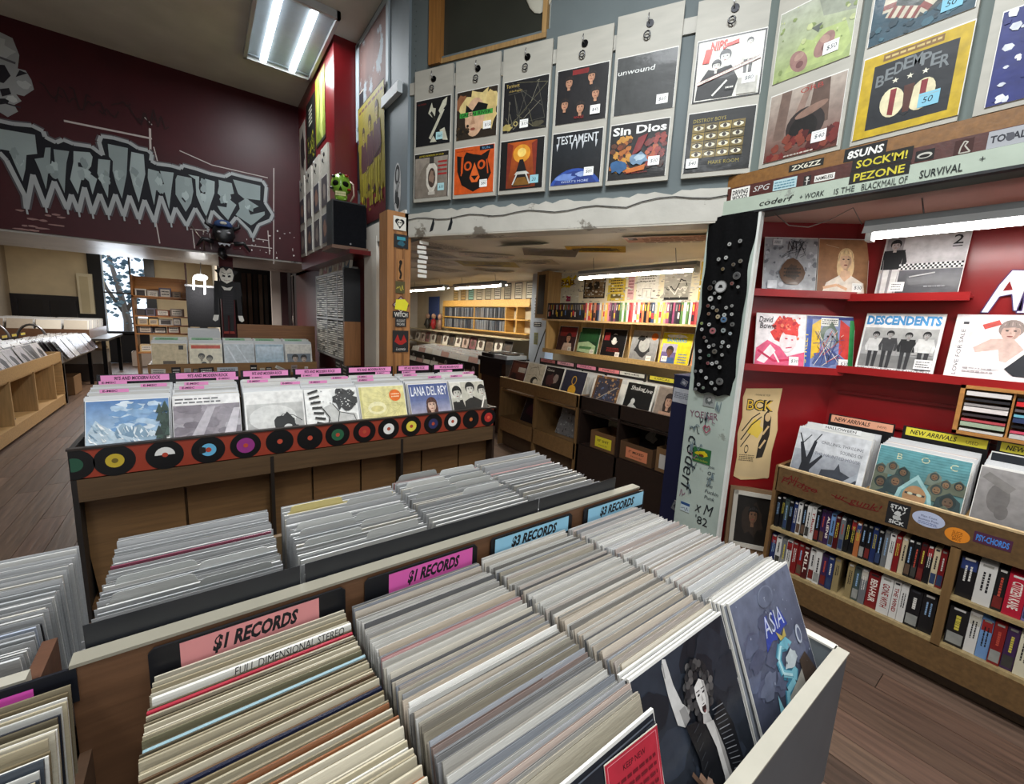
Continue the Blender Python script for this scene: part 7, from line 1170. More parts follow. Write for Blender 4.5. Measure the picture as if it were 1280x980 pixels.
# navy board cabinet by the pillar
t = thing('navy_cabinet', 'narrow navy blue cabinet end beside the graffiti pillar', 'cabinet', at(2.6, 1.51, 0, RX))
MB().box((-0.105, 0, 0), (0.105, 0.34, 1.245), '171b38').build('body', M_PAINT, t); MB().box((-0.108, -0.004, 1.245), (0.108, 0.344, 1.252), '23284a').build('top_edge', M_PAINT, t)
poster('notice', 'white printed notice taped on the navy cabinet', 'notice', lambda a: (a.rect(0, 0, 1, 1, 'a8acb4'), a.words(0.06, 0.3, 0.6, 0.75, '5a5e66', 4, 2), a.rect(0.72, 0.5, 0.95, 0.9, '4a4c54')), 0.2, 0.10, at(2.598, 1.51, 1.06, RX) @ Matrix.Rotation(0.03, 4, 'Y'))
poster('paper_scrap', 'small grey paper scrap near the top of the navy cabinet', 'notice', lambda a: (a.rect(0, 0, 1, 1, '5a5e6a'), a.blob(0.5, 0.5, 0.3, 0.3, '9a9ca4', 2)), 0.045, 0.04, at(2.598, 1.545, 1.185, RX) @ Matrix.Rotation(0.4, 4, 'Y'))
poster('sticker', 'crumpled silver sticker low on the navy cabinet', 'sticker', lambda a: (a.rect(0, 0, 1, 1, '6a6c70'), a.blob(0.5, 0.5, 0.35, 0.35, '3a3c40', 2)), 0.06, 0.07, at(2.598, 1.50, 0.30, RX) @ Matrix.Rotation(0.3, 4, 'Y'))
poster('photo_strip', 'dark strip of pictures between the navy cabinet and the badge cloth', 'notice', lambda a: (a.rect(0, 0, 1, 1, '141416'), a.words(0.1, 0.1, 0.9, 0.9, '5a4a44', 4, 2)), 0.05, 0.28, at(2.56, 1.392, 1.26, RX))
# flyers stuck to the low ceiling, hanging price tags at the post
cw_ = random.Random(31)
def ceil_flyer(x, y, w_, h_, rz, c, lab, fn=None, sag=0.004):
    M = Matrix.Translation((x, y, 2.196)) @ Matrix.Rotation(rz, 4, 'Z') @ Matrix.Rotation(PI / 2 + sag, 4, 'X') @ Matrix.Translation((0, 0, -h_ / 2))
    poster('ceiling_flyer', lab, 'flyer', fn or (lambda a: (a.rect(0, 0, 1, 1, c), a.words(0.1, 0.5, 0.9, 0.9, '6a645e', 5, int(x * 9)), a.blob(0.5, 0.3, 0.25, 0.18, '7a746c', int(y * 7)))), w_, h_, M)
ceil_flyer(2.75, 1.86, 0.62, 0.36, -1.05, 'd0a898', 'pink printed sheet with a code block on the low ceiling by the tube light', lambda a: (a.rect(0, 0, 1, 1, 'c89a8a'), a.rect(0.04, 0.6, 0.14, 0.9, '4a2c28'), a.words(0.2, 0.1, 0.96, 0.9, '7a4038', 5, 3)), 0.05)
ceil_flyer(2.2, 2.85, 0.42, 0.3, -1.1, 'd8dade', 'drooping white sheet with a dark triangle on the low ceiling', lambda a: (a.rect(0, 0, 1, 1, 'd0d4d8'), a.poly([(0.3, 0.1), (0.9, 0.1), (0.7, 0.6)], '17181c')), 0.25)
ceil_flyer(2.72, 2.55, 0.5, 0.3, -0.9, 'c8a82c', 'yellow poster stuck flat on the low ceiling', lambda a: (a.rect(0, 0, 1, 1, 'c8a030'), a.blob(0.5, 0.5, 0.4, 0.3, '6a5a2c', 2), a.words(0.1, 0.2, 0.9, 0.8, '3a3020', 4, 2)))
ceil_flyer(2.6, 3.0, 0.5, 0.4, -0.7, '7a7068', 'dark photo poster stuck on the low ceiling')
for k, (x, y, w_, h_, rz, c) in enumerate(((1.75, 3.6, 0.5, 0.35, 0.2, 'd0c4b6'), (1.95, 4.1, 0.5, 0.35, 0.5, 'b8aca2'), (2.35, 3.7, 0.55, 0.4, -0.5, 'd0bca6'), (2.7, 4.2, 0.7, 0.45, -0.8, 'b09a50'), (2.2, 4.7, 0.6, 0.4, 0.3, 'c4b8ac'), (1.7, 5.0, 0.5, 0.4, -0.2, 'b0a4a0'), (2.9, 3.6, 0.5, 0.35, -1.0, 'c0b49c'), (2.6, 5.3, 0.6, 0.5, 0.1, 'c0b8ac'), (3.1, 4.7, 0.5, 0.4, -0.4, 'b8a88a'), (2.0, 5.6, 0.5, 0.5, 0.3, 'bcb0a8'))):
    ceil_flyer(x, y, w_, h_, rz, c, ('tan', 'brown grey', 'sandy', 'olive yellow', 'warm grey', 'mauve grey', 'cream', 'pale grey', 'buff', 'dusty brown')[k] + ' poster pasted on the low ceiling of the records room', None, 0.02 * (k % 3))
t = thing('tag_strip', 'string of small white price cards hanging beside the wooden post', 'tag', at(1.40, 3.12, 1.86))
for k in range(8): MB().box((-0.04, 0, 0.036 * k), (0.035, 0.0012, 0.036 * k + 0.024), 'd0cec6', Matrix.Rotation(0.05 * math.sin(k * 2), 4, 'Y')).build('price_card', M_PAPER, t)
MB().tube([(0, 0.002, 0), (0, 0.002, 0.33)], 0.0015, '8a8a88', 4).build('string', M_PLAIN, t)
# far end: shelving, bins, turntable desk
FW = 4.15
t = thing('wall_shelving', 'yellow lit wall shelving of thin cases at the far end of the records room', 'shelf', at(4.0, 6.5, 0, RX))
def fp(n, y0, y1, x0, x1, z0, z1, c): fixed(MB().box((x0, y0, z0), (x1, y1, z1), c), n, M_WOODX, t)
for z in (1.375, 1.59, 1.80): fp('shelf', 5.0, 7.85, 3.98, 4.15, z - 0.02, z, 'c09448')
fp('top_rail', 5.0, 7.85, 3.99, 4.0, 1.80, 1.9, 'd0a050')
for y in (5.3, 5.6, 6.6, 7.83): fp('upright', y, y + 0.025, 3.985, 4.15, 1.36, 1.80, 'b88c44')
q_ = random.Random(4); fw = MB(); cs = ['2c3038', '4a5058', '8a8e94', '1c1e22', '6a6460', '9a9a9c', '3a3c44']
for z in (1.376, 1.592):
    y = 7.8
    while y > 5.65:
        wd = q_.choice((0.011, 0.014, 0.02)); fw.box((4.0 + q_.uniform(0, 0.01), y - wd + 0.002, z), (4.14, y, z + q_.choice((0.17, 0.165, 0.175))), q_.choice(cs)); y -= wd
fw.build('disc_cases', M_GLOSS, kind='stuff', label='thin disc cases filling the yellow lit far shelves', cat='disc')
for k in range(11): poster('flyer', 'small framed flyer, %s from the left above the far yellow shelves' % ordl[k], 'flyer', (lambda c: lambda a: (a.rect(0, 0, 1, 1, '2a241c'), a.rect(0.08, 0.06, 0.92, 0.94, c), a.words(0.15, 0.2, 0.85, 0.85, '4a4438', 5, k)))(('d8b878', 'c8a468', '8ab8a8', 'd0c4a8', 'c8c0a8', 'd8d4c4', 'b8b09c', 'd8d0bc', 'e0dccc', 'd4cab4', 'e0d8c4')[k]), 0.2, 0.27, at(FW - 0.008, 7.6 - 0.3 * k, 1.91, RX))
fr_ = MB().box((3.85, 5.0, 1.27), (4.15, 9.3, 1.29), 'c8b896').box((3.8, 7.0, 1.0), (4.15, 9.3, 1.02), 'b0a080').box((3.9, 5.2, 0.98), (4.15, 7.0, 1.0), '8a8478'); fr_.build('far_ledges', M_WOODX, label='pale ledges along the far wall carrying small covers', cat='shelf')
for k in range(14):
    y = 8.9 - 0.27 * k; c = ('d8cfc0', 'c0a898', '8a5a5a', 'd0c8b8', '6a5a4a', 'e0d8c8', '4a4440')[k % 7]
    record('small %s cover standing on the far wall ledge, %s from the left' % (('cream', 'rosy', 'plum', 'pale', 'brown', 'white', 'dark')[k % 7], ordl[k]), (lambda c: lambda a: (a.rect(0, 0, 1, 1, c), a.blob(0.5, 0.5, 0.3, 0.3, '5a4a40', k)))(c), at(3.88, y, 1.022, RX, 0.2), size=0.22)
fb = MB(); MX = at(0, 0, 0, RX)
for k in range(8): stuff_pack(fb, -7.75 + 0.31 * k, -7.75 + 0.31 * k + 0.29, 3.3, 3.7, 14, 1.03, ['e0dcd2', 'd4cec4', 'ece8e0', 'c09a90', 'c8c2b8'], (0.1, 0.25), -0.05, MX, 0.28)
fb.build('packed_records', M_SPINE, kind='stuff', label='pale records packed in the far record rack with disc stickers', cat='record')
t = thing('record_rack', 'far record rack with black front and white disc stickers', 'record rack', at(3.25, 6.5, 0, RX))
fixed(MB().box((3.25, 5.2, 0.72), (3.27, 7.9, 0.9), '16151a'), 'front_board', M_PLAIN, t); fixed(MB().box((3.27, 5.2, 0.0), (3.29, 7.9, 0.72), '3a2c20'), 'lower_front', M_PLAIN, t); fixed(MB().box((3.25, 5.18, 0.0), (3.75, 5.2, 0.9), 'b08a54'), 'end_panel', M_WOODZ, t); fixed(MB().box((3.29, 5.2, 0.68), (3.75, 7.9, 0.7), '3a2c20'), 'trough_floor', M_WOODX, t)
for k in range(6): fixed(MB().disc((0, 0, 0), 0.045, 'b8b8b4', 'x', 14, 0.002).disc((-0.002, 0, 0), 0.012, '1a1a1c', 'x', 10, 0.001), 'disc_sticker', M_PAPER, t).matrix_world = Matrix.Translation((3.249, 7.6 - 0.45 * k, 0.81))
t = thing('turntable_desk', 'black desk with listening turntables in front of the blue grey pillar', 'desk', at(3.35, 4.75, 0, RX))
fixed(MB().box((3.2, 4.45, 0.98), (3.6, 5.15, 1.04), '17181b'), 'desk_top', M_BLACK, t); fixed(MB().box((3.24, 4.5, 0.0), (3.58, 5.1, 0.98), '3c2a1c'), 'cabinet', M_WOODX, t); fixed(MB().box((3.22, 4.6, 0.78), (3.3, 5.12, 0.98), '101113'), 'drawer', M_BLACK, t)
for y, c in ((4.62, 'c8d0d8'), (4.95, '2a2c30')):
    t = thing('turntable', '%s turntable on the black desk in the records room' % ('silver' if c[0] == 'c' else 'dark'), 'turntable', at(3.4, y, 1.041))
    MB().box((-0.17, -0.15, 0), (0.17, 0.15, 0.05), c).build('plinth', M_GLOSS, t); MB().disc((0, 0, 0.05), 0.13, '1a1a1c', 'z', 24, 0.012).build('platter', M_BLACK, t); MB().tube([(0.13, -0.12, 0.075), (0.1, 0.03, 0.075), (0.05, 0.07, 0.07)], 0.006, 'b8bcc0', 6).build('tonearm', M_METAL, t)
cl_ = random.Random(8)
for k, (y, z, c, lab) in enumerate(((8.3, 1.31, 'a02428', 'red figure toy on the far ledge of the records room'), (8.6, 1.31, '3a3630', 'dark figure toy on the far ledge of the records room'), (8.0, 1.31, '8a6a5a', 'tan figure toy on the far ledge of the records room'))):
    m = MB().ball((0, 0, 0.12), (0.07, 0.06, 0.12), c, 10, 8).ball((0, 0, 0.28), (0.05, 0.05, 0.06), 'b08a70', 10, 8).tube([(-0.06, 0, 0.18), (-0.1, -0.03, 0.08)], 0.018, c, 6).tube([(0.06, 0, 0.18), (0.1, -0.03, 0.08)], 0.018, c, 6); m.build('figure_toy', M_PLAIN, M=at(4.0, y, z - 0.02, RX), label=lab, cat='toy')
MB().box((0, -0.02, 0), (0.5, 0, 0.5), '4a5a8a').build('blue_curtain', M_FABRIC, M=at(4.13, 8.8, 1.5, RX), label='blue hanging cloth beyond the far tube lights', cat='cloth')
# stickers on the wooden post
def pst(label, x0, x1, z0, z1, bg, fn, rot=0.0):
    w_, h_ = x1 - x0, z1 - z0
    o = MB().box((-w_ / 2, -0.0008, 0), (w_ / 2, 0, h_), bg).build('sticker', M_PAPER, M=at((x0 + x1) / 2, 3.1905, z0) @ Matrix.Translation((0, 0, h_ / 2)) @ Matrix.Rotation(rot, 4, 'Y') @ Matrix.Translation((0, 0, -h_ / 2)), label=label, cat='sticker'); fn_build(o, fn, w_, h_)
pst('white sticker with a black skull heart at the top of the wooden post', 1.19, 1.29, 2.20, 2.30, 'd8d4c8', lambda a: (a.ell(0.34, 0.64, 0.22, 0.2, '121214'), a.ell(0.66, 0.64, 0.22, 0.2, '121214'), a.poly([(0.13, 0.58), (0.87, 0.58), (0.5, 0.1)], '121214'), a.ell(0.5, 0.56, 0.2, 0.18, 'd8d4c8'), a.rect(0.4, 0.3, 0.6, 0.45, 'd8d4c8'), a.ell(0.42, 0.57, 0.06, 0.06, '121214'), a.ell(0.58, 0.57, 0.06, 0.06, '121214')))
pst('black and teal sticker second from the top of the wooden post', 1.195, 1.31, 2.07, 2.17, '15171a', lambda a: (a.rect(0.2, 0.6, 0.8, 0.85, '3a8a9a'), a.blob(0.5, 0.35, 0.25, 0.25, '2a5a6a', 2)))
pst('black figure outline sticker on the wooden post', 1.225, 1.275, 1.83, 1.99, '9c6b3c', lambda a: (a.ell(0.5, 0.85, 0.25, 0.12, '1c140c'), a.line([(0.5, 0.8), (0.3, 0.5), (0.6, 0.3), (0.4, 0.05)], 0.1, '1c140c')))
pst('dark olive sticker on the middle of the wooden post', 1.21, 1.285, 1.73, 1.82, '4a4420', lambda a: a.scrib(0.1, 0.2, 0.9, 0.8, 'a89a3c', 0.06, 3))
pst('maroon diamond sticker with a yellow blot on the wooden post', 1.205, 1.305, 1.59, 1.69, '4a1c2c', lambda a: (a.rect(0.08, 0.08, 0.92, 0.92, 'c8c0b0'), a.rect(0.13, 0.13, 0.87, 0.87, '4a1c2c')), PI / 4)
MB().prism([(-0.05, -0.03), (0.045, -0.04), (0.06, 0.02), (0.03, 0.05), (-0.04, 0.045)], -0.0012, 0, 'd8d028').build('yellow_sticker', M_PAPER, M=at(1.255, 3.189, 1.635), label='torn yellow sticker over the maroon diamond on the wooden post', cat='sticker')
pst('black sticker lettered in white just below the diamond', 1.19, 1.32, 1.54, 1.59, '141416', lambda a: a.text('WITCH', 0.08, 0.15, 0.7, 'd8d4cc', w=0.84, bold=0.02))
pst('black sticker with two lines of white lettering on the post', 1.21, 1.30, 1.47, 1.54, '161618', lambda a: (a.text('ALLEGIANT', 0.1, 0.55, 0.3, 'c8c4bc', w=0.8), a.text('MACHINE', 0.14, 0.14, 0.3, 'c8c4bc', w=0.72)))
pst('black sticker with a red winged shape low on the post', 1.19, 1.32, 1.27, 1.44, '121113', lambda a: (a.poly([(0.1, 0.5), (0.3, 0.85), (0.45, 0.55), (0.55, 0.55), (0.7, 0.85), (0.9, 0.5), (0.6, 0.35), (0.4, 0.35)], 'a02420'), a.text('Lucretia', 0.2, 0.08, 0.14, 'c8c4bc', w=0.6, shear=0.3)))
MB().disc((0, 0, 0), 0.022, 'c0b8a8', 'y', 16, 0.001).disc((0, -0.001, 0), 0.008, '2a241c', 'y', 10, 0.0006).build('round_sticker', M_PAPER, M=at(1.27, 3.1905, 1.14), label='small round pale sticker at the foot of the wooden post', cat='sticker')
# ================================================================ side wall cassettes and the back room
t = thing('cassette_rack', 'tall rack of cassettes in three columns on the dark red wall', 'rack', at(1.28, 5.3, 0, RX))
def cp(n, y0, y1, x0, x1, z0, z1, c, m=M_PLAIN): return fixed(MB().box((x0, y0, z0), (x1, y1, z1), c), n, m, t)
cp('upper_end', 4.40, 4.44, 1.14, 1.30, 1.47, 2.0, '131416'); cp('lower_end', 4.40, 4.44, 1.14, 1.30, 1.02, 1.47, '8a5c34', M_WOODZ); cp('back_panel', 4.44, 6.16, 1.285, 1.30, 1.02, 2.02, '2a2220')
for y in (4.44, 5.06, 5.55, 6.14): cp('upright', y - 0.012, y + 0.012, 1.235, 1.285, 1.04, 2.02, '9a9690')
for z in (1.03, 1.48, 2.0): cp('cross_rail', 4.44, 6.15, 1.235, 1.285, z - 0.012, z + 0.012, '9a9690')
cr_ = random.Random(6); cs_ = MB()
for (ya, yb) in ((4.455, 5.045), (5.075, 5.535), (5.565, 6.12)):
    for j in range(37):
        z = 1.05 + 0.0255 * j
        if abs(z - 1.475) < 0.02: continue
        n = int((yb - ya) / 0.112)
        for i in range(n):
            y = ya + (yb - ya) * i / n; cs_.box((1.238, y + 0.003, z), (1.283, y + (yb - ya) / n - 0.003, z + 0.0145), cr_.choice(('e6e2d8', 'eeeae0', 'd8d4ca', 'e6e2d8', 'c0bcb2', '6a665e')))
o = cs_.build('cassettes', M_PLAIN, t, kind='stuff'); o.matrix_parent_inverse = t.matrix_world.inverted()
for k, (y, w_, h_, c) in enumerate(((4.6, 0.2, 0.14, '2a4a5a'), (4.86, 0.13, 0.18, '7a4a34'), (5.06, 0.16, 0.15, 'a08a6a'), (5.3, 0.15, 0.2, '2a2220'), (5.55, 0.2, 0.16, '8a3a30'), (5.8, 0.14, 0.19, 'b8a890'))):
    poster('small_case', '%s boxed case standing on top of the cassette rack' % ('teal', 'rust', 'tan', 'black', 'red', 'cream')[k], 'case', (lambda c: lambda a: (a.rect(0, 0, 1, 1, c), a.blob(0.5, 0.5, 0.3, 0.3, 'a89a88', k)))(c), w_, h_, at(1.22, y, 2.012, RX, 0.1), th=0.03)
for k in range(3):
    poster('flyer', 'small black and white flyer below the cassette rack, ' + ('nearest the wooden post', 'middle one', 'farthest from the wooden post')[k], 'flyer', lambda a: (a.rect(0, 0, 1, 1, '1c1a1a'), a.words(0.1, 0.1, 0.9, 0.9, 'b0aca4', 6, 2)), 0.22, 0.32, at(1.296, 4.75 + 0.28 * k, 0.68, RX))
# demon head hung on the bulkhead
t = thing('demon_mask', 'black demon head ornament with a blue cap hung on the maroon bulkhead', 'ornament', at(0.24, 6.2, 2.2))
def demon(d): return 1 + 0.18 * (abs(d.x) > 0.5) * (d.z > 0) - 0.25 * (d.z < -0.5) + 0.12 * (d.y < -0.7)
MB().ball((0, -0.09, 0.17), (0.095, 0.09, 0.15), '141418', 20, 16, fn=demon).build('head', M_BLACK, t)
MB().ball((0, -0.09, 0.29), (0.092, 0.092, 0.065), '33456a', 16, 10).ball((0, -0.15, 0.27), (0.075, 0.07, 0.012), '2a3a5c', 14, 6).ball((0, -0.175, 0.305), (0.035, 0.012, 0.02), 'a8a498', 10, 6).build('cap', M_FABRIC, t)
for k in (-1, 1):
    MB().tube([(k * 0.09, -0.06, 0.26), (k * 0.16, -0.05, 0.30), (k * 0.15, -0.06, 0.38)], [0.03, 0.02, 0.004], '17171a', 8).build('horn', M_BLACK, t); MB().ball((k * 0.045, -0.19, 0.2), (0.022, 0.014, 0.014), '8a8a8e', 10, 6).build('eye', M_GLOSS, t); MB().tube([(k * 0.1, -0.05, 0.1), (k * 0.2, -0.06, 0.12), (k * 0.26, -0.05, 0.03)], [0.03, 0.024, 0.01], '151518', 8).build('arm', M_BLACK, t)
MB().prism([(-0.06, 0.08), (0.06, 0.08), (0.045, 0.05), (0.02, 0.07), (0, 0.045), (-0.02, 0.07), (-0.045, 0.05)], -0.20, -0.16, '7a7a7e').build('teeth', M_GLOSS, t)
MB().tube([(-0.02, -0.05, 0.02), (-0.03, -0.1, -0.04), (0.0, -0.06, -0.06)], 0.04, '121214', 8).build('neck', M_BLACK, t)
MB().tube([(-0.06, 6.22, 2.46), (0.0, 6.2, 2.36), (0.05, 6.21, 2.3), (0.05, 6.23, 2.2)], 0.007, '8a8078', 5).build('hanging_wire', M_METAL, label='pale wire looping beside the demon head', cat='wire')
# dark red column with the jointed paper vampire
struct(MB().box((0.19, 6.45, 0), (0.335, 6.6, ZH), '4a1216'), 'column_red', M_PAINT)
t = thing('paper_vampire', 'jointed paper vampire decoration hanging on the dark red column', 'decoration', at(0.26, 6.43, 1.15))
def flat(nm, P, c, y, extra=None):
    o = MB().prism(P, -0.004, 0, c).build(nm, M_PAPER, t, M=Matrix.Translation((0, y, 0)))
    if extra: a = WArt(-0.0045); extra(a); a.build('printed_face' if nm == 'head' else 'print', M_PRINT, o)
flat('cape', [(-0.13, 0.72), (0.14, 0.72), (0.155, 0.56), (0.12, 0.50), (-0.11, 0.50), (-0.14, 0.58)], '141316', 0.0)
flat('body', [(-0.06, 0.62), (0.065, 0.62), (0.06, 0.30), (-0.055, 0.30)], '1c1a1e', -0.005, lambda a: [a.line([(-0.05, 0.34 + 0.03 * i), (0.055, 0.34 + 0.03 * i)], 0.003, '3a3438') for i in range(8)])
for k in (-1, 1):
    flat('arm', [(k * 0.09, 0.66), (k * 0.135, 0.64), (k * 0.15, 0.30), (k * 0.10, 0.30)], '121114', -0.01); flat('hand', [(k * 0.10, 0.30), (k * 0.15, 0.30), (k * 0.165, 0.24), (k * 0.14, 0.22), (k * 0.11, 0.24)], 'd8d4cc', -0.012)
    flat('leg', [(k * 0.01, 0.31), (k * 0.055, 0.31), (k * 0.05, 0.10), (k * 0.012, 0.10)], '141316', -0.012); flat('shoe', [(k * 0.005, 0.10), (k * 0.052, 0.10), (k * 0.06, 0.07), (k * 0.005, 0.07)], '8a3024', -0.014)
def vface(a):
    a.poly([(-0.075, 0.80), (-0.06, 0.87), (-0.03, 0.885), (0, 0.845), (0.03, 0.885), (0.06, 0.87), (0.075, 0.80), (0.058, 0.73), (0, 0.692), (-0.058, 0.73)], 'd8d4c8')
    for q in (-1, 1): a.poly([(q * 0.012, 0.79), (q * 0.04, 0.80), (q * 0.045, 0.775), (q * 0.015, 0.77)], '1a171a'); a.line([(q * 0.01, 0.81), (q * 0.05, 0.83)], 0.006, '1a171a')
    a.line([(-0.03, 0.735), (0, 0.728), (0.03, 0.735)], 0.005, '7a2020'); a.poly([(-0.015, 0.732), (-0.008, 0.732), (-0.011, 0.718)], 'f0ece4'); a.poly([(0.015, 0.732), (0.008, 0.732), (0.011, 0.718)], 'f0ece4')
flat('head', [(-0.085, 0.80), (-0.125, 0.85), (-0.085, 0.86), (-0.05, 0.90), (0.05, 0.90), (0.085, 0.86), (0.125, 0.85), (0.085, 0.80), (0.065, 0.72), (0, 0.685), (-0.065, 0.72)], '1a181a', -0.012, vface)
flat('collar', [(-0.06, 0.66), (0, 0.64), (0.06, 0.66), (0.03, 0.61), (-0.03, 0.61)], 'c8c4bc', -0.014)
# far hall rack with green tabs
t = thing('record_rack', 'far tan record rack with stickers along its front and a brown back board', 'record rack', at(0.33, 6.0, 0)); RT = 5.85
fixed(MB().box((-0.505, RT, 0.745), (1.165, RT + 0.018, 0.905), '86633c'), 'front_board', M_WOODX, t); fixed(MB().box((-0.505, RT + 0.018, 0), (-0.485, 6.38, 0.9), '7a5a38'), 'end_panel', M_WOODZ, t); fixed(MB().box((1.145, RT + 0.018, 0), (1.165, 6.38, 0.9), '7a5a38'), 'end_panel', M_WOODZ, t)
fixed(MB().box((-0.485, RT + 0.018, 0.72), (1.145, 6.38, 0.74), '5a4228'), 'trough_floor', M_WOODX, t); fixed(MB().box((0.345, 6.4, 0.75), (1.26, 6.42, 1.345), '7c5230'), 'back_board', M_WOODX, t); fixed(MB().box((-0.505, RT + 0.1, 0), (1.165, RT + 0.12, 0.72), '3a2a1c'), 'lower_front', M_PLAIN, t)
ff = [(-0.475, -0.16, simple('c0b090', [('rect', 0.3, 0.1, 0.66, 0.36, '5a4e42'), ('rect', 0.76, 0.78, 0.9, 0.94, '2a2a28')]), 'tan cover with a small dark photo, first on the far hall rack'), (-0.15, 0.165, simple('d4ccb4', [('rect', 0.05, 0.82, 0.95, 0.95, 'b84a34'), ('head', 0.35, 0.5, 0.1, '8a8474', '2a2824'), ('head', 0.6, 0.42, 0.1, '8a8474', '2a2824'), ('head', 0.42, 0.18, 0.09, '8a8474', '2a2824')]), 'cream cover with three heads and red lettering on the far hall rack'), (0.175, 0.485, simple('b4bcc0', [('line', [(0.1, 0.9), (0.4, 0.2)], 0.05, 'd4dade'), ('line', [(0.4, 0.95), (0.8, 0.2)], 0.04, 'ccd4d8')]), 'pale silver plastic wrapped cover on the far hall rack'), (0.49, 0.80, simple('a0b4c0', [('grad', 0.05, 0.05, 0.95, 0.9, '8aa4b4', 'c4d0d8')]), 'light blue shiny cover fourth on the far hall rack'), (0.81, 1.13, simple('c8c4ba', [('rect', 0.05, 0.1, 0.95, 0.6, '6a727a'), ('head', 0.35, 0.4, 0.12, 'a8988a', '2a2624'), ('head', 0.68, 0.38, 0.12, 'a8988a', '2a2624')]), 'grey cover with two faces at the right end of the far hall rack')]
fm = MB()
for k, (x0, x1, fn, lab) in enumerate(ff):
    record(lab, fn, at((x0 + x1) / 2, RT + 0.03, 0.83, 0, 0.24), size=0.305)
    stuff_pack(fm, x0, x1, RT + 0.14, 6.3, 15, 1.17, ['dcdad2', 'cfcdc6', 'e6e4de', 'c0bcb2'], (0.1, 0.22), -0.03)
    for j in range(2): o = MB().box((-0.15, 0, 0), (0.15, 0.0015, 0.3), 'd0d2ca').build('divider_card', M_PLAIN, M=at((x0 + x1) / 2, 6.12 + 0.13 * j, 0.875), label='pale divider card with a %s green tab, %s column of the far hall rack' % (('nearer', 'farther')[j], ordn[k]), cat='divider card'); a = Art(0.2, 0.022, bg='8ab890'); a.words(0.2, 0.2, 0.8, 0.8, '2a4a34', 1, k); a.build('tab_label', M_PAPER, o, M=Matrix.Translation((-0.03, -0.0006, 0.277)))
for k in range(6): stuff_pack(fm, -0.16, 0.16, 6.3 + 0.06 * k, 6.34 + 0.06 * k, 3, 1.235 + 0.006 * k, ['ece9e2', 'e0ddd4'], (0.05, 0.05), 0)
fm.build('packed_records', M_SPINE, kind='stuff', label='records packed in the columns of the far tan hall rack', cat='record')
for k, (x, w_, h_, c, rot, lab) in enumerate(((-0.42, 0.12, 0.06, 'c8c4bc', 0.05, 'torn white'), (-0.27, 0.08, 0.09, '17161a', 0, 'black square'), (-0.17, 0.06, 0.06, 'b8b4ac', 0, 'small pale'), (-0.1, 0.045, 0.045, '1a1a1c', 0, 'tiny black'), (0.0, 0.14, 0.07, '1c1a1c', -0.05, 'black lettered'), (0.2, 0.2, 0.065, 'b4bcc4', 0, 'wide silver'), (0.46, 0.07, 0.11, '17131a', 0, 'dark upright'), (0.55, 0.05, 0.03, 'c0b8a8', 0, 'thin cream'), (0.62, 0.06, 0.05, '1c1a20', 0, 'small dark'), (0.75, 0.13, 0.035, 'c4c2ba', 0.5, 'slanted white'), (0.90, 0.07, 0.09, '8a7c78', 0, 'faded mauve'), (1.04, 0.04, 0.04, 'd4d0c8', 0, 'round white'))):
    o = MB().box((-w_ / 2, -0.0008, -h_ / 2), (w_ / 2, 0, h_ / 2), c).build('sticker', M_PAPER, M=at(x, RT - 0.0005, 0.825) @ Matrix.Rotation(rot, 4, 'Y'), label='%s sticker on the front of the far tan hall rack' % lab, cat='sticker')
    a = Art(w_ * 0.9, h_ * 0.9, y=-0.001); a.words(0.1, 0.15, 0.9, 0.85, 'd8d4cc' if c[0] == '1' else '4a4a4c', 2, k); a.build('sticker_print', M_PRINT, o, M=Matrix.Translation((0, 0, -h_ * 0.45)))
# left wall bins
t = thing('record_bin', 'long pale plywood bin with open cubbies along the left aisle', 'record bin', at(-1.95, 7.2, 0)); PLY = 'b08c5c'
def lp(n, a, b, c, m=M_WOODX): fixed(MB().box(a, b, c), n, m, t)
lp('front_board', (-1.72, 4.6, 0.655), (-1.70, 8.76, 0.79), PLY); lp('bottom_board', (-1.72, 4.6, 0.03), (-1.70, 8.76, 0.165), PLY); lp('end_panel', (-2.3, 8.74, 0.0), (-1.70, 8.76, 0.79), PLY); lp('trough_floor', (-2.3, 4.6, 0.63), (-1.72, 8.74, 0.65), PLY); lp('cubby_floor', (-2.3, 4.6, 0.15), (-1.72, 8.74, 0.165), PLY); lp('back_panel', (-2.32, 4.6, 0.0), (-2.30, 8.76, 0.9), '7a5e3c')
for y in (5.0, 5.85, 6.71, 7.53, 8.34): lp('upright', (-2.3, y - 0.012, 0.165), (-1.705, y + 0.012, 0.655), PLY, M_WOODZ)
for y in (6.3, 6.9): record('%s sleeve leaning inside the left aisle cubby' % ('black' if y < 6.5 else 'dark grey'), simple('16171a' if y < 6.5 else '2a2c30', []), at(-1.78, y, 0.17, PI / 2, 0.3), size=0.3)
ML_ = at(0, 0, 0, PI / 2)                                # x = world y, y = -world x
lm = MB(); lr = random.Random(5)
names_l = ['smoky grey', 'pale lilac', 'dull silver', 'brownish grey', 'white edged', 'dark grey', 'cool grey', 'faded mauve', 'steel grey']
lx = [4.75 + 0.335 * k for k in range(12)]
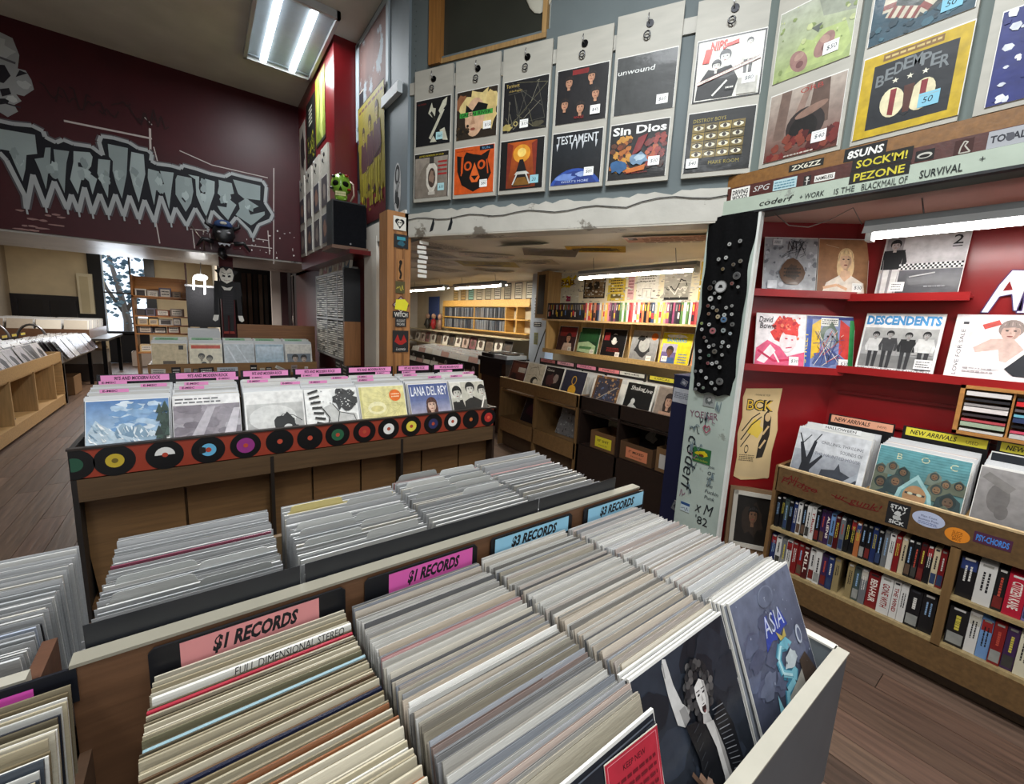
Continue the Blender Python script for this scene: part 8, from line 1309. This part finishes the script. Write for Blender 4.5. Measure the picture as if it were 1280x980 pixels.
for k, y in enumerate(lx):
    if y < 5.6: continue
    for j in range(3):
        c = lr.choice(('8a8a90', 'a8a4aa', '6a6a70', 'b8b4b8', '7a7478', '5a5a60'))
        record('plastic wrapped %s record leaning in the left aisle bin, %s row' % ({'8': 'grey', 'a': 'pale grey', '6': 'dark grey', 'b': 'silver', '7': 'brownish grey', '5': 'charcoal'}[c[0]], ('front', 'second', 'third')[j]), (lambda c, q: lambda a: (a.rect(0, 0, 1, 1, c), a.blob(0.5, 0.5, 0.3, 0.3, '3a3a40', q), a.line([(0.1, 0.9), (0.5, 0.1)], 0.05, 'c8c8cc')))(c, k), at(-1.75 - 0.055 * j, y + lr.uniform(-0.02, 0.02), 0.655 + 0.01 * j, PI / 2, 0.45 + 0.03 * j), size=0.31, group='records leaning in the left aisle bin')
    stuff_pack(lm, y - 0.155, y + 0.155, 2.0 - 0.03, 2.26, 12, 0.97, ['c8c6c6', 'b8b4b4', 'd8d4d0', '9a969a'], (0.2, 0.4), 0.0, ML_)
lm.build('packed_records', M_SPINE, kind='stuff', label='records packed behind the leaning ones in the left aisle bin', cat='record')
t = thing('record_table', 'grey fronted table with dark legs beyond the plywood bin', 'table', at(-1.95, 9.9, 0))
fixed(MB().box((-1.72, 8.8, 0.62), (-1.70, 11.1, 0.77), '94908e'), 'front_board', M_PLAIN, t); fixed(MB().box((-2.3, 8.8, 0.6), (-1.72, 11.1, 0.62), '6a625a'), 'table_top', M_PLAIN, t)
for x in (-2.27, -1.76):
    for y in (8.9, 10.8): fixed(MB().box((x, y, 0), (x + 0.05, y + 0.05, 0.6), '16161a'), 'leg', M_METAL, t)
lm = MB()
for k in range(6): stuff_pack(lm, 8.85 + 0.36 * k, 9.17 + 0.36 * k, 1.78, 2.24, 14, 0.93, ['8a8284', '746c72', 'a8a4a2', '5a5258', '6a6068'], (0.3, 0.5), 0.02, ML_)
lm.build('packed_records', M_SPINE, kind='stuff', label='records leaning on the grey fronted table', cat='record')
t = thing('record_table', 'brown trough table full of records standing below the tall window', 'table', at(-2.3, 12.0, 0))
fixed(MB().box((-3.2, 11.05, 0.79), (-1.5, 12.95, 0.83), '2a241f'), 'table_top', M_PLAIN, t)
for x in (-3.15, -1.6):
    for y in (11.1, 12.85): fixed(MB().box((x, y, 0), (x + 0.06, y + 0.06, 0.79), '1a1a1c'), 'leg', M_METAL, t)
for a_, b_ in (((-3.2, 11.1, 0.83), (-1.75, 11.12, 1.0)), ((-1.77, 11.12, 0.83), (-1.75, 12.9, 1.0)), ((-3.2, 12.88, 0.83), (-1.75, 12.9, 1.0)), ((-3.2, 11.12, 0.83), (-3.18, 12.88, 1.0))): fixed(MB().box(a_, b_, '6a4a34'), 'trough_side', M_WOODX, t)
lm = MB()
for k in range(4): stuff_pack(lm, -3.15 + 0.35 * k, -2.83 + 0.35 * k, 11.25, 12.8, 34, 1.16, ['d8cfc0', 'c0b4a4', 'e4ddd0', '9a8a7c', '7a5a4a'], (0.25, 0.4), 0.0)
lm.build('packed_records', M_SPINE, kind='stuff', label='records packed in the brown trough under the window', cat='record')
for k in range(3):
    o = MB().box((-0.1, 0, 0), (0.1, 0.004, 0.05), '17171a').build('genre_sign', M_BLACK, M=at(-2.1, 8.3 + 0.35 * k, 1.0, PI / 2), label='small yellow tab sign over the left aisle bin, %s from the camera' % ordn[k], cat='sign'); a = Art(0.18, 0.03, bg='c8b03c'); a.build('sign_face', M_PAPER, o, M=Matrix.Translation((0, -0.0005, 0.012)))
for k in range(2): MB().tube([(0.18 * math.cos(q * PI / 12), 0, 0.3 * math.sin(q * PI / 12)) for q in range(13)], 0.018, '8a8a90', 7).build('wire_hoop', M_METAL, M=at(-2.75 + 0.42 * k, 10.4, 0.8), label='%s grey hoop standing behind the left aisle records' % ('left', 'right')[k], cat='hoop')
MB().box((-0.13, -0.12, 0), (0.13, 0, 0.95), 'd8cfb4').box((-0.09, -0.125, 0.02), (0.06, -0.12, 0.88), 'c4b898').build('wall_duct', M_PAINT, M=at(-2.25, YB - 0.06, 1.22), label='tall cream boxed duct on the back wall left of the window', cat='duct')
# boxes under the window table
for lab, x, y, w_, d_, h_, z, c in (('dark wooden crate under the window table', -2.1, 11.3, 1.0, 0.6, 0.32, 0, '2c211c'), ('grey plastic tub standing on the dark crate', -2.0, 11.35, 0.8, 0.5, 0.26, 0.321, '8a8684'), ('small tan carton under the grey table', -1.95, 9.6, 0.4, 0.5, 0.3, 0, '8a6a48'), ('pale carton on the floor below the window', -1.2, 13.6, 0.5, 0.4, 0.35, 0, 'a89a90')):
    t = thing('storage_box', lab, 'box', at(x, y, z)); hw = w_ / 2
    for nm, a_, b_ in (('front_side', (-hw, 0, 0), (hw, 0.01, h_)), ('back_side', (-hw, d_ - 0.01, 0), (hw, d_, h_)), ('left_side', (-hw, 0.01, 0), (-hw + 0.01, d_ - 0.01, h_)), ('right_side', (hw - 0.01, 0.01, 0), (hw, d_ - 0.01, h_)), ('bottom', (-hw + 0.01, 0.01, 0), (hw - 0.01, d_ - 0.01, 0.01))): MB().box(a_, b_, c).build(nm, M_PAPER, t)
for k, (x, lab) in enumerate(((-2.05, 'crumpled paper bag sticking out of the grey tub, left one'), (-1.75, 'brown paper bag sticking out of the grey tub, right one'))):
    MB().ball((0, 0, 0), (0.17, 0.13, 0.14), ('b8aa98', 'a89078')[k], 9, 6, fn=lambda d: 0.8 + 0.25 * math.sin(d.x * 7 + d.z * 5 + k)).build('paper_bag', M_PAPER, M=at(x, 11.6, 0.62, 0.4 * k), label=lab, cat='bag')
# open brown shelving with boxes, black monitor and hanging lamp
t = thing('shelving_unit', 'orange brown open shelving packed with small boxes by the window', 'shelf', at(-0.52, 8.6, 0))
def up(n, a, b, c, m=M_WOODX): fixed(MB().box(a, b, c), n, m, t)
up('back_panel', (-0.83, 8.86, 1.62), (-0.2, 8.88, 1.96), 'b87a34'); up('side_panel', (-0.85, 8.5, 0), (-0.83, 8.88, 1.64), '7a4e28'); up('side_panel', (-0.2, 8.5, 0), (-0.18, 8.88, 2.2), '5a2a1c'); up('top_lip', (-0.85, 8.5, 1.63), (-0.2, 8.52, 1.66), '9a6430'); up('side_panel', (-0.85, 8.5, 1.64), (-0.83, 8.88, 1.96), 'a86c34')
for z in (1.64, 1.36, 1.22, 1.09, 0.8): up('shelf', (-0.83, 8.5, z - 0.018), (-0.2, 8.86, z), '9a6430')
bc = random.Random(9); cols_ = [('8a7a70', 'taupe'), ('5a5460', 'slate'), ('c8c0b4', 'cream'), ('6a3a2a', 'rust'), ('a8a29c', 'grey'), ('3a3438', 'charcoal'), ('b89a6a', 'tan')]
for z, rn in ((1.64, 'top'), (1.36, 'second'), (1.22, 'third'), (1.09, 'fourth'), (0.8, 'lowest')):
    x = -0.81; j = 0
    while x < -0.33:
        wd = bc.uniform(0.10, 0.18); c, cn = bc.choice(cols_); hh = bc.uniform(0.085, 0.125) if z < 1.5 else bc.uniform(0.1, 0.18)
        o = MB().box((0, 0, 0), (wd - 0.01, 0.16, hh), c).build('small_box', M_PAPER, M=at(x, 8.53 + bc.uniform(0, 0.05), z + 0.001, bc.uniform(-0.08, 0.08)), label='%s small box on the %s shelf of the orange brown unit, %s from the left' % (cn, rn, ordn[j]), cat='box'); a = Art(wd * 0.7, hh * 0.7); a.rect(0, 0, 1, 1, bc.choice(('d0c8bc', '4a4444', 'a89888'))); a.words(0.1, 0.1, 0.9, 0.9, '3a3634', 2, j); a.build('box_print', M_PRINT, o, M=Matrix.Translation((wd / 2 - 0.005, 0, hh * 0.15)))
        x += wd; j += 1
t = thing('monitor', 'large black screen beside the orange brown shelving', 'screen', at(0.0, 8.0, 1.23))
MB().box((-0.19, 0, 0), (0.21, 0.05, 0.6), '0b0b0d').build('screen_panel', M_FABRIC, t); MB().box((-0.2, -0.006, 0.6), (0.22, 0.05, 0.63), '16161a').build('bezel', M_BLACK, t); MB().box((-0.05, 0.02, -1.23), (0.05, 0.06, 0), '151518').build('stand', M_BLACK, t)
t = thing('hanging_lamp', 'bright white hanging lamp with dangling tubes by the black screen', 'light', at(0.0, 7.7, 1.72))
MB().ball((0, 0, 0.24), (0.085, 0.07, 0.045), 'ffffff', 14, 8).build('shade', emitter('lamp_shade_glow', (1, 0.98, 0.95), 6.0), t)
for x, z in ((-0.08, 0.06), (0.045, 0.0)): MB().tube([(x, -0.02, 0.24), (x - 0.01, -0.03, z)], 0.009, 'ffffff', 7).build('tube', M_TUBE, t)
MB().tube([(0.0, 0, 0.28), (0.01, 0, 0.47)], 0.005, '6a6a68', 5).build('cord', M_BLACK, t)
area_at('lamp_glow', (0.0, 7.7, 1.9), 0.3, 0.3, 45, (1, 0.97, 0.92))
area('window_daylight', (-1.55, YB - 0.2, 1.75), (-PI / 2, 0, 0), 0.8, 1.8, 40, (0.85, 0.92, 1.0))
area_at('backroom_troffer', (-1.0, 10.3, 2.68), 0.5, 1.2, 110, (1, 0.95, 0.88))
t = thing('ceiling_light', 'plain ceiling light over the back room aisle', 'light', at(-1.0, 10.3, 2.7)); MB().box((-0.25, -0.6, -0.01), (0.25, 0.6, 0.019), 'e0e0dc').build('housing', M_GLOSS, t)
# leaning white stand and posters at the right of the back room
struct(MB().box((1.0, 8.6, 0), (1.14, 8.7, 2.7), 'a89c94').box((1.14, 8.5, 0), (1.24, 8.55, 2.7), '30181a'), 'trim_10', M_PAINT)
poster('banner', 'narrow dark banner with pale upright lettering right of the stage', 'banner', lambda a: (a.rect(0, 0, 1, 1, '2a1216'), a.text('HARDCORE', 0.7, 0.1, 0.6, 'c8c0b4', w=0.8, rot=PI / 2)), 0.14, 0.9, at(1.28, 8.3, 1.25, RX))
MB().prism([(-0.06, 0), (0.06, 0), (0.02, 0.38), (-0.03, 0.38)], 0, 0.03, 'cfc4b0').build('leaning_board', M_PLAIN, M=at(1.33, 7.6, 1.25, RX), label='small cream board leaning against the red wall', cat='board')
for k in range(5): MB().box((0, 0, 0), (0.06, 0.02, 1.6), ('3a302c', '4a3c34', '2c2624', '54463c', '3a3430')[k]).build('curtain_panel', M_FABRIC, M=at(0.62 + 0.09 * k, 9.5, 0.6), label='dark hanging strip at the back of the stage, %s from the left' % ordn[k], cat='curtain')
# trees outside the window
tb = random.Random(2)
m = MB()
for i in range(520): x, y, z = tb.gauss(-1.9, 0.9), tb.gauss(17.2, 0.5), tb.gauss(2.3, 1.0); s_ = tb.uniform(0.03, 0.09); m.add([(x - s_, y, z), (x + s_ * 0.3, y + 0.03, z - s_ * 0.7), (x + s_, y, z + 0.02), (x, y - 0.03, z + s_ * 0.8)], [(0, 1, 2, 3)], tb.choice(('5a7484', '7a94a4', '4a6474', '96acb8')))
t = thing('tree', 'leafy tree standing outside the tall back window', 'tree', at(-1.9, 17.2, 0))
fixed(m, 'foliage', M_PLAIN, t, kind='stuff'); MB().tube([(0, 0, -0.5), (0.05, 0, 1.0), (-0.1, 0, 2.0), (-0.3, 0, 3.2)], [0.12, 0.1, 0.07, 0.03], '5a5048', 8).build('trunk', M_PLAIN, t)
for k in (-1, 1): MB().tube([(0, 0, 1.2), (0.35 * k, 0, 1.9), (0.6 * k, 0.05, 2.8)], [0.06, 0.045, 0.02], '5a5048', 7).build('branch', M_PLAIN, t)
struct(MB().box((-12, 15.0, -0.08), (10, 24, -0.02), '6a6a66'), 'ground_outside', M_PLAIN)
